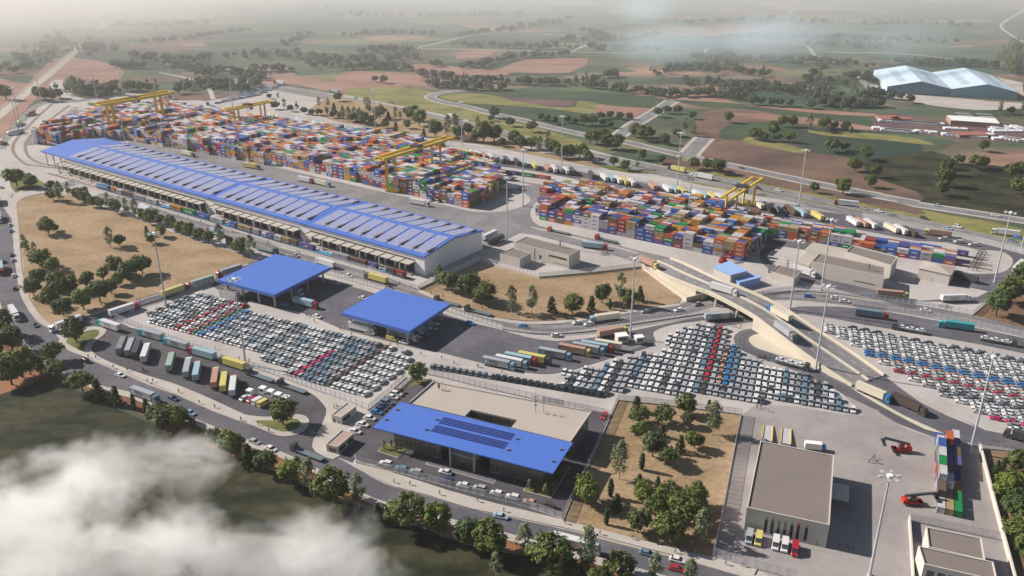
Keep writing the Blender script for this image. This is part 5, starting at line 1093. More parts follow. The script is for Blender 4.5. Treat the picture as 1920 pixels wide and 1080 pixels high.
def truck(p, rz, z, typ, col, cabc, label, group=None, txt=None):
    """p = ground point of the middle; x axis points forward"""
    L = 12.6; has = cabc is not None; tot = L+2.9 if has else L
    e = empty('freight_truck' if has else 'semi_trailer', (p[0]-math.cos(rz)*tot/2, p[1]-math.sin(rz)*tot/2, z), rz, label, 'truck' if has else 'trailer', group)
    if typ == 'box': link('trailer_box', box_mesh(col, L, TXT.get(txt)), e)
    link('chassis', chassis_mesh(L, typ != 'box'), e)
    wheels(e, (1.6, 2.8, 4.0))
    if has:
        c = link('cab', cab_mesh(cabc), e, (L+.55, 0, 0)); link('windscreen', windscreen_mesh(), c); wheels(e, (L+.1, L+2.0)); 
        if typ != 'box': 
            pass
    return e
TR = []
def T(s, rx, ry, fx, fy, typ, col, cab_, place, txt=None, h=.16, grp=None):
    a, b = P(s, rx, ry, h), P(s, fx, fy, h); TR.append((lerp(a, b, .5), head(a, b), h, typ, col, cab_, place, txt, grp))
G1 = 'trucks parked nose in at the truck park'
for x, y, c, cb_ in ((898, 432, 'grey', 'dark grey'), (962, 445, 'silver', 'grey'), (1012, 462, 'dark grey', 'dark brown'), (1080, 492, 'white', 'white'), (1270, 560, 'pale green', 'red'), (1398, 608, 'silver', 'white'), (1470, 632, 'light blue', 'red'), (1608, 688, 'salmon', 'yellow'), (1675, 714, 'yellow', 'dark grey'), (1745, 748, 'white', 'red')):
    a, d_ = P('c', x, y), head(P('c', 925, 455), P('c', 990, 285)); TR.append(((a[0]+math.cos(d_)*7.6, a[1]+math.sin(d_)*7.6), d_, .16, 'box', c, cb_, 'parked in the bays of the truck park', None, G1))
G2 = 'trucks queuing along the car-lot fence'
T('c', 895, 248, 745, 200, 'box', 'white', 'teal', 'first in the queue along the car-lot fence', 'MAERSK', grp=G2); T('c', 1220, 320, 1045, 270, 'box', 'silver', 'teal', 'second in the queue along the car-lot fence', 'MAERSK', grp=G2)
T('c', 1410, 390, 1235, 338, 'box', 'silver', 'teal', 'third in the queue along the car-lot fence', 'MAERSK', grp=G2); T('c', 1610, 462, 1425, 410, 'box', 'light blue', 'red', 'in the queue along the car-lot fence', grp=G2)
T('c', 1835, 540, 1655, 484, 'box', 'yellow', 'dark grey', 'in the queue along the car-lot fence', grp=G2); T('d', 290, 312, 95, 245, 'flat', None, 'dark grey', 'empty, just behind the yellow truck', grp=G2); T('d', 540, 400, 325, 325, 'flat', None, 'black', 'empty, last in the queue along the fence', grp=G2)
T('b', 830, 1020, 1045, 950, 'box', 'white', 'red', 'climbing the ramp road below the bare lot'); T('c', 610, 175, 385, 255, 'box', 'white', 'white', 'turning out beside the first grass island')
T('b', 1225, 875, 1405, 812, 'box', 'yellow', 'dark grey', 'on the road along the bare lot'); T('b', 1590, 755, 1415, 808, 'box', 'pale green', 'red', 'on the road along the bare lot'); T('b', 1810, 668, 1630, 725, 'box', 'silver', 'red', 'about to pass the farther canopy')
T('c', 80, 85, 145, 185, 'box', 'white', 'white', 'coming down the west road'); T('b', 5, 620, 22, 735, 'box', 'light blue', 'red', 'at the left edge on the west road'); T('b', -5, 250, 5, 335, 'box', 'silver', 'white', 'at the left edge on the west road'); T('b', -8, 125, 2, 205, 'box', 'yellow', 'dark grey', 'at the left edge on the west road')
T('c', 1005, 720, 1185, 785, 'box', 'silver', 'steel blue', 'on the main road behind the conifers', 'MAERSK'); T('d', 670, 905, 425, 810, 'flat', None, 'dark grey', 'empty, on the main road at the entry'); T('8', 1195, 895, 1450, 960, 'box', 'white', 'white', 'on the main road behind a tall birch', 'FedEx')
T('y', 905, 650, 1185, 722, 'box', 'light blue', 'red', 'leaving the shade of the farther canopy'); T('y', 720, 520, 1010, 570, 'box', 'silver', 'white', 'under the farther canopy')
T('z', 225, 575, 500, 645, 'box', 'white', 'white', 'under the nearer canopy, on its left side'); T('z', 690, 655, 965, 728, 'box', 'silver', 'white', 'under the nearer canopy at its front corner'); T('z', 830, 590, 1075, 650, 'box', 'white', 'steel blue', 'under the middle of the nearer canopy'); T('z', 920, 540, 1150, 590, 'box', 'silver', 'pale blue', 'under the back of the nearer canopy')
T('e', 755, 298, 605, 250, 'box', 'white', 'white', 'on the public road behind the farther canopy'); T('e', 1140, 410, 985, 368, 'box', 'yellow', 'dark grey', 'on the public road behind the canopies'); T('e', 180, 155, 320, 188, 'flat', None, 'dark grey', 'empty, on the road between trees and canopy')
T('b', 1700, 432, 1535, 368, 'box', 'light blue', 'red', 'behind the trees by the rail yard'); T('b', 1120, 240, 1040, 200, 'box', 'white', 'white', 'half hidden by the trees by the rail yard')
T('z', 1455, 340, 1165, 262, 'flat', None, 'dark grey', 'empty, first of two beside the tan lot'); T('z', 1810, 445, 1510, 372, 'flat', None, 'dark grey', 'empty, second of two beside the tan lot')
T('f', 1110, 475, 915, 500, 'box', 'cream', 'pale blue', 'on the public road below the conifers'); T('f', 965, 615, 1185, 575, 'box', 'salmon', 'yellow', 'behind the kiosks on the bend')
G3 = 'trucks parked in a slanted row in the customs yard'
for x, y, x2, y2, c, cb_, t in ((115, 812, 335, 858, 'silver', 'pale blue', 'MAERSK'), (210, 800, 430, 846, 'white', 'pale blue', 'MAERSK'), (280, 782, 495, 824, 'light blue', 'red', None), (380, 775, 600, 818, 'yellow', 'dark grey', None), (535, 745, 755, 785, 'silver', 'pale blue', 'MAERSK'), (685, 715, 900, 755, 'salmon', 'yellow', None), (790, 705, 1003, 745, 'silver', 'pale blue', 'MAERSK'), (850, 692, 1068, 728, 'light blue', 'red', None)):
    T('f', x, y, x2, y2, 'box', c, cb_, 'in the slanted row of the customs yard', t, grp=G3)
T('f', 940, 680, 1140, 712, 'box', 'cream', None, 'at the end of the slanted row by the kiosk')
T('k', 680, 808, 495, 770, 'flat', None, 'orange', 'empty, in front of the tall container wall'); T('k', 1035, 870, 860, 830, 'flat', None, 'red', 'empty, in front of the tall container wall'); T('k', 775, 895, 945, 915, 'box', 'light blue', 'red', 'on the road above the long service building')
T('k', 1200, 1000, 1330, 1062, 'box', 'salmon', 'yellow', 'starting up the flyover ramp', h=2.6); T('g', 190, 865, 420, 935, 'box', 'white', 'white', 'near the top of the flyover', h=6.9); T('i', 1200, 180, 1040, 92, 'box', 'cream', 'blue', 'coming up the flyover', h=6.6)
T('i', 1080, 205, 1255, 335, 'box', 'silver', 'grey', 'going down the flyover', h=5.2); T('j', 445, 690, 650, 778, 'box', 'cream', 'blue', 'at the foot of the flyover'); T('j', 700, 770, 930, 880, 'box', 'dark brown', 'dark brown', 'leaving the foot of the flyover')
T('i', 570, 165, 780, 150, 'box', 'silver', 'grey', 'passing under the flyover', 'MAERSK'); T('j', 420, 125, 655, 158, 'box', 'steel blue', 'red', 'on the service road right of the flyover'); T('j', 1285, 245, 1045, 212, 'box', 'teal', 'teal', 'on the service road right of the flyover')
T('n', 1320, 225, 1205, 190, 'box', 'dark grey', 'dark grey', 'at the right edge below the car lot'); T('g', 950, 668, 1245, 765, 'box', 'white', 'white', 'between the small grey building and the wide one'); T('6', 1095, 585, 1265, 602, 'box', 'salmon', 'yellow', 'on the lane below the brown-roofed buildings'); T('6', 1440, 618, 1625, 612, 'box', 'white', 'white', 'on the apron near the gabled shed', 'FedEx')
T('h', 1095, 392, 800, 355, 'box', 'salmon', 'yellow', 'in the truck yard beside the highway wall'); T('h', 1905, 700, 1790, 800, 'box', 'white', 'white', 'on the loop at the right edge'); T('h', 1280, 880, 1180, 850, 'box', 'dark grey', 'light blue', 'in the shade right of the gabled shed')
T('h', 1875, 390, 1540, 345, 'box', 'white', 'white', 'on the highway near the right edge'); T('6', 980, 84, 855, 70, 'box', 'white', 'red', 'on the highway, with a red cab'); T('l', 390, 556, 240, 526, 'box', 'white', 'white', 'on the highway behind the fourth gantry crane'); T('l', 175, 498, 55, 470, 'box', 'yellow', 'dark grey', 'on the highway behind the light mast'); T('2', 650, 672, 590, 658, 'box', 'white', 'steel blue', 'on the far highway')
G5 = 'trucks on the road between warehouse and containers'
T('D', 715, 82, 880, 108, 'box', 'yellow', 'grey', 'between the warehouse roof and the containers', grp=G5); T('D', 1320, 235, 1485, 268, 'box', 'white', 'red', 'between the warehouse roof and the containers', grp=G5); T('D', 1500, 265, 1680, 308, 'box', 'cream', 'light blue', 'between the warehouse roof and the containers', grp=G5)
T('r', 775, 130, 990, 168, 'box', 'white', 'white', 'below the nearest corner of the big stack', grp=G5); T('C', 1180, 148, 1310, 178, 'box', 'salmon', 'grey', 'beyond the far part of the warehouse', grp=G5); T('C', 1690, 298, 1830, 330, 'box', 'cream', 'grey', 'beyond the far part of the warehouse', grp=G5)
T('k', 110, 460, 320, 465, 'box', 'white', None, 'beside the last stacks of the big container block')
T('k', 60, 880, 175, 838, 'box', 'dark grey', None, 'behind the warehouse end wall'); T('k', 25, 850, 120, 805, 'box', 'white', None, 'behind the warehouse end wall')
T('C', 130, 200, 100, 225, 'box', 'white', 'white', 'x') if 0 else None
for (rx, ry, fx, fy, c) in ((250, 535, 215, 550, 'red'), (140, 680, 95, 690, 'white'), (150, 610, 135, 625, 'yellow'), (20, 770, 0, 740, 'salmon')): T('a', rx, ry, fx, fy, 'box', c, 'white', 'on the apron at the far west corner')
T('1', 1210, 605, 1160, 590, 'flat', None, 'dark grey', 'empty, near the far edge of the apron'); T('1', 1010, 565, 940, 548, 'flat', None, 'dark grey', 'empty, at the far edge of the apron'); T('1', 1600, 478, 1550, 470, 'box', 'white', 'red', 'on the far highway'); T('1', 1900, 525, 1860, 518, 'box', 'silver', 'grey', 'on the far highway')
dN = head(P('k', 950, 408), P('k', 900, 363)); G4 = 'trailers parked nose to the fence in the long truck yard'
for s, lst in (('k', [(45, 245, 'salmon'), (90, 252, 'white'), (127, 258, 'silver'), (170, 270, 'silver'), (210, 275, 'dark grey'), (290, 290, 'dark brown'), (340, 300, 'light blue'), (425, 318, 'yellow'), (520, 335, 'salmon'), (570, 345, 'white'), (615, 350, 'grey'), (660, 357, 'white'), (710, 362, 'dark brown'), (855, 390, 'dark brown'), (950, 408, 'white'), (1002, 416, 'light blue'), (1052, 428, 'white'), (1105, 438, 'yellow'), (1155, 448, 'white'), (1315, 475, 'salmon'), (1425, 495, 'white'), (1478, 502, 'light blue'), (1535, 511, 'yellow'), (1650, 535, 'white'), (1700, 545, 'light blue'), (1765, 553, 'yellow'), (1825, 566, 'white')]),
               ('l', [(530, 738, 'silver'), (760, 780, 'cream'), (825, 797, 'dark brown'), (885, 805, 'grey'), (1005, 825, 'brown'), (1075, 838, 'light blue'), (1205, 865, 'yellow'), (1475, 908, 'white'), (1540, 917, 'salmon'), (1605, 928, 'white'), (1765, 960, 'cream'), (1835, 973, 'white'), (1905, 988, 'dark brown')]),
               ('2', [(575, 860, 'yellow'), (597, 865, 'silver'), (620, 868, 'light blue'), (705, 882, 'yellow'), (738, 888, 'white'), (770, 890, 'white')]),
               ('p', [(385, 265, 'white'), (430, 272, 'yellow'), (475, 280, 'white'), (700, 315, 'white'), (750, 323, 'light blue'), (797, 333, 'yellow'), (890, 352, 'white'), (935, 360, 'light blue'), (980, 368, 'yellow'), (1030, 377, 'white'), (1082, 384, 'white'), (1132, 394, 'salmon'), (1182, 403, 'white'), (1275, 432, 'grey'), (1380, 444, 'white'), (1482, 462, 'white'), (1537, 482, 'light blue'), (1640, 512, 'yellow'), (1855, 543, 'white')])):
    for x, y, c in lst:
        a = P(s, x, y); TR.append(((a[0]+math.cos(dN)*6.3, a[1]+math.sin(dN)*6.3), dN+rr.uniform(-.05, .05), .16, 'box', c, None, 'nose to the fence in the long truck yard', None, G4))
tc, ta = {}, {}
for t in TR: k = (t[4], t[5], t[6], t[3]); ta[k] = ta.get(k, 0)+1
for p, rz, h, typ, col, cabc, place, txt, grp in TR:
    k = (col, cabc, place, typ); tc[k] = tc.get(k, 0)+1
    what = (f"{cabc}-cabbed flatbed truck" if typ != 'box' else (f"{col} truck with {cabc} cab" if cabc and cabc != col else (f"{col} truck" if cabc else f"{col} trailer")))
    lab = f"{what} {place}"
    if ta[k] > 1: lab = nth(tc[k]) + ' ' + lab
    w = lab.split()
    truck(p, rz, h, typ, col, cabc, ' '.join(w[:16]), grp, txt)
def carrier(s, rx, ry, fx, fy, label):
    a, b = P(s, rx, ry), P(s, fx, fy); rz = head(a, b); m = lerp(a, b, .5); e = truck(m, rz, .16, 'flat', None, 'dark grey', label)
    e.name = 'car_carrier'; x0, y0 = e.location.x, e.location.y
    for i in range(3):
        d = 2.6+i*4.4; add_car(x0+math.cos(rz)*d, y0+math.sin(rz)*d, rz, 'white', 'sedan', .16+1.3, f"white car loaded {nth(i+1)} from the rear on the {label.split(',')[0]}", None, 'car', 'car')
carrier('i', 1075, 470, 1370, 550, 'car carrier at the flyover foot, three white cars on its deck')
carrier('j', 970, 275, 660, 222, 'car carrier heading for the flyover, three white cars on its deck')
carrier('j', 1320, 308, 1650, 368, 'car carrier near the right edge, three white cars on its deck')

# --- containers
KC = {'white': (.46, .44, .46), 'grey': (.33, .31, .33), 'orange': (.40, .10, .035), 'red': (.25, .03, .03), 'blue': (.035, .09, .30), 'navy': (.045, .05, .18), 'purple': (.11, .09, .24), 'ochre': (.40, .18, .03),
      'beige': (.31, .24, .13), 'brown': (.13, .085, .06), 'green': (.01, .19, .055), 'yellow': (.46, .26, .04)}
KW = ['white']*22 + ['grey']*9 + ['orange']*14 + ['red']*6 + ['blue']*11 + ['navy']*6 + ['purple']*6 + ['ochre']*8 + ['beige']*7 + ['brown']*8 + ['green']*7 + ['yellow']*2
def kmat(c): return mat('container ' + c, KC[c], .55, noise=.10, scale=.4, spec=.3)
MARK = {'green': ('EVERGREEN', M_WHITE), 'red': ('K LINE', M_WHITE), 'white': ('MAERSK', M_DARK), 'grey': ('TEX', mat('sea_blue', (.05, .15, .5), .6)), 'blue': ('COSCO', M_WHITE), 'navy': ('CMA CGM', M_WHITE), 'orange': ('HAPAG', M_WHITE), 'purple': ('ONE', M_WHITE), 'ochre': ('MSC', M_DARK), 'beige': ('MSC', M_DARK), 'brown': ('', M_WHITE), 'yellow': ('MSC', M_DARK)}
KM = {}
def kmesh(col, L=6.06, var=0):
    k = (col, L, var)
    if k in KM: return KM[k]
    b = MB(); W, H = 2.44, 2.59; w, l = W/2, L/2; t = .07
    b.box(-l+t, l-t, -w+t, w-t, .08, H-.05, 0)
    for y in (-w, w-.12):
        for z in (0, H-.14): b.box(-l+.1, l-.1, y, y+.12, z, z+.14, 1)
    for x in (-l, l-.12):
        for z in (0, H-.14): b.box(x, x+.12, -w+.1, w-.1, z, z+.14, 1)
        for y in (-w, w-.12): b.box(x, x+.12, y, y+.12, 0, H, 1)
    n = int(L/.56)       # corrugation
    for i in range(n):
        x = -l+.2+i*(L-.4)/n; wd = (L-.4)/n*.5
        for y in (-w+.02, w-.07): b.box(x, x+wd, y, y+.05, .14, H-.14, 0)
        b.box(x, x+wd, -w+.12, w-.12, H-.05, H-.02, 0)
    for y in (-.75, -.3, .3, .75): b.tube((l-.04, y, .2), (l-.04, y, H-.2), .03, .03, 4, 1)      # door bars
    mats = [kmat(col), mat('container frame ' + col, tuple(c*.8 for c in KC[col]), .6)]
    tx, tm = MARK[col]
    if tx and var == 0:
        sz = 1.0 if L < 7 else 1.5; tb = text_mb(tx, sz); tb_w = tb.w; s_ = min(1, (L-1.2)/tb_w); mats.append(tm)
        for side in (-1, 1):
            n0 = len(b.v); b.v += [((x*s_-tb_w*s_/2)*(1 if side < 0 else -1), side*(w+.015), H*.5-sz*.3+z*s_) for x, y, z in tb.v]; b.f += [tuple(n0+i for i in f) for f in tb.f]; b.m += [2]*len(tb.f)
    KM[k] = b.mesh('shipping_container', mats); return KM[k]
last = ['white']; KLIST = []     # (x, y, z, rz, L, colour, visible, front-bay?, descriptor)
def stacks(name, poly, org, az, hfun, pitch=6.28, rowp=2.56, aisle=None, palette=KW, colour=None, hmax=4):
    ux, uy = math.cos(az), math.sin(az); vx, vy = -uy, ux; g = {}
    for i in range(-110, 111):
        for j in range(-60, 90):
            x, y = org[0]+ux*pitch*i+vx*rowp*j, org[1]+uy*pitch*i+vy*rowp*j
            if y > 20 and inpoly(x, y, poly) and not (aisle and aisle(i, j)): g[(i, j)] = (x, y, hfun(i, j))
    imin, jmin = min(k[0] for k in g), min(k[1] for k in g)
    for (i, j), (x, y, h) in g.items():
        for k in range(h):
            vis = k == h-1 or g.get((i, j-1), (0, 0, 0))[2] <= k or g.get((i+1, j), (0, 0, 0))[2] <= k
            if not vis: continue
            c = colour(i, j, k) if colour else (last[0] if rr.random() < .30 else rr.choice(palette)); last[0] = c
            KLIST.append([x, y, .14+k*2.6, az, 6.06, c, f"{nth(k+1)} up, column {nth(i-imin+1)}, row {nth(j-jmin+1)}, {name}", h, (i, j)])
az = math.atan2(U.y, U.x)
b1p = pts('', [(884.5, 393), (946, 352), (925, 320), (823, 286), (757, 268), (640, 255), (483, 235), (373, 215), (300, 204), (235, 203), (200, 205), (130, 235), (62, 263), (66, 272), (110, 270), (200, 262), (240, 262), (499.6, 310), (694.6, 352)])
o1 = P('', 883.2, 391.2); o1 = (o1[0]-math.cos(az)*3.2-math.sin(az)*-1.3, o1[1]-math.sin(az)*3.2+math.cos(az)*1.3)
hs = {}
def h1(i, j):
    k = (i//2 if j >= 6 else i, j//7)
    if k not in hs: hs[k] = rr.choice([3, 4, 4, 4, 4, 5] if j < 7 else [3, 4, 4, 4, 4])
    h = hs[k] - (1 if rr.random() < .10 else 0)
    return max(1, h)
stacks('big container block', b1p, o1, az, h1, aisle=lambda i, j: (j % 26 in (24, 25)) or rr.random() < .03)
o2 = P('', 1011, 411.5); az2 = head(P('', 1009, 411), P('', 1394, 491)); 
b2p = pts('', [(1009, 411.2), (1394, 491.5), (1404, 482), (1416, 471), (1420, 463), (1432, 455), (1428, 430), (1378, 404), (1310, 390), (1200, 376), (1100, 362), (1058, 357), (1022, 372)])
o2 = (o2[0]+math.cos(az2)*3.1+math.sin(az2)*-1.3, o2[1]+math.sin(az2)*3.1+math.cos(az2)*1.3)
hs2 = {}
def h2(i, j):
    k = (i, j//5)
    if k not in hs2: hs2[k] = rr.choice([3, 4, 4, 4, 3] if j < 5 else [3, 3, 4, 4, 3])
    return max(1, hs2[k]-(1 if rr.random() < .14 else 0))
stacks('second container block', b2p, o2, az2, h2, aisle=lambda i, j: j % 24 == 23)
b3p = pts('', [(1433, 442.5), (1569, 464), (1700, 486), (1792, 500), (1802, 489), (1700, 468), (1600, 452), (1437, 424)])
o3 = P('', 1436, 443); az3 = head(P('', 1434, 442), P('', 1795, 499)); o3 = (o3[0]+math.cos(az3)*3.1-math.sin(az3)*1.4, o3[1]+math.sin(az3)*3.1+math.cos(az3)*1.4)
stacks('row behind the brown-roofed buildings', b3p, o3, az3, lambda i, j: rr.choice([3, 3, 3, 2]) if i < 8 else rr.choice([1, 2, 2, 2]))
# nearest stack at the lower right
azn = head(P('u', 350, 390), P('u', 340, 235)); org = P('u', 350, 640); wv = (math.sin(azn)*-1, math.cos(azn))
near_c = [[('white', 1), ('brown', 2), ('white', 3), ('green', 3), ('white', 3), ('blue', 3), ('white', 2), ('blue', 1)], [('beige', 1), ('beige', 1), ('white', 2), ('brown', 2), ('purple', 2), ('blue', 2), ('orange', 3), ('blue', 1)], [('green', 1), ('green', 1), ('ochre', 1), ('navy', 1), ('purple', 2), ('brown', 2), ('purple', 2), ('white', 2)]]
for ci in range(3):
    for ri in range(8):
        c, h = near_c[ci][ri]; d = 3.2+ri*6.25; off = (2-ci)*2.65+1.5
        x, y = org[0]+math.cos(azn)*d-math.sin(azn)*off, org[1]+math.sin(azn)*d+math.cos(azn)*off
        for k in range(h):
            KLIST.append([x, y, .14+k*2.6, azn, 6.06, c if k == h-1 else rr.choice(KW), f"{nth(k+1)} up, column {nth(ri+1)}, row {nth(ci+1)}, small stack by the reach stackers", -1, None])
# on the train and the northern rail line
RAIL0, RAIL1 = (185, 353.0), (764, 523.5)
def railp(X, h=0, a=RAIL0, b=RAIL1): t = (X-a[0])/(b[0]-a[0]); return at(X, a[1]+(b[1]-a[1])*t, h)
azr = head(railp(185), railp(764))
C_x, D_x = (lambda v: 60+v/6), (lambda v: 340+v/6)
train = [(C_x(905), C_x(960), 'orange'), (C_x(960), C_x(1035), 'white'), (C_x(1035), C_x(1160), 'brown'), (C_x(1160), C_x(1285), 'grey'), (C_x(1285), C_x(1435), 'white'), (C_x(1435), C_x(1560), None), (C_x(1560), C_x(1705), 'ochre'), (C_x(1705), C_x(1860), 'green'), (D_x(178), D_x(330), 'blue'), (D_x(330), D_x(492), 'white'), (D_x(492), D_x(552), None), (D_x(552), D_x(640), 'blue'), (D_x(640), D_x(806), 'beige'), (D_x(806), D_x(905), 'grey'), (D_x(905), D_x(975), None), (D_x(975), D_x(1050), 'purple'), (D_x(1050), D_x(1150), 'white'), (D_x(1150), D_x(1228), 'beige'), (D_x(1228), D_x(1328), 'brown'), (D_x(1328), D_x(1515), 'purple'), (D_x(1515), D_x(1700), None), (400+1345/6, 400+1540/6, 'grey'), (400+1542/6, 400+1742/6, 'brown'), (400+1745/6, 400+1865/6, 'purple'), (400+1865/6, 726, None), (726, 742, 'brown'), (742, 762, 'red')]
M_WAG = mat('wagon_blue', (.03, .22, .42), .6)
M_RAILM = mat('rail', (.12, .09, .075), .6)
wc = 0
for (xa, xb, c) in train:
    a, b2 = railp(xa), railp(xb); m = lerp(a, b2, .5); L = 12.19 if dist(a, b2) > 9.5 else 6.06
    if c is not None: KLIST.append([m[0], m[1], 1.35, azr, L, c, f"standing on wagon {nth(wc+1)} of the freight train", -2, None])
    if L > 7 or c is None:
        wc += 1; e = empty('flat_wagon', (m[0], m[1], .2), azr, f'blue flat wagon, {nth(wc)} behind the blue locomotive', 'wagon', 'flat wagons of the freight train'); w_ = dist(a, b2)/2-.3
        MB().box(-w_, w_, -1.3, 1.3, .85, 1.12).build('deck', M_WAG, e)
        for x in (-w_+1.5, w_-1.5): MB().box(x-.9, x+.9, -1.0, 1.0, .05, .85).build('bogie', M_BLACK, e)
    else:
        wc += 1; e = empty('flat_wagon', (m[0], m[1], .2), azr, f'short flat wagon, {nth(wc)} behind the blue locomotive', 'wagon', 'flat wagons of the freight train'); MB().box(-3.1, 3.1, -1.3, 1.3, .85, 1.12).build('deck', M_WAG, e); MB().box(-1.6, 1.6, -1, 1, .05, .85).build('bogie', M_BLACK, e)
def loco(p, rz, label):
    e = empty('locomotive', (p[0], p[1], .2), rz, label, 'locomotive'); MT = mat('loco_blue', (.02, .16, .30), .4)
    MB().box(-9, 9, -1.4, 1.4, .9, 1.3).build('frame', M_DARK, e); MB().box(-8.4, 3.2, -1.0, 1.0, 1.3, 3.6).build('hood', MT, e); c = MB().box(3.2, 6.4, -1.4, 1.4, 1.3, 4.0).build('cab', MT, e)
    MB().box(3.15, 6.45, -1.2, 1.2, 2.7, 3.5).build('window', M_GLASS, c); MB().box(6.4, 8.8, -1.0, 1.0, 1.3, 2.7).build('nose', MT, e); MB().box(-8.2, 2.8, -1.02, 1.02, 2.3, 2.6).build('stripe', M_WHITE, e)
    for x in (-6, 6): MB().box(x-1.8, x+1.8, -1.1, 1.1, .05, .9).build('bogie', M_BLACK, e)
lp = lerp(railp(C_x(745)), railp(C_x(900)), .5); loco(lp, azr, 'blue locomotive at the head of the train beside the warehouse')
loco(P('1', 1145, 655), az, 'blue locomotive at the far end of the northern line'); loco(P('1', 1300, 660), az, 'blue locomotive under the small distant gantry crane')
N0, N1 = (1019, 348.5), (1815, 482)
kx, gx, hx, lx = (lambda v: 900+v/4), (lambda v: 1300+v/5.32), (lambda v: 1600+v/6), (lambda v: 1240+v/4)
for (xa, xb, c, up) in ((kx(475), kx(595), 'ochre', 1), (kx(595), kx(655), 'white', 1), (kx(655), kx(778), 'white', 1), (kx(840), kx(905), 'green', 1), (kx(912), kx(970), 'brown', 1), (kx(970), kx(1036), 'blue', 1), (kx(1040), kx(1105), 'white', 1), (kx(1105), kx(1170), 'white', 1), (kx(1178), kx(1240), 'brown', 1), (kx(1240), kx(1306), 'ochre', 1), (kx(1380), kx(1450), 'white', 1), (kx(1455), kx(1590), 'grey', 1),
                        (lx(390), lx(530), 'orange', 1), (lx(560), lx(685), 'brown', 1), (gx(705), gx(812), 'red', 1), (gx(920), gx(1028), 'orange', 1), (gx(1048), gx(1252), 'beige', 1), (gx(1255), gx(1368), 'white', 1), (gx(1370), gx(1480), 'blue', 2), (gx(1505), gx(1715), 'brown', 1), (hx(140), hx(410), 'white', 1), (hx(730), hx(992), 'blue', 1), (hx(1000), hx(1160), 'white', 1), (hx(1155), hx(1292), 'purple', 1)):
    a, b2 = railp(xa, 0, N0, N1), railp(xb, 0, N0, N1); m = lerp(a, b2, .5); L = 12.19 if dist(a, b2) > 10.5 else 6.06
    for k in range(up): KLIST.append([m[0], m[1], .9+k*2.6, head(a, b2), L, c, f"standing at {nth(int(xa)//12-70)} spot of the northern rail line", -2, None])
for (xa, xb, c) in ((946, 973, 'navy'), (975, 1002, 'green'), (1004, 1032, 'orange'), (918, 944, 'orange'), (890, 916, 'ochre'), (862, 888, 'white')):
    a, b2 = at(xa, 325.5+(xa-946)*.135), at(xb, 325.5+(xb-946)*.135); KLIST.append([*lerp(a, b2, .5), .2, head(a, b2), 12.19, c, f"in the long line behind the stacks, slot {nth(int(xa-840)//20)}", -2, None])
def ksc(k): return (k[7] >= 0, k[0]**2+k[1]**2)
KLIST.sort(key=ksc)
NK = 300; seen = set()
km = MB(); kc = list(KC); nk = len(kc)
for n_, (x, y, z, rz, L, c, d_, h, ij) in enumerate(KLIST):
    var = 0 if rr.random() < .75 else 1
    if n_ < NK:
        size = 'long ' if L > 7 else ''
        lab = f"{size}{c} container {d_}" if h < 0 and 'up,' not in d_ else f"{c} container {d_}"
        if lab in seen: lab = lab.replace('container', 'box', 1)
        seen.add(lab)
        o = link('shipping_container', kmesh(c, L, var), None, (x, y, z), rz+(math.pi if rr.random() < .5 and False else 0)); tag(o, ' '.join(lab.split()[:16]), 'container', 'stacked shipping containers' if 'up,' in d_ else 'containers on the rail lines')
    else:
        km.box(-L/2, L/2, -1.22, 1.22, z, z+2.55, kc.index(c), rz, (x, y))
        km.m[-1] = km.m[-1]
        if var == 0:        # painted lettering on the long sides, too small to read at this distance
            c_, s_ = math.cos(rz), math.sin(rz)
            for sgn in (-1,):
                q = [(-1.5, sgn*1.235, z+1.0), (1.5, sgn*1.235, z+1.0), (1.5, sgn*1.235, z+1.65), (-1.5, sgn*1.235, z+1.65)]
                km.quad(*[(x+a*c_-b_*s_, y+a*s_+b_*c_, zz) for a, b_, zz in q], nk + (0 if c in ('green', 'red', 'blue', 'navy', 'orange', 'purple', 'brown') else 1))
o = km.build('container_stacks', [kmat(c) for c in kc]+[mat('pale_ink', (.6, .6, .6), .6), mat('dark_ink', (.10, .12, .16), .6)]); o['kind'] = 'stuff'; o['label'] = 'the rest of the stacked containers in the yard'
# rails
def rail_track(s, a, b2, label, side=1.0, path=None):
    b = MB(); path = path or [a, b2]
    for off in (-.75, .75): ribbon(b, path, .12, .34, 0, None, off)
    sl_ = MB(); L = dist(a, b2); n = int(L/2.5)
    ribbon(sl_, path, 2.5, .215)
    o = b.build('rail', M_RAILM); o2_ = sl_.build('track_bed', mat('ballast', (.22, .17, .13), .95, noise=.2, scale=1.5), o); tag(o, label, 'railway track')
rail_track('', railp(90), railp(775), 'railway track under the freight train beside the warehouse')
cv = smooth(pts('a', [(405, 450), (300, 540), (200, 640), (120, 730), (95, 785), (110, 840), (190, 910), (290, 925), (480, 955), (735, 1040), (780, 1072)]), 3); rail_track('', cv[0], cv[-1], 'railway track sweeping round the far west end of the yard', path=cv)
cv2 = smooth(pts('a', [(520, 470), (400, 560), (270, 660), (200, 740), (190, 800), (220, 860), (300, 905), (430, 930), (600, 985), (735, 1040)]), 3); rail_track('', cv2[0], cv2[-1], 'inner railway track bending round the far west end of the yard', path=cv2)
cv3 = smooth(pts('a', [(560, 500), (480, 580), (380, 640), (300, 670), (255, 720), (240, 770)]), 3); ribbon(MB(), cv3, 8, .15).build('lane', M_ASPH2)['kind'] = 'structure'
cv4 = smooth(pts('a', [(720, 415), (600, 440), (520, 440), (440, 435), (320, 455), (240, 500), (130, 620), (60, 700), (20, 740), (0, 800)]), 3); ribbon(MB(), cv4, 9, .15).build('lane', M_ASPH2)['kind'] = 'structure'
rail_track('', railp(880, 0, N0, N1), railp(1850, 0, N0, N1), 'northern railway track behind the container blocks')
for dy, lab in ((10, 'second'), (18, 'third')): rail_track('', at(1600, 444+dy), at(1860, 489+dy), f'{lab} of the rail lines running out to the right of the containers')

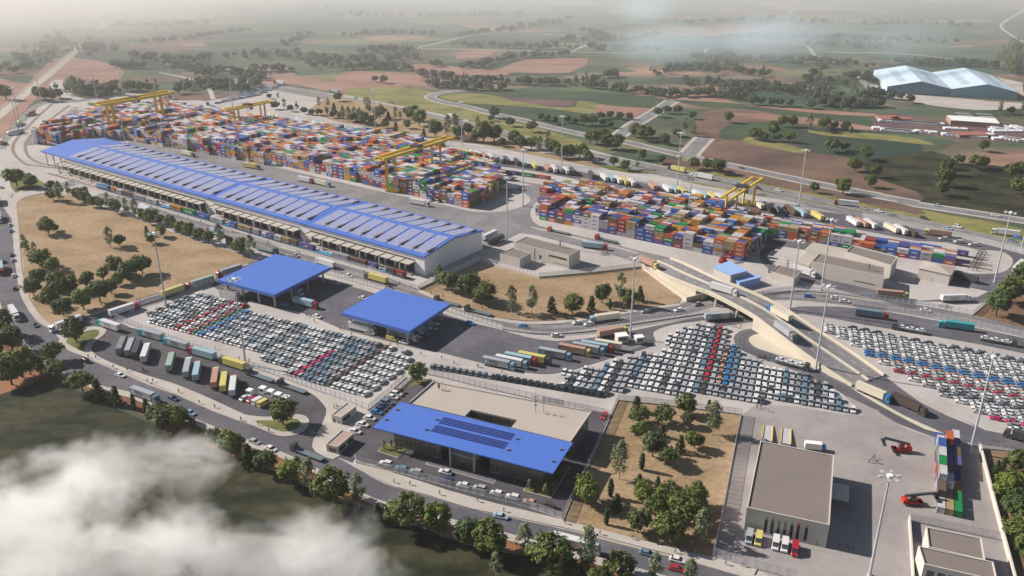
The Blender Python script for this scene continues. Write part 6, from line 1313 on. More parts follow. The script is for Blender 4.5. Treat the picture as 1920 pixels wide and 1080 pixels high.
# --- gantry cranes
def gantry(label, b1, b2, s, h, f0, f1, legw=2.0, beamh=1.8):
    A1, B1 = P(s, *b1[0], h), P(s, *b1[1], h); A2, B2 = P(s, *b2[0], h), P(s, *b2[1], h)
    c = lerp(A1, B2, .5); e = empty('gantry_crane', (c[0], c[1], 0), 0, label, 'gantry crane', 'yellow gantry cranes over the containers')
    lo_ = lambda p: (p[0]-c[0], p[1]-c[1])
    legs = []
    for A, B in ((A1, B1), (A2, B2)):
        MB().bar((*lo_(A), h), (*lo_(B), h), 1.25, beamh).build('girder', M_CRANE, e)
        for f in (f0, f1):
            q = lo_(lerp(A, B, f)); legs.append(q); MB().bar((q[0], q[1], 1.0), (q[0], q[1], h-.9), legw, legw*.75).build('leg', M_CRANE, e)
    for f in (.02, .98): MB().bar((*lo_(lerp(A1, B1, f)), h+.2), (*lo_(lerp(A2, B2, f)), h+.2), .8, .8).build('end_beam', M_CRANE, e)
    for i in (0, 1):
        a, b_ = legs[i], legs[i+2]; MB().bar((*lerp(a, b_, -.25), 1.4), (*lerp(a, b_, 1.25), 1.4), 1.3, 1.3).build('sill_beam', M_CRANE, e)
        for t in (-.2, .1, .9, 1.2): q = lerp(a, b_, t); w_ = link('wheel', wheel_mesh(.8, .6), e, (q[0], q[1], .8), head(a, b_))
        q = lerp(a, b_, .5); MB().box(q[0]-1.6, q[0]+1.6, q[1]-1.1, q[1]+1.1, 1.9, 4.0).build('power_box', M_CRANE, e)
    t = lerp(lerp(A1, A2, .5), lerp(B1, B2, .5), .5); q = lo_(t); rz = head(A1, B1)
    tr_ = MB().box(-3, 3, -4, 4, h+.95, h+2.0, 0, rz, q).build('trolley', M_DARK, e); MB().box(-1.2, 1.2, -1.2, 1.2, h-3.4, h-1.0, 0, rz, (q[0]+3, q[1])).build('operator_cab', M_GLASS, tr_)
    sp = MB()
    zt = 14.2
    sp.box(-1.2, 1.2, -3, 3, zt, zt+.8, 0, rz, q); sp.build('spreader', M_CRANE, e)
    for dx, dy in ((-1, -2), (1, -2), (1, 2), (-1, 2)): MB().tube((q[0]+dx, q[1]+dy, zt+.7), (q[0]+dx, q[1]+dy, h), .08, .08, 4).build('hoist_rope', M_DARK, e)
hx_ = height_at('x', 245, 930, 245, 395)
gantry('large yellow gantry crane over the near end of the big container block', ((95, 440), (1130, 125)), ((225, 455), (1250, 140)), 'x', hx_, .145, .78)
gantry('yellow gantry crane over the rail line at the second container block', ((250, 620), (970, 150)), ((470, 650), (1200, 170)), 'G', height_at('G', 985, 870, 1005, 330), .2, .77, 1.5, 1.4)
gantry('largest yellow gantry crane over the hazy far end of the container block', ((120, 410), (1400, 185)), ((225, 440), (1500, 212)), 'H', hx_*1.05, .16, .80, 2.6, 2.3)
gantry('distant yellow gantry crane near the far parking, smaller than its neighbour', ((190, 490), (1410, 250)), ((310, 515), (1515, 275)), 'I', hx_*.8, .25, .80, 1.6, 1.5)

# --- reach stackers
def reach_stacker(p, rz, label, ang=14, ext=12):
    e = empty('reach_stacker', (p[0], p[1], .12), rz, label, 'reach stacker', 'red reach stackers'); e.scale = (.8,)*3
    b = MB(); b.box(-4.2, 3.6, -1.3, 1.3, .8, 1.9); b.box(-4.6, -2.6, -1.5, 1.5, .9, 3.0); b.box(1.8, 4.0, -1.7, 1.7, .9, 1.9); b.build('body', M_RED, e)
    MB().box(-1.2, .8, -.8, .8, 2.0, 3.9).build('cab', M_GLASS, e); MB().box(-1.3, .9, -.9, .9, 3.9, 4.05).build('cab_roof', M_RED, e)
    for s in (-.9, .9): MB().bar((-3.4, s, 2.6), (-3.4, s, 4.4), .4, .6).build('boom_pivot', M_RED, e)
    a = R(ang); bx, bz = -3.6+ext*math.cos(a), 4.3+ext*math.sin(a)
    MB().bar((-3.6, 0, 4.3), (bx, 0, bz), .9, 1.0).build('boom', mat('boom_grey', (.06, .07, .085), .5), e); MB().bar((1.5, 0, 1.9), (-3.6+5.5*math.cos(a), 0, 4.0+5.5*math.sin(a)), .35, .35).build('lift_cylinder', M_STEEL, e)
    sp = MB(); sp.box(bx-.5, bx+.5, -.6, .6, bz-2.2, bz-.4); sp.box(bx-.7, bx+.7, -3.0, 3.0, bz-2.7, bz-2.2); sp.build('spreader', M_DARK, e)
    for x, r_, s_ in ((-3, .75, 1.35), (2.9, .85, 1.5)):
        for s in (-s_, s_): link('wheel', wheel_mesh(.85, .6), e, (x, s, .85))
reach_stacker(P('n', 445, 268), R(172), 'red reach stacker with raised dark boom beside the group of workers', 12, 12)
reach_stacker(P('n', 525, 612), R(-2), 'red reach stacker reaching its boom to the small container stack', 8, 13)
reach_stacker(P('g', 290, 590), R(60), 'red reach stacker against the corner of the second container block', 30, 9)

# --- light masts
MASTS = [('4', 868, 232, 937, 655, 'beside the big bare lot'), ('4', 1315, 490, 1382, 970, 'at the edge of the car lot by the truck park'), ('5', 1645, 375, 1625, 820, 'by the kiosks on the bend'), ('6', 1845, 115, 1752, 510, 'by the loop near the right edge'),
         ('6', 838, 155, 778, 555, 'in front of the wide brown-roofed building'), ('6', 650, 275, 603, 665, 'beside the flyover, left of two'), ('6', 820, 530, 748, 1000, 'at the foot of the flyover'), ('9', 1170, 515, 1050, 1080, 'nearest, beside the depot building'), ('6', 1745, 925, 1615, 1470, 'in the right-hand car lot by the container stack'),
         ('', 950, 333, 950.7, 453.3, 'at the warehouse end corner'), ('', 699, 169, 705, 250, 'on the northern fence, by the trees'), ('', 864, 191.7, 866.7, 273, 'on the northern fence past the first crane'), ('', 1054, 218, 1053, 310, 'on the northern fence above the truck yard'), ('', 980.5, 281, 980.5, 387.5, 'on the rounded platform end'),
         ('', 1276, 249, 1269.5, 350, 'on the highway wall between trailers'), ('', 1297.5, 326, 1290, 415, 'within the second container block'), ('', 1510, 281, 1497.5, 386, 'on the highway wall above the parked trailers'), ('a', 100, 340, 158, 640, 'at the far west corner of the apron'), ('a', 290, 330, 315, 465, 'beside the distant railway'),
         ('a', 685, 175, 725, 420, 'at the hazy back edge of the apron'), ('a', 900, 230, 925, 400, 'behind the hazy gantry crane'), ('a', 1268, 160, 1300, 430, 'at the back edge by the parking trees'), ('a', 1715, 200, 1745, 480, 'by the far parking'), ('a', 750, 480, None, None, 'rising behind the far warehouse roof, left of two'), ('a', 895, 500, None, None, 'rising behind the far warehouse roof, right of two'), ('h', 1925, 330, 1885, 545, 'on the highway wall at the right edge'), ('a', 100, 540, 145, 690, 'leaning into the haze beside the west road')]
pole = MB(); pole.tube((0, 0, 0), (0, 0, 40), .48, .24, 10).tube((0, 0, 0), (0, 0, .6), .8, .8, 8); pole_m = pole.mesh('pole', mat('mast_grey', (.50, .51, .55), .45, metal=.2))
ring = MB(); ring.tube((0, 0, 39.4), (0, 0, 40.2), .9, .9, 10); ring_m = ring.mesh('head_frame', M_WHITE)
fl_ = MB(); fl_.bar((0, 0, 0), (1.5, 0, 0), .15, .15); fl_.box(1.3, 2.5, -.45, .45, -.25, .12); fl_m = fl_.mesh('floodlight', M_STEEL)
for s, tx, ty, bx, by, place in MASTS:
    if bx is None: h = 38; p = P(s, tx, ty, h)
    else: p = P(s, bx, by); h = height_at(s, bx, by, tx, ty)
    if s == '6' and by == 1470: p = P('6', 1615, 1470); p = P('', 1818.3, 850); h = height_at('', 1818.3, 850, 1861.7, 668.3)
    h = min(max(h, 30), 44); e = empty('light_mast', (p[0], p[1], .1), 0, f'tall slim light mast {place}', 'light mast', 'tall floodlight masts')
    o = link('pole', pole_m, e); o.scale = (1, 1, h/40); q = link('head_frame', ring_m, e, (0, 0, h-40))
    for k in range(6): link('floodlight', fl_m, e, (math.cos(k*math.pi/3)*.7, math.sin(k*math.pi/3)*.7, h-.2), k*math.pi/3)

# --- fences
def fence_mat():
    m = bpy.data.materials.new('fence_mesh'); m.use_nodes = True; b = m.node_tree.nodes['Principled BSDF']; b.inputs['Base Color'].default_value = (.70, .70, .74, 1); b.inputs['Alpha'].default_value = .30; b.inputs['Roughness'].default_value = .6
    nt = m.node_tree; tc = nt.nodes.new('ShaderNodeUVMap'); w = nt.nodes.new('ShaderNodeTexWave'); w.wave_type = 'BANDS'; w.bands_direction = 'X'; w.inputs['Scale'].default_value = .9
    nt.links.new(tc.outputs[0], w.inputs[0]); mr = nt.nodes.new('ShaderNodeMapRange'); mr.inputs[1].default_value = .35; mr.inputs[2].default_value = .65; mr.inputs[3].default_value = .18; mr.inputs[4].default_value = .55; nt.links.new(w.outputs['Fac'], mr.inputs[0]); nt.links.new(mr.outputs[0], b.inputs['Alpha']); return m
M_FEN = fence_mat(); M_FBASE = mat('fence_base', (.40, .38, .37), .8)
FENCES = []
def fence(label, path, h=3.0, z=.1, base=.55, wallm=None, step=2.6):
    c = path[0]; FENCES.append(path); e = empty('fence', (c[0], c[1], z), 0, label, 'fence'); bb, mm, pp = MB(), MB(), []; dd = 0; uv = []
    for i in range(len(path)-1):
        a, b2 = path[i], path[i+1]; L = dist(a, b2)
        if L < .01: continue
        d = Vector((b2[0]-a[0], b2[1]-a[1])).normalized(); n = Vector((-d.y, d.x)); la, lb = (a[0]-c[0], a[1]-c[1]), (b2[0]-c[0], b2[1]-c[1])
        w = n*.15; bb.prism([(la[0]-w.x, la[1]-w.y), (lb[0]-w.x, lb[1]-w.y), (lb[0]+w.x, lb[1]+w.y), (la[0]+w.x, la[1]+w.y)], 0, base)
        mm.quad((*la, base), (*lb, base), (*lb, h), (*la, h)); uv += [(dd, 0), (dd+L, 0), (dd+L, h), (dd, h)]; dd += L
        k = max(1, int(L/step)); 
        for j in range(k): pp.append(lerp(la, lb, j/k))
    bb.build('base_wall', wallm or M_FBASE, e); me = mm.mesh('mesh_panel', M_FEN); ul = me.uv_layers.new(name='UVMap'); ul.data.foreach_set('uv', [v for q in uv for v in q]); link('mesh_panel', me, e)
    pb = MB()
    for q in pp: pb.box(q[0]-.07, q[0]+.07, q[1]-.07, q[1]+.07, base, h+.15)
    for i in range(len(path)-1):
        a, b2 = path[i], path[i+1]
        if dist(a, b2) > .01: pb.bar((a[0]-c[0], a[1]-c[1], h), (b2[0]-c[0], b2[1]-c[1], h), .08, .08)
    o = pb.build('post_rail', M_STEEL, e)
fence('mesh fence between the left car lot and the queuing trucks', pts('c', [(862, 152), (1040, 222), (1240, 297), (1450, 377), (1660, 458), (1830, 510)]) + pts('d', [(110, 190), (300, 255), (540, 345), (830, 452), (1000, 525)]))
fence('mesh fence between the left car lot and the office bays', pts('d', [(1004, 523), (1150, 400), (1290, 275)]))
fence('mesh fence with a dark base along the road up to the farther canopy', pts('b', [(862, 1045), (865, 1008), (1060, 932), (1240, 875), (1420, 815), (1600, 772)]))
fence('mesh fence between the canopies and the public road', pts('y', [(1250, 318), (1900, 508)]) + pts('z', [(560, 145)][:0] + [(760, 190)][:0] + [(1320, 390), (1600, 480), (1920, 585)]) + smooth(pts('f', [(250, 555), (420, 580), (600, 588), (780, 580), (960, 562), (1200, 520), (1500, 475), (1800, 430)]), 2))
fence('mesh fence along the rail yard and the public road', pts('b', [(560, 20), (900, 125), (1300, 245), (1760, 380)]) + pts('e', [(0, 40), (300, 118), (620, 200), (1000, 302), (1380, 450)]), 2.3, base=.6, wallm=M_WALL)
fence('wall with mesh fence from the warehouse corner around the tan lot', pts('5', [(440, 552), (780, 390), (850, 412), (1113, 487), (1400, 462), (1690, 428)]), 3.4, base=1.2, wallm=M_WALL)
fence('long mesh fence between the truck yard and the highway', pts('p', [(300, 190), (760, 285), (1250, 370), (1650, 425), (1900, 475)]) + pts('k', [(0, 172), (400, 262), (880, 345), (1300, 430), (1800, 530), (1920, 562)]) + pts('h', [(100, 165), (800, 308), (1400, 445), (1920, 580)]), 3.4)
fence('mesh fence between the office forecourt and the sidewalk', pts('d', [(903, 900), (912, 918)]) + pts('o', [(160, 120), (400, 185), (700, 268), (1000, 348), (1400, 448), (1700, 553)]))
fence('mesh fence around the tree-filled lot beside the office', pts('m', [(18, 755), (60, 650), (160, 450), (250, 250), (345, 38), (520, 55), (680, 74), (880, 98), (1078, 124)]))
fence('tall mesh fence between the tree-filled lot and the depot', pts('m', [(1080, 126), (1040, 320), (980, 640), (912, 970)]) + pts('9', [(400, 1040), (640, 1105)]), 3.6)
fence('mesh fence along the back of the office terrace', pts('d', [(1440, 250), (1560, 275), (1920, 365)]) + pts('8', [(1000, 70), (1250, 128), (1500, 180)][:2]) + pts('B', [(700, 95), (1450, 240)]))
fence('glassy mesh fence around the two walled workshops', pts('n', [(505, 725), (700, 765), (1098, 850)]), 3.2)
fence('mesh fence at the head of the dark lot in the right corner', pts('n', [(950, 250), (1100, 262), (1254, 290), (1400, 310)]), 3.0)
fence('mesh fence between the public road and the service road', pts('j', [(400, 55), (640, 86), (1000, 148), (1300, 208), (1680, 285), (2000, 350)]), 3.0)
fence('mesh fence between the brown-roofed buildings and the public road', smooth(pts('6', [(440, 585), (560, 565), (700, 560), (1000, 595), (1340, 645), (1630, 697)]), 2) + pts('6', [(1720, 620), (1800, 545), (1900, 450)]), 3.0)
wall_run('boundary_wall', 'long pale boundary wall beside the dark lot at the right edge', 'wall', pts('n', [(962, 252), (1060, 640), (1180, 1090), (1230, 1280)]), 2.6, 2.6, M_WALL, .5)
wall_run('boundary_wall', 'pale side wall of the walled workshop plot', 'wall', pts('n', [(500, 720), (512, 900), (525, 1120)]), 2.4, 2.4, M_WALL, .5)
# two yellow-edged ramps
for i, q in enumerate((((555, 165), (655, 180), (640, 380), (530, 345)), ((757, 195), (858, 215), (850, 415), (738, 390)))):
    w_ = pts('E', q); c = w_[0]; e = empty('loading_ramp', (c[0], c[1], 0), 0, ('left' if i == 0 else 'right') + ' of two grey loading ramps with yellow edges behind the depot', 'ramp', 'loading ramps behind the depot'); L = [(x-c[0], y-c[1]) for x, y in w_]
    MB().prism(L, 0, [.25, .25, 1.4, 1.4] if sum(L[k-1][0]*L[k][1]-L[k][0]*L[k-1][1] for k in range(4)) > 0 else [1.4, 1.4, .25, .25], 0).build('ramp_slab', M_WALLG, e)
    for a, b2, za, zb in ((L[0], L[3], .3, 1.45), (L[1], L[2], .3, 1.45)): MB().bar((*a, za+.1), (*b2, zb+.1), .3, .3).build('side_rail', M_CRANE, e)
v_ = P('E', 1100, 440); b = empty('box_trailer', (v_[0], v_[1], .1), R(-12), 'small white trailer parked against the back wall of the depot', 'trailer'); MB().box(-3, 3, -1.2, 1.2, .8, 3.2).build('trailer_box', M_WHITE, b); MB().box(3, 4.6, -1.1, 1.1, .5, 2.3).build('cab', paint('blue'), b); wheels(b, (-2, 2, 3.8))
# barrier arms at the right end of the rail lines
for i in range(7):
    p = P('h', 1345+i*17, 760-i*30); e = empty('track_buffer', (p[0], p[1], .1), R(-40), f'dark lattice buffer, {nth(i+1)} from the near end of the rail lines', 'buffer', 'dark lattice buffers at the rail ends'); b = MB()
    b.bar((-2.5, 0, 1.5), (2.5, 0, 1.5), .3, .3); b.bar((-2.5, 0, 0), (-1.2, 0, 2.6), .25, .25); b.bar((2.5, 0, 0), (1.2, 0, 2.6), .25, .25); b.bar((-1.2, 0, 2.6), (1.2, 0, 2.6), .25, .25); b.bar((0, -1.5, 0), (0, 0, 2.6), .25, .25); b.build('lattice', M_DARK, e)
# ------------------------------------------------------------------ trees
def leaf_mat(name, ca, cb):
    m = bpy.data.materials.new(name); m.use_nodes = True; nt = m.node_tree; L = nt.links; b = nt.nodes['Principled BSDF']; b.inputs['Roughness'].default_value = .65; b.inputs['Specular IOR Level'].default_value = .25
    g = nt.nodes.new('ShaderNodeNewGeometry'); oi = nt.nodes.new('ShaderNodeObjectInfo'); n = nt.nodes.new('ShaderNodeTexNoise'); n.inputs['Scale'].default_value = .45; n.inputs['Detail'].default_value = 2; L.new(g.outputs['Position'], n.inputs['Vector'])
    a = nt.nodes.new('ShaderNodeMath'); a.operation = 'MULTIPLY_ADD'; L.new(g.outputs['Random Per Island'], a.inputs[0]); a.inputs[1].default_value = .45; 
    a2 = nt.nodes.new('ShaderNodeMath'); a2.operation = 'MULTIPLY_ADD'; L.new(n.outputs['Fac'], a2.inputs[0]); a2.inputs[1].default_value = .7; a2.inputs[2].default_value = -.12; L.new(a2.outputs[0], a.inputs[2])
    mx = nt.nodes.new('ShaderNodeMix'); mx.data_type = 'RGBA'; L.new(a.outputs[0], mx.inputs[0]); mx.inputs[6].default_value = (*ca, 1); mx.inputs[7].default_value = (*cb, 1)
    L.new(mx.outputs[2], b.inputs['Base Color'])
    tr = nt.nodes.new('ShaderNodeBsdfTranslucent'); L.new(mx.outputs[2], tr.inputs[0]); ms = nt.nodes.new('ShaderNodeMixShader'); ms.inputs[0].default_value = .25
    L.new(b.outputs[0], ms.inputs[1]); L.new(tr.outputs[0], ms.inputs[2]); L.new(ms.outputs[0], nt.nodes['Material Output'].inputs[0]); return m
ML = {'R': leaf_mat('oak_leaves', (.036, .058, .016), (.19, .235, .05)), 'R2': leaf_mat('bright_leaves', (.048, .080, .016), (.24, .30, .05)), 'R3': leaf_mat('dark_leaves', (.030, .052, .020), (.14, .19, .055)), 'B': leaf_mat('birch_leaves', (.08, .10, .045), (.27, .30, .16)),
      'C': leaf_mat('needles', (.020, .036, .013), (.075, .105, .028)), 'Y': leaf_mat('cypress_leaves', (.020, .042, .014), (.07, .11, .03))}
M_BARK = mat('bark', (.10, .075, .055), .9); M_BIRCH = mat('birch_bark', (.42, .40, .36), .8)
def crown_mesh(kind, seed, n=1.0, leaf=1.0, name='crown'):
    """unit-height tree crown made of many small leaf faces gathered in clumps"""
    r = np.random.default_rng(seed); C = []; K = int({'R': 92, 'B': 46, 'C': 60, 'Y': 34}[kind]*n)
    if kind == 'R':
        sx, sy, sz = r.uniform(.82, 1.15), r.uniform(.82, 1.15), r.uniform(.85, 1.08); ox, oy = r.uniform(-.06, .06, 2)
        lob = r.normal(0, 1, (7, 3)); lob /= np.linalg.norm(lob, axis=1)[:, None]
        for i in range(K):
            d = r.normal(0, 1, 3); d /= np.linalg.norm(d); d[2] = d[2]*.9+.1; bump = 1+.26*max(0, max((lob@d)**5))-.14*r.random()
            rr_ = .385*(.5+.5*r.random()**.5)*bump; C.append((d[0]*rr_*sx+ox*(d[2]+.5), d[1]*rr_*sy+oy*(d[2]+.5), .555+d[2]*rr_*sz, .07+.05*r.random()))
    elif kind == 'B':
        for i in range(K):
            t = r.random(); w = .17*math.sin(math.pi*min(1, t*.85+.16))**.7*(.8+.4*r.random()); a = r.random()*6.28; C.append((math.cos(a)*w*r.random()**.4, math.sin(a)*w*r.random()**.4, .22+t*.76, .075))
    elif kind == 'C':
        for i in range(K):
            t = (i+.5)/K; lay = int(t*8)/8; w = .27*(1-lay)**.9+.02; a = i*2.4+r.random(); q = .35+.65*r.random(); C.append((math.cos(a)*w*q, math.sin(a)*w*q, .10+lay*.86-q*w*.25+.03*r.random(), .075*(1-.55*t)+.01))
    else:
        for i in range(K):
            t = (i+.5)/K; w = .12*math.sin(math.pi*(t*.92+.06))**.8; a = i*2.4; C.append((math.cos(a)*w*.75, math.sin(a)*w*.75, .06+t*.9, .06))
    V_, F_ = [], []; per = int({'R': 26, 'B': 20, 'C': 20, 'Y': 26}[kind]); ls = {'R': .034, 'B': .022, 'C': .030, 'Y': .028}[kind]*leaf
    for cx, cy, cz, cr in C:
        p = r.normal(0, 1, (per, 3)); p /= np.linalg.norm(p, axis=1)[:, None]; p *= (r.random((per, 1))**.4)*cr; out = np.array([cx, cy, (cz-.55)*.8]); out = out/(np.linalg.norm(out)+1e-6)
        for q in p:
            c = np.array([cx, cy, cz])+q; nrm = q/(np.linalg.norm(q)+1e-6)*.8+out*.7+r.normal(0, .45, 3)+np.array([0, 0, .35]); nrm /= np.linalg.norm(nrm)
            u = np.cross(nrm, r.normal(0, 1, 3)); u /= np.linalg.norm(u); v = np.cross(nrm, u); s = ls*(.7+.6*r.random()); k = len(V_)
            V_ += [c-u*s-v*s*.35, c+u*s*.2-v*s*.8, c+u*s+v*s*.3, c-u*s*.1+v*s*.85]; F_.append((k, k+1, k+2, k+3))
    me = bpy.data.meshes.new(name); me.from_pydata([tuple(map(float, v)) for v in V_], [], F_); return me
def trunk_mesh(kind, seed):
    b = MB(); r = random.Random(seed); th = {'R': .45, 'B': .9, 'C': .85, 'Y': .5}[kind]; rad = {'R': .032, 'B': .012, 'C': .02, 'Y': .018}[kind]
    b.tube((0, 0, -.01), (0.005, 0, th*.5), rad, rad*.75, 6, 0, False); b.tube((0.005, 0, th*.5), (0, .005, th), rad*.75, rad*.35, 6, 0, False)
    if kind in 'RB':
        for i in range(6): a = i*1.05+r.random(); z = th*(.55+.07*i); l = .2 if kind == 'R' else .1; b.tube((0, 0, z), (math.cos(a)*l, math.sin(a)*l, z+l*.8), rad*.4, rad*.15, 4, 0, False)
    return b.mesh('trunk', M_BIRCH if kind == 'B' else M_BARK)
CR = {}
for k, nv, mk in (('R', 8, None), ('B', 4, None), ('C', 2, None), ('Y', 2, None)):
    CR[k] = []
    for v in range(nv):
        me = crown_mesh(k, 10*v+ord(k)); me.materials.append(ML['R' if k != 'R' else 'R'] if k == 'R' and v < 4 else ML['R2'] if k == 'R' and v < 6 else ML['R3'] if k == 'R' else ML[k])
        CR[k].append((me, trunk_mesh(k, v)))
TREES = []     # x, y, height, kind, place
def trees(s, place, lst, f=.98):
    for t in lst:
        x, y, h, k = t; p = P(s, x, y); hh = height_at(s, x, y, x, y-h)*((f if s not in '78m' else .87) if k in 'RC' else .95); TREES.append((p[0], p[1], hh, k, place))
trees('b', 'along the north edge of the big bare lot', [(385, 60, 70, 'R'), (400, 145, 95, 'R'), (455, 160, 170, 'B'), (520, 115, 120, 'B'), (575, 130, 90, 'R'), (625, 150, 110, 'R'), (655, 160, 80, 'R'), (700, 195, 90, 'R'), (760, 205, 80, 'R'), (815, 215, 140, 'B'), (875, 240, 115, 'R'), (955, 265, 150, 'B'), (1020, 280, 160, 'B'), (1075, 290, 90, 'R'), (1130, 320, 115, 'R'), (1215, 420, 90, 'R'), (1205, 330, 85, 'R'), (1290, 360, 110, 'R'), (1350, 390, 95, 'R'), (1420, 420, 115, 'R'), (1495, 445, 95, 'R'), (1570, 470, 105, 'R'), (1655, 490, 180, 'B'), (1730, 500, 80, 'R'), (1765, 530, 80, 'R'), (1805, 550, 140, 'R'), (1890, 580, 190, 'B'), (1105, 410, 85, 'C'), (1140, 470, 90, 'R'), (240, 50, 110, 'R'), (130, 40, 150, 'R')])
trees('b', 'standing free in the big bare lot', [(365, 400, 135, 'R'), (415, 378, 60, 'R'), (830, 500, 170, 'B'), (900, 490, 100, 'R')])
trees('b', 'in the clump of the big bare lot', [(190, 530, 140, 'B'), (215, 545, 110, 'B'), (265, 560, 110, 'B'), (290, 620, 110, 'R'), (320, 645, 140, 'R'), (400, 685, 115, 'R'), (255, 860, 140, 'R'), (300, 790, 140, 'R'), (420, 820, 160, 'R'), (480, 1015, 145, 'R'), (385, 950, 140, 'R'), (450, 880, 150, 'R'), (540, 840, 140, 'R'), (630, 965, 170, 'R'), (660, 800, 125, 'R'), (755, 912, 175, 'R'), (840, 848, 115, 'R'), (778, 742, 105, 'R'), (890, 782, 100, 'R'), (870, 695, 140, 'R'), (980, 748, 160, 'R'), (1070, 698, 160, 'R'), (945, 725, 110, 'R')])
trees('c', 'on the first grass island of the truck park', [(575, 330, 190, 'R')])
trees('c', 'between the main road and the dark field, west part', [(100, 400, 200, 'R'), (20, 290, 200, 'R'), (400, 475, 150, 'R'), (355, 575, 130, 'R'), (440, 605, 140, 'R'), (170, 590, 220, 'R'), (230, 570, 150, 'R'), (90, 645, 200, 'R'), (575, 620, 90, 'C'), (625, 705, 165, 'R'), (745, 765, 180, 'C'), (880, 795, 155, 'C'), (1010, 838, 130, 'Y'), (1105, 862, 125, 'C'), (1180, 940, 150, 'R'), (1250, 990, 180, 'R'), (1330, 975, 170, 'R'), (1375, 935, 120, 'R'), (1440, 985, 90, 'R'), (-30, 460, 200, 'R')])
trees('7', 'between the main road and the dark field, middle part', [(1210, 345, 110, 'R'), (1300, 390, 140, 'R'), (1345, 380, 110, 'R'), (1400, 465, 160, 'C'), (1440, 450, 100, 'C'), (1505, 500, 140, 'R'), (1635, 560, 165, 'R'), (1745, 612, 200, 'B'), (1880, 668, 210, 'R')])
trees('8', 'between the main road and the dark field, east part', [(100, 700, 210, 'B'), (205, 775, 130, 'C'), (250, 775, 120, 'C'), (375, 805, 210, 'R'), (545, 835, 190, 'R'), (705, 915, 175, 'R'), (850, 965, 205, 'R'), (870, 1085, 140, 'B'), (1030, 965, 190, 'B'), (1185, 1065, 230, 'R'), (1275, 1100, 120, 'R'), (1378, 1062, 270, 'B'), (1570, 1100, 160, 'R'), (1760, 1120, 180, 'B'), (1960, 1130, 150, 'B'), (1440, 1150, 140, 'R')])
trees('m', 'in the tree-filled lot beside the office', [(455, 105, 120, 'C'), (468, 172, 115, 'R'), (475, 262, 110, 'R'), (610, 172, 125, 'R'), (605, 255, 95, 'C'), (750, 122, 140, 'R'), (755, 192, 100, 'R'), (885, 92, 75, 'C'), (908, 240, 210, 'B'), (550, 372, 170, 'R'), (635, 422, 130, 'R'), (715, 347, 130, 'C'), (800, 322, 120, 'R'), (353, 507, 240, 'B'), (485, 452, 112, 'Y'), (300, 612, 118, 'Y'), (335, 692, 125, 'C'), (470, 562, 110, 'C'), (488, 642, 135, 'R'), (577, 592, 112, 'Y'), (640, 662, 155, 'R'), (560, 722, 130, 'R'), (275, 778, 102, 'Y'), (460, 822, 160, 'R'), (650, 877, 180, 'R'), (745, 762, 200, 'R'), (810, 672, 160, 'R'), (840, 880, 210, 'B'), (590, 690, 120, 'R')])
trees('m', 'at the office corner beside the tree-filled lot', [(155, 655, 190, 'R')])
trees('5', 'in the tan lot below the long service building', [(550, 542, 140, 'B'), (620, 562, 120, 'R'), (715, 602, 150, 'R'), (800, 632, 130, 'R'), (958, 682, 165, 'B'), (1070, 682, 165, 'B'), (1182, 682, 105, 'C'), (1300, 687, 115, 'R'), (1407, 672, 98, 'C'), (1465, 627, 112, 'R'), (1510, 662, 65, 'Y'), (1567, 632, 190, 'B'), (1615, 647, 98, 'R'), (1678, 617, 98, 'C')])
trees('d', 'by the corner of the office terrace', [(1370, 312, 155, 'R')]); trees('d', 'on the second grass island of the truck park', [(365, 628, 200, 'R')])
trees('d', 'small, in the grass beds before the office', [(1120, 815, 75, 'B'), (1210, 835, 75, 'B'), (1175, 800, 60, 'B')]); trees('8', 'small, in the grass beds before the office', [(1060, 605, 70, 'B'), (1150, 628, 70, 'B'), (1190, 610, 60, 'B')])
trees('6', 'beyond the fence at the right edge', [(1760, 702, 155, 'R'), (1830, 625, 135, 'R'), (1880, 565, 130, 'R'), (1915, 500, 110, 'R'), (1950, 620, 130, 'R')])
trees('n', 'in the dark lot at the right edge', [(1060, 442, 125, 'Y'), (1105, 412, 112, 'Y'), (1190, 405, 140, 'R'), (1120, 585, 180, 'R'), (1200, 625, 160, 'R'), (1180, 715, 160, 'R'), (1245, 785, 160, 'R'), (1215, 865, 150, 'R'), (1250, 965, 150, 'R'), (1290, 560, 150, 'R')])
trees('2', 'in the bare strip between truck yard and highway', [(10, 680, 90, 'B'), (45, 690, 90, 'B'), (75, 685, 90, 'B'), (100, 690, 80, 'C'), (125, 700, 80, 'R'), (155, 650, 110, 'B'), (215, 670, 80, 'R'), (265, 670, 50, 'C'), (305, 670, 75, 'B'), (332, 690, 70, 'B'), (245, 720, 45, 'R'), (308, 740, 60, 'C'), (370, 725, 55, 'R'), (400, 680, 90, 'R'), (440, 710, 100, 'R'), (465, 770, 55, 'C'), (528, 770, 100, 'R'), (600, 770, 130, 'B'), (640, 760, 130, 'B'), (660, 790, 90, 'R'), (715, 760, 70, 'R'), (750, 800, 65, 'R'), (800, 800, 120, 'R'), (765, 730, 80, 'B'), (860, 800, 100, 'R'), (900, 825, 50, 'R'), (970, 810, 80, 'R'), (1010, 840, 80, 'R'), (1070, 840, 80, 'R'), (1115, 860, 100, 'B'), (1160, 840, 110, 'B'), (1185, 865, 80, 'R'), (1230, 890, 80, 'R'), (1290, 890, 80, 'R'), (1340, 890, 85, 'R'), (1390, 915, 75, 'R')])
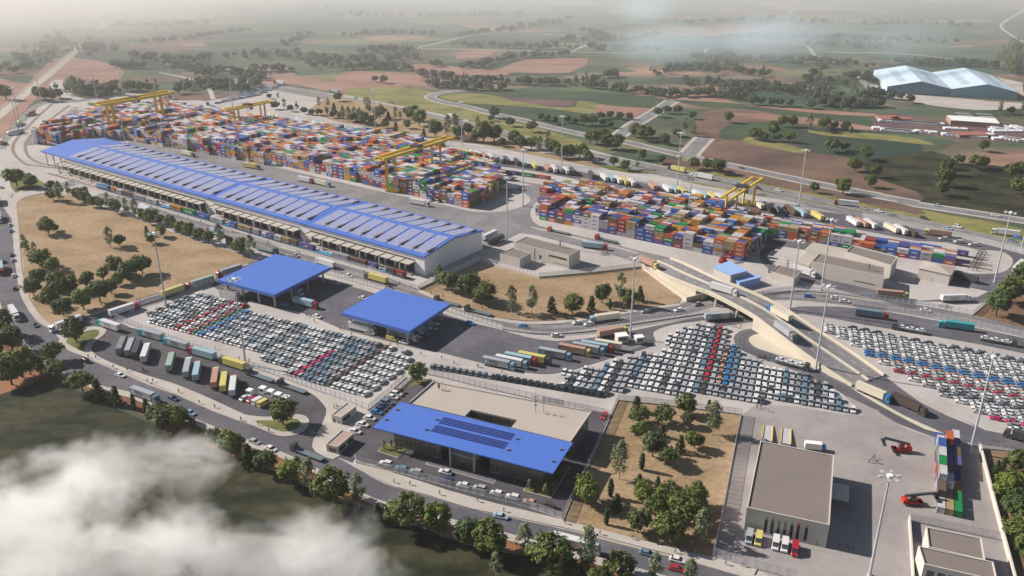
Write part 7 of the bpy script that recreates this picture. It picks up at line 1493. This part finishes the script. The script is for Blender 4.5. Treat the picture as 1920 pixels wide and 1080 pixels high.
trees('p', 'in the hazy bare strip above the far containers', [(455, 150, 100, 'R'), (560, 140, 120, 'B'), (630, 175, 80, 'R'), (700, 160, 100, 'B'), (785, 200, 80, 'R'), (865, 215, 75, 'R'), (950, 220, 85, 'R'), (950, 130, 130, 'B'), (1050, 130, 120, 'B'), (1035, 215, 100, 'B'), (1120, 180, 110, 'C'), (1110, 250, 90, 'R'), (1190, 255, 80, 'R'), (1275, 200, 90, 'B'), (1330, 290, 100, 'R'), (1400, 190, 70, 'C'), (1440, 290, 110, 'R'), (1540, 320, 120, 'R'), (1470, 120, 120, 'B'), (1500, 180, 120, 'B'), (1160, 60, 100, 'R'), (390, 30, 60, 'R'), (490, 40, 80, 'B')])
trees('2', 'on the verge between highway and country road', [(860, 665, 70, 'R'), (842, 682, 38, 'R'), (950, 712, 52, 'R'), (1068, 742, 67, 'R'), (1400, 810, 85, 'R'), (1440, 812, 90, 'R'), (1490, 838, 95, 'R'), (1545, 843, 92, 'R'), (1470, 790, 70, 'R'), (1530, 938, 62, 'R'), (1592, 958, 62, 'R'), (1665, 952, 70, 'B'), (1690, 900, 62, 'R'), (1795, 922, 52, 'R')])
trees('2', 'in the fields beyond the country road', [(1120, 677, 46, 'R'), (1160, 682, 42, 'R'), (1200, 697, 46, 'R'), (1270, 692, 50, 'R'), (1310, 700, 40, 'R'), (1360, 707, 65, 'R'), (1410, 707, 62, 'R'), (1460, 672, 46, 'R'), (1510, 667, 46, 'R'), (1565, 672, 46, 'R'), (1622, 672, 42, 'R'), (1510, 720, 42, 'R'), (1470, 706, 40, 'R'), (1780, 660, 60, 'R'), (1830, 640, 50, 'R'), (1890, 640, 50, 'R'), (1650, 772, 82, 'R'), (1700, 792, 92, 'R'), (1740, 772, 52, 'R'), (1810, 812, 66, 'R'), (1890, 767, 46, 'R'), (190, 462, 38, 'R'), (237, 468, 48, 'R')])
trees('l', 'in the dark fields across the highway', [(230, 95, 62, 'R'), (500, 122, 88, 'R'), (175, 192, 118, 'B'), (240, 222, 102, 'B'), (110, 227, 66, 'R'), (25, 287, 92, 'R'), (700, 250, 95, 'R'), (680, 240, 60, 'R'), (770, 262, 66, 'R'), (840, 217, 112, 'R'), (855, 262, 66, 'R'), (905, 152, 92, 'R'), (985, 152, 92, 'R'), (950, 267, 92, 'R'), (1105, 177, 140, 'B'), (1215, 172, 98, 'R'), (1260, 197, 62, 'R'), (1300, 167, 62, 'R'), (1375, 182, 76, 'R'), (1420, 217, 72, 'B'), (1265, 342, 115, 'R'), (1365, 332, 72, 'R'), (1535, 402, 114, 'R'), (1450, 487, 105, 'R'), (1600, 532, 104, 'R'), (1565, 607, 104, 'R'), (1360, 657, 125, 'R'), (1145, 647, 84, 'R'), (240, 473, 94, 'R'), (340, 473, 94, 'R'), (430, 503, 114, 'R'), (395, 480, 90, 'R')])
trees('3', 'near the right edge in the dark fields', [(1555, 922, 56, 'R'), (1640, 952, 82, 'R'), (1690, 947, 72, 'R'), (1685, 852, 72, 'R'), (1480, 985, 90, 'R'), (1490, 950, 70, 'R'), (1470, 1050, 110, 'R'), (1455, 1100, 90, 'R'), (1840, 1000, 86, 'R'), (1895, 1000, 92, 'R'), (1880, 1095, 95, 'R'), (1920, 1080, 100, 'R'), (1845, 642, 46, 'R'), (1780, 642, 82, 'B'), (1910, 640, 80, 'B')])
trees('3', 'in the hedgerow left of the blue hall', [(390, 592, 62, 'R'), (440, 592, 52, 'R'), (495, 597, 52, 'R'), (545, 597, 46, 'R'), (605, 600, 46, 'R'), (720, 612, 52, 'R'), (890, 547, 36, 'R'), (910, 487, 42, 'R'), (1170, 557, 52, 'R'), (1220, 562, 46, 'R'), (1278, 580, 50, 'R'), (1115, 547, 46, 'R'), (1060, 547, 52, 'R'), (1010, 547, 62, 'B'), (955, 542, 82, 'B')])
trees('a', 'behind the hazy far gantry crane', [(620, 405, 150, 'B'), (560, 380, 140, 'B'), (700, 400, 100, 'R'), (770, 395, 90, 'R'), (830, 390, 100, 'R'), (960, 370, 100, 'R'), (1010, 360, 80, 'R'), (1060, 370, 80, 'R'), (1120, 365, 70, 'R'), (1180, 370, 110, 'B'), (1340, 385, 90, 'R'), (1400, 380, 110, 'B'), (340, 440, 110, 'R'), (290, 425, 100, 'R'), (400, 440, 90, 'R'), (440, 420, 80, 'R'), (50, 430, 120, 'R'), (1640, 320, 60, 'R'), (1700, 330, 80, 'R'), (1780, 360, 60, 'R')])
# hedgerows: (sheet, polyline, number, height in metres, spread)
hr = random.Random(11)
def hedge(s, line_, n, hm=8.5, sp=6, mix='RRBB'):
    q = pts(s, line_)
    for a in resample(q, int(n*2.0)):
        TREES.append((a[0]+hr.gauss(0, sp*.55), a[1]+hr.gauss(0, sp*.7), hm*hr.uniform(.6, 1.3), hr.choice(mix), None))
hedge('2', [(10, 395), (150, 385), (400, 395)], 26); hedge('2', [(0, 350), (200, 345), (420, 330)], 22, sp=14); hedge('2', [(130, 300), (300, 290), (420, 300)], 22, sp=12); hedge('2', [(470, 480), (700, 500), (900, 505)], 24, sp=8)
hedge('2', [(430, 430), (560, 440), (700, 455), (900, 470), (1150, 480), (1300, 478), (1400, 460), (1550, 430)], 44, sp=7); hedge('2', [(1380, 490), (1500, 505), (1640, 520), (1800, 545), (1920, 540)], 20, sp=6); hedge('2', [(660, 385), (780, 380), (900, 345), (960, 335)], 20, sp=8)
hedge('2', [(500, 375), (560, 370)], 6); hedge('2', [(630, 260), (900, 270), (1100, 275), (1330, 275)], 34, sp=6); hedge('2', [(640, 210), (760, 195), (900, 182), (1200, 130), (1300, 110)], 26, sp=7); hedge('2', [(930, 325), (1100, 325), (1280, 320)], 12); hedge('2', [(1000, 165), (1150, 150), (1250, 140)], 12)
hedge('2', [(1300, 185), (1450, 190), (1540, 240)], 14, sp=9); hedge('2', [(1400, 280), (1600, 290), (1750, 285)], 18, sp=9); hedge('2', [(1700, 215), (1800, 195)], 6); hedge('2', [(1780, 430), (1920, 380)], 12, sp=14)
hedge('3', [(0, 470), (200, 480), (400, 500), (560, 510), (700, 520)], 40, sp=10); hedge('3', [(0, 545), (150, 540), (350, 560)], 16, sp=8); hedge('3', [(180, 540), (300, 520), (500, 500)], 24, sp=14); hedge('3', [(0, 380), (200, 400), (450, 420)], 34, sp=20); hedge('3', [(20, 330), (300, 340), (600, 350), (1000, 370)], 44, sp=12)
hedge('3', [(690, 560), (700, 480), (770, 400), (780, 360)], 20, sp=9, mix='BR'); hedge('3', [(760, 590), (800, 520), (830, 460)], 14, sp=9, mix='BBR'); hedge('3', [(820, 600), (950, 600), (1100, 600)], 20, sp=8); hedge('3', [(1000, 545), (1080, 540), (1140, 545)], 8); hedge('3', [(1200, 355), (1400, 365), (1600, 370), (1780, 385)], 34, sp=8)
hedge('3', [(1830, 420), (1840, 340), (1850, 280)], 14, 16, 10, 'BBR'); hedge('3', [(1880, 430), (1920, 400)], 6); hedge('3', [(720, 250), (900, 260), (1150, 270)], 26, sp=18, mix='BR')
hedge('1', [(400, 480), (430, 520), (600, 530), (800, 500)], 28, sp=16); hedge('1', [(640, 375), (760, 385), (790, 385)], 10); hedge('1', [(940, 370), (1000, 380), (1120, 400), (1200, 430)], 24, sp=12); hedge('1', [(1060, 480), (1200, 490), (1350, 500), (1480, 490)], 32, sp=16); hedge('1', [(1130, 400), (1300, 420), (1500, 440)], 20, sp=10)
hedge('1', [(1420, 400), (1650, 400)], 12); hedge('1', [(1330, 320), (1500, 310), (1700, 330), (1900, 370)], 40, sp=20); hedge('1', [(1600, 260), (1760, 200)], 14, sp=10); hedge('1', [(700, 250), (900, 240), (1150, 215), (1400, 175)], 30, sp=10); hedge('1', [(700, 320), (950, 350), (1200, 340)], 22, sp=16); hedge('1', [(450, 310), (500, 250), (600, 300)], 24, sp=22)
hedge('1', [(0, 420), (150, 370), (250, 330), (300, 250)], 40, sp=24); hedge('1', [(120, 330), (320, 230), (400, 180)], 24, sp=22); hedge('1', [(650, 150), (900, 160), (1200, 130)], 26, sp=18)
hedge('2', [(0, 90), (300, 100), (700, 95), (1000, 90)], 26, sp=10); hedge('2', [(0, 210), (250, 190), (520, 200)], 22, sp=7); hedge('3', [(300, 215), (700, 225), (1100, 235), (1500, 240)], 30, sp=12); hedge('3', [(0, 130), (500, 120), (1000, 140), (1600, 150)], 36, sp=14); hedge('3', [(900, 440), (1000, 445), (1060, 470)], 10); hedge('1', [(900, 60), (1300, 70), (1800, 55)], 24, sp=12); hedge('2', [(1150, 245), (1400, 225), (1700, 240)], 20, sp=7)
def tsize(t): return t[2]*px_size(t[0], t[1])
TREES.sort(key=lambda t: -tsize(t)); NT = 300
kname = {'R': ('broadleaf_tree', 'round leafy'), 'B': ('birch_tree', 'pale slender'), 'C': ('conifer_tree', 'pointed dark conifer'), 'Y': ('cypress_tree', 'narrow upright cypress')}
mid_p = {}
for t in sorted(TREES[:NT], key=lambda t: t[0]/max(t[1], 1)): mid_p.setdefault((t[4], t[3]), []).append(t)
for (place, k), lst in mid_p.items():
    pl = place or 'in the far hedgerows'
    for n_, t in enumerate(lst):
        word = kname[k][1]; tree_w = '' if k in 'CY' else ' tree'
        o_ = f"{nth(n_+1)} {word}{tree_w} from the left {pl}" if len(lst) > 1 else f"{word}{tree_w} {pl}"
        e = empty(kname[k][0], (t[0], t[1], .15), hr.uniform(0, 6.28), ' '.join(o_.split()[:16]), 'tree', 'trees ' + pl)
        small = 'small, in the grass' in pl; e.scale = (t[2]*hr.uniform(1.02, 1.22), t[2]*hr.uniform(1.02, 1.22), t[2])
        v = hr.randrange(len(CR[k])); link('trunk', CR[k][v][1], e); link('crown', CR[k][v][0], e)
# the rest: far trees too many to count, one object
far_mats = [leaf_mat('hazed_leaves', (.030, .055, .030), (.115, .17, .075)), leaf_mat('hazed_birch', (.06, .09, .055), (.20, .25, .15)), ML['C'], ML['Y'], M_BARK]; FV, FF, FM = [], [], []; proto = {}  # first two leaf colours shifted blue-green: haze tint painted into the far crowns
for k in 'RBCY':
    for v in range(3):
        me = crown_mesh(k, 99+v, .42, 2.3); co = np.zeros(len(me.vertices)*3); me.vertices.foreach_get('co', co); proto[(k, v)] = co.reshape(-1, 3); bpy.data.meshes.remove(me)
off = 0; VS, NFs, MS = [], 0, []
for x, y, h, k, _ in TREES[NT:]:
    c = proto[(k, hr.randrange(3))]
    if math.hypot(x, y) > 1100: c = c.reshape(-1, 4, 3)[::2].reshape(-1, 3)
    a = hr.uniform(0, 6.28); ca, sa = math.cos(a)*h*1.2, math.sin(a)*h*1.2
    VS.append(np.stack([x+c[:, 0]*ca-c[:, 1]*sa, y+c[:, 0]*sa+c[:, 1]*ca, c[:, 2]*h], 1)); MS += ['RBCY'.index(k)]*(len(c)//4)
if VS:
    VS = np.concatenate(VS); me = bpy.data.meshes.new('tree_belt'); me.from_pydata(VS.tolist(), [], np.arange(len(VS)).reshape(-1, 4).tolist())
    for m in far_mats[:4]: me.materials.append(m)
    me.polygons.foreach_set('material_index', MS); o = link('tree_belt', me); o['kind'] = 'stuff'; o['label'] = 'distant trees of the hedgerows and woods fading into haze'

# ------------------------------------------------------------------ people
def person_mesh(pose, shirt, trousers):
    """one skinned body; clothing as colour zones"""
    me = bpy.data.meshes.new('person'); s = .26 if pose == 'walk' else .09; aw = .22 if pose == 'walk' else .05
    v = [(0, 0, .95), (0, 0, 1.15), (0, 0, 1.38), (0, 0, 1.50), (.01, 0, 1.66), (0, .19, 1.40), (aw*.6, .24, 1.13), (aw*1.2, .22, .90), (0, -.19, 1.40), (-aw*.6, -.24, 1.13), (-aw*1.2, -.22, .90),
         (.0, .10, .88), (s*.6, .10, .48), (s, .10, .08), (s+.14, .10, .04), (0, -.10, .88), (-s*.3, -.10, .48), (-s, -.10, .10), (-s+.14, -.10, .04)]
    e = [(0, 1), (1, 2), (2, 3), (3, 4), (2, 5), (5, 6), (6, 7), (2, 8), (8, 9), (9, 10), (0, 11), (11, 12), (12, 13), (13, 14), (0, 15), (15, 16), (16, 17), (17, 18)]
    me.from_pydata(v, e, []); ob = bpy.data.objects.new('person', me); COL.objects.link(ob); sk = ob.modifiers.new('s', 'SKIN')
    rad = [.15, .14, .16, .06, .105, .075, .05, .04, .075, .05, .04, .10, .075, .05, .045, .10, .075, .05, .045]
    for i, r_ in enumerate(rad): me.skin_vertices[0].data[i].radius = (r_, r_*(1.15 if i < 3 else 1)); 
    me.skin_vertices[0].data[0].use_root = True; sb = ob.modifiers.new('u', 'SUBSURF'); sb.levels = 1
    dg = bpy.context.evaluated_depsgraph_get(); m2 = bpy.data.meshes.new_from_object(ob.evaluated_get(dg)); bpy.data.objects.remove(ob)
    for m in (paint(trousers), paint(shirt), mat('skin', (.45, .27, .19), .6), mat('hair', (.04, .03, .025), .8), M_BLACK): m2.materials.append(m)
    for p in m2.polygons:
        z = p.center.z; out = abs(p.center.y) > .17
        p.material_index = 4 if z < .10 else (3 if z > 1.68 or (z > 1.58 and p.center.x < -.02) else 2 if z > 1.49 or (out and z < .96) else 1 if z > .95 or out else 0)
        p.use_smooth = True
    return m2
CC['dark jacket'] = (.03, .03, .035); CC['hi-vis green'] = (.10, .35, .08)
combos = [('walk', 'dark jacket', 'black'), ('walk', 'dark grey', 'dark blue'), ('stand', 'dark jacket', 'black'), ('walk', 'red', 'dark grey'), ('stand', 'hi-vis green', 'dark blue'), ('walk', 'green', 'dark grey'), ('stand', 'grey', 'black'), ('stand', 'dark blue', 'dark grey')]
PM = [person_mesh(*c) for c in combos]
def people(s, place, lst, path=None, h=.30):
    n = len(lst)
    for i, t in enumerate(lst):
        x, y = t[:2]; p = P(s, x, y); k = t[2] if len(t) > 2 else (hr.choice([0, 1, 0, 1, 5]) if path is not None else hr.choice([2, 6, 7, 2, 4]))
        rz = (tangent(path, p) + hr.choice([0, math.pi])) if path is not None else hr.uniform(0, 6.28)
        c = combos[k]; act = 'walking' if c[0] == 'walk' else 'standing'; col = {'dark jacket': 'dark jacket', 'hi-vis green': 'green vest'}.get(c[1], c[1]+' top')
        lab = f"person in {col} {act} {place}" + (f", {nth(i+1)} from the left" if n > 1 else '')
        o = link('person', PM[k], None, (p[0], p[1], h), rz); tag(o, ' '.join(lab.split()[:16]), 'person', 'people ' + place if n > 1 else None); o.scale = (1.12,)*3
people('c', 'on the sidewalk below the truck park', [(665, 447), (720, 455), (853, 527), (957, 549), (1108, 632), (1148, 630), (1343, 709), (1497, 793), (1612, 823), (1808, 918)], MAINC); people('c', 'in the group in the truck park', [(1062, 553), (1078, 545), (1095, 552), (1072, 540)], None, .18)
people('d', 'on the second island', [(48, 600), (178, 635), (258, 683)], MAINC); people('d', 'behind the first cabin', [(748, 508), (763, 490), (772, 508, 3)], None, .2); people('c', 'behind the queue fence', [(1618, 383), (1795, 458), (1872, 478)], None, .12); people('d', 'behind the queue fence by the flatbeds', [(415, 265)], None, .12)
people('c', 'on the kerb of the bare lot', [(1025, 23), (1047, 18)], R3); people('d', 'on the apron between car lots', [(1168, 38), (1225, 41), (1398, 104), (1553, 135), (1645, 171), (1823, 195, 5)], R3, .12)
people('o', 'on the sidewalk before the office', [(187, 222, 5), (330, 242), (597, 332), (938, 394), (1174, 482), (1725, 592)], MAINC); people('o', 'by the office entrance', [(1273, 233, 3)], None, .2); people('f', 'above the single file of cars', [(65, 833, 5), (245, 882, 3)], R3, .12)
people('e', 'along the rail yard fence', [(250, 107), (470, 177), (488, 187), (775, 283), (970, 333), (1237, 423), (1323, 443), (1475, 493, 3), (1565, 515), (1858, 603)], R3); people('e', 'beside the left car lot', [(540, 658), (597, 698), (790, 758), (878, 798)], R3, .12)
people('b', 'on the walk beside the rail yard', [(885, 132), (895, 130), (1135, 202), (1178, 217), (1245, 242), (1338, 267), (1410, 292), (1505, 312), (1748, 390)], R3); people('m', 'on the sidewalk below the tree-filled lot', [(237, 837), (430, 864), (685, 947), (758, 947), (985, 1017), (1085, 1027)], MAINC)
people('i', 'in the group by the stepped car lot', [(957, 828), (985, 823), (1040, 848)], None, .12); people('i', 'in the group under the flyover edge', [(757, 208), (780, 213), (797, 218), (833, 218, 4)], None, .12); people('n', 'in the group near the raised reach stacker', [(240, 340, 4), (258, 325), (272, 315, 4), (290, 345)], None, .12)
people('n', 'in the shadow of the depot', [(45, 890), (97, 890), (110, 920), (135, 910)], None, .12); people('w', 'before the recessed bay', [(905, 748), (920, 738), (945, 738), (980, 742)], None, .12); people('h', 'beside the brown-roofed building', [(490, 915, 3), (520, 910, 4), (545, 940)], None, .12); people('6', 'on the walk at the right edge', [(1850, 748, 0)], R3)
# ------------------------------------------------------------------ air: haze, low cloud, drifting smoke
def volume_box(name, lo, hi, label):
    b = MB(); b.box(lo[0], hi[0], lo[1], hi[1], lo[2], hi[2]); o = b.build(name, []); o['kind'] = 'stuff'; o['label'] = label; return o
def vol_mat(name, col, dens, g):
    m = bpy.data.materials.new(name); m.use_nodes = True; nt = m.node_tree; nt.nodes.clear(); out = nt.nodes.new('ShaderNodeOutputMaterial'); v = nt.nodes.new('ShaderNodeVolumePrincipled')
    v.inputs['Color'].default_value = (*col, 1); v.inputs['Density'].default_value = dens; v.inputs['Anisotropy'].default_value = g; nt.links.new(v.outputs[0], out.inputs['Volume']); return m, nt, v
hz = volume_box('haze', (-2600, -300, -1), (2600, 5200, 192), 'pale haze filling the air over the plain')
m, _, _ = vol_mat('haze', (.93, .94, .95), .00007, .2); hz.data.materials.append(m)
def puff(name, lo, hi, label, blobs, dens, col, g, scale, stretch, thr, gain):
    """cloud with a real extent: noise eroding soft ellipsoids (world positions)"""
    o = volume_box(name, lo, hi, label); m, nt, v = vol_mat(name, col, dens, g); L = nt.links
    geo = nt.nodes.new('ShaderNodeTexCoord'); pos = geo.outputs['Object']; acc = None
    for (cx, cy, cz), (rx, ry, rz_) in blobs:
        s = nt.nodes.new('ShaderNodeVectorMath'); s.operation = 'SUBTRACT'; L.new(pos, s.inputs[0]); s.inputs[1].default_value = (cx, cy, cz)
        d = nt.nodes.new('ShaderNodeVectorMath'); d.operation = 'DIVIDE'; L.new(s.outputs[0], d.inputs[0]); d.inputs[1].default_value = (rx, ry, rz_)
        l = nt.nodes.new('ShaderNodeVectorMath'); l.operation = 'LENGTH'; L.new(d.outputs[0], l.inputs[0])
        i = nt.nodes.new('ShaderNodeMath'); i.operation = 'SUBTRACT'; i.inputs[0].default_value = 1; L.new(l.outputs['Value'], i.inputs[1])
        if acc is None: acc = i.outputs[0]
        else:
            a = nt.nodes.new('ShaderNodeMath'); a.operation = 'SMOOTH_MAX'; a.inputs[2].default_value = .25; L.new(acc, a.inputs[0]); L.new(i.outputs[0], a.inputs[1]); acc = a.outputs[0]
    mp = nt.nodes.new('ShaderNodeMapping'); mp.inputs['Scale'].default_value = stretch; L.new(pos, mp.inputs[0])
    n = nt.nodes.new('ShaderNodeTexNoise'); n.inputs['Scale'].default_value = scale; n.inputs['Detail'].default_value = 8; n.inputs['Roughness'].default_value = .66; n.inputs['Distortion'].default_value = .4; L.new(mp.outputs[0], n.inputs['Vector'])
    nn = nt.nodes.new('ShaderNodeMath'); nn.operation = 'MULTIPLY_ADD'; L.new(n.outputs['Fac'], nn.inputs[0]); nn.inputs[1].default_value = gain; nn.inputs[2].default_value = -thr
    ad = nt.nodes.new('ShaderNodeMath'); ad.operation = 'ADD'; L.new(acc, ad.inputs[0]); L.new(nn.outputs[0], ad.inputs[1])
    mr = nt.nodes.new('ShaderNodeMapRange'); mr.interpolation_type = 'SMOOTHSTEP'; mr.inputs[1].default_value = 0; mr.inputs[2].default_value = .75; mr.inputs[3].default_value = 0; mr.inputs[4].default_value = dens; L.new(ad.outputs[0], mr.inputs[0]); L.new(mr.outputs[0], v.inputs['Density'])
    o.data.materials.append(m); return o
ZC = 26
def bc(x, y, rx, ry, rz_=11, z=ZC): p = at(x, y, z); return ((p[0], p[1], z), (rx, ry, rz_))
puff('cloud', (-260, 120, 8), (-20, 300, 46), 'low white cloud drifting over the dark field at the near left corner', [bc(40, 990, 36, 22), bc(190, 885, 30, 13), bc(330, 865, 20, 12), bc(120, 930, 30, 15), bc(300, 1040, 36, 17), bc(450, 1060, 30, 15), bc(590, 1015, 20, 12), bc(100, 1060, 44, 20), bc(620, 1075, 24, 12), bc(-40, 960, 34, 22), bc(340, 985, 18, 8)],
     .20, (.99, .99, .98), .25, .06, (1, 1.25, 1.4), 1.28, 2.35)
def bs(x, y, rx, ry, rz_, z): p = at(x, y, z); return ((p[0], p[1], z), (rx, ry, rz_))
puff('smoke', (40, 1050, 2), (1100, 2050, 120), 'thin bluish smoke drifting over the distant fields', [bs(1330, 95, 120, 70, 36, 40), bs(1440, 75, 110, 60, 36, 45), bs(1600, 95, 110, 60, 38, 45), bs(1570, 75, 90, 50, 38, 50), bs(1260, 85, 110, 60, 30, 40), bs(1210, 15, 70, 60, 30, 50), bs(1700, 85, 120, 60, 34, 45), bs(1500, 100, 110, 50, 38, 45)],
       .020, (.76, .90, .99), .2, .014, (1, .8, 2), .55, .95)

puff('mist', (-2500, 500, -2), (2500, 4800, 185), 'pale mist bank thickening over the plain towards the horizon', [((0, 3300, 60), (4600, 2750, 240))],
     .0021, (.95, .975, .99), .2, .0012, (1, .7, 2), .10, .24)
puff('mist', (-2450, 560, -3), (-150, 3300, 186), 'bright warm mist glowing over the fields at the upper left', [((-1350, 1900, 60), (1150, 1300, 260))],
     .0065, (.99, .965, .92), .45, .0016, (1, .7, 2), .12, .26)
lo_ = LINES.build('road_markings', [M_WHT, M_YEL]); lo_['kind'] = 'structure'
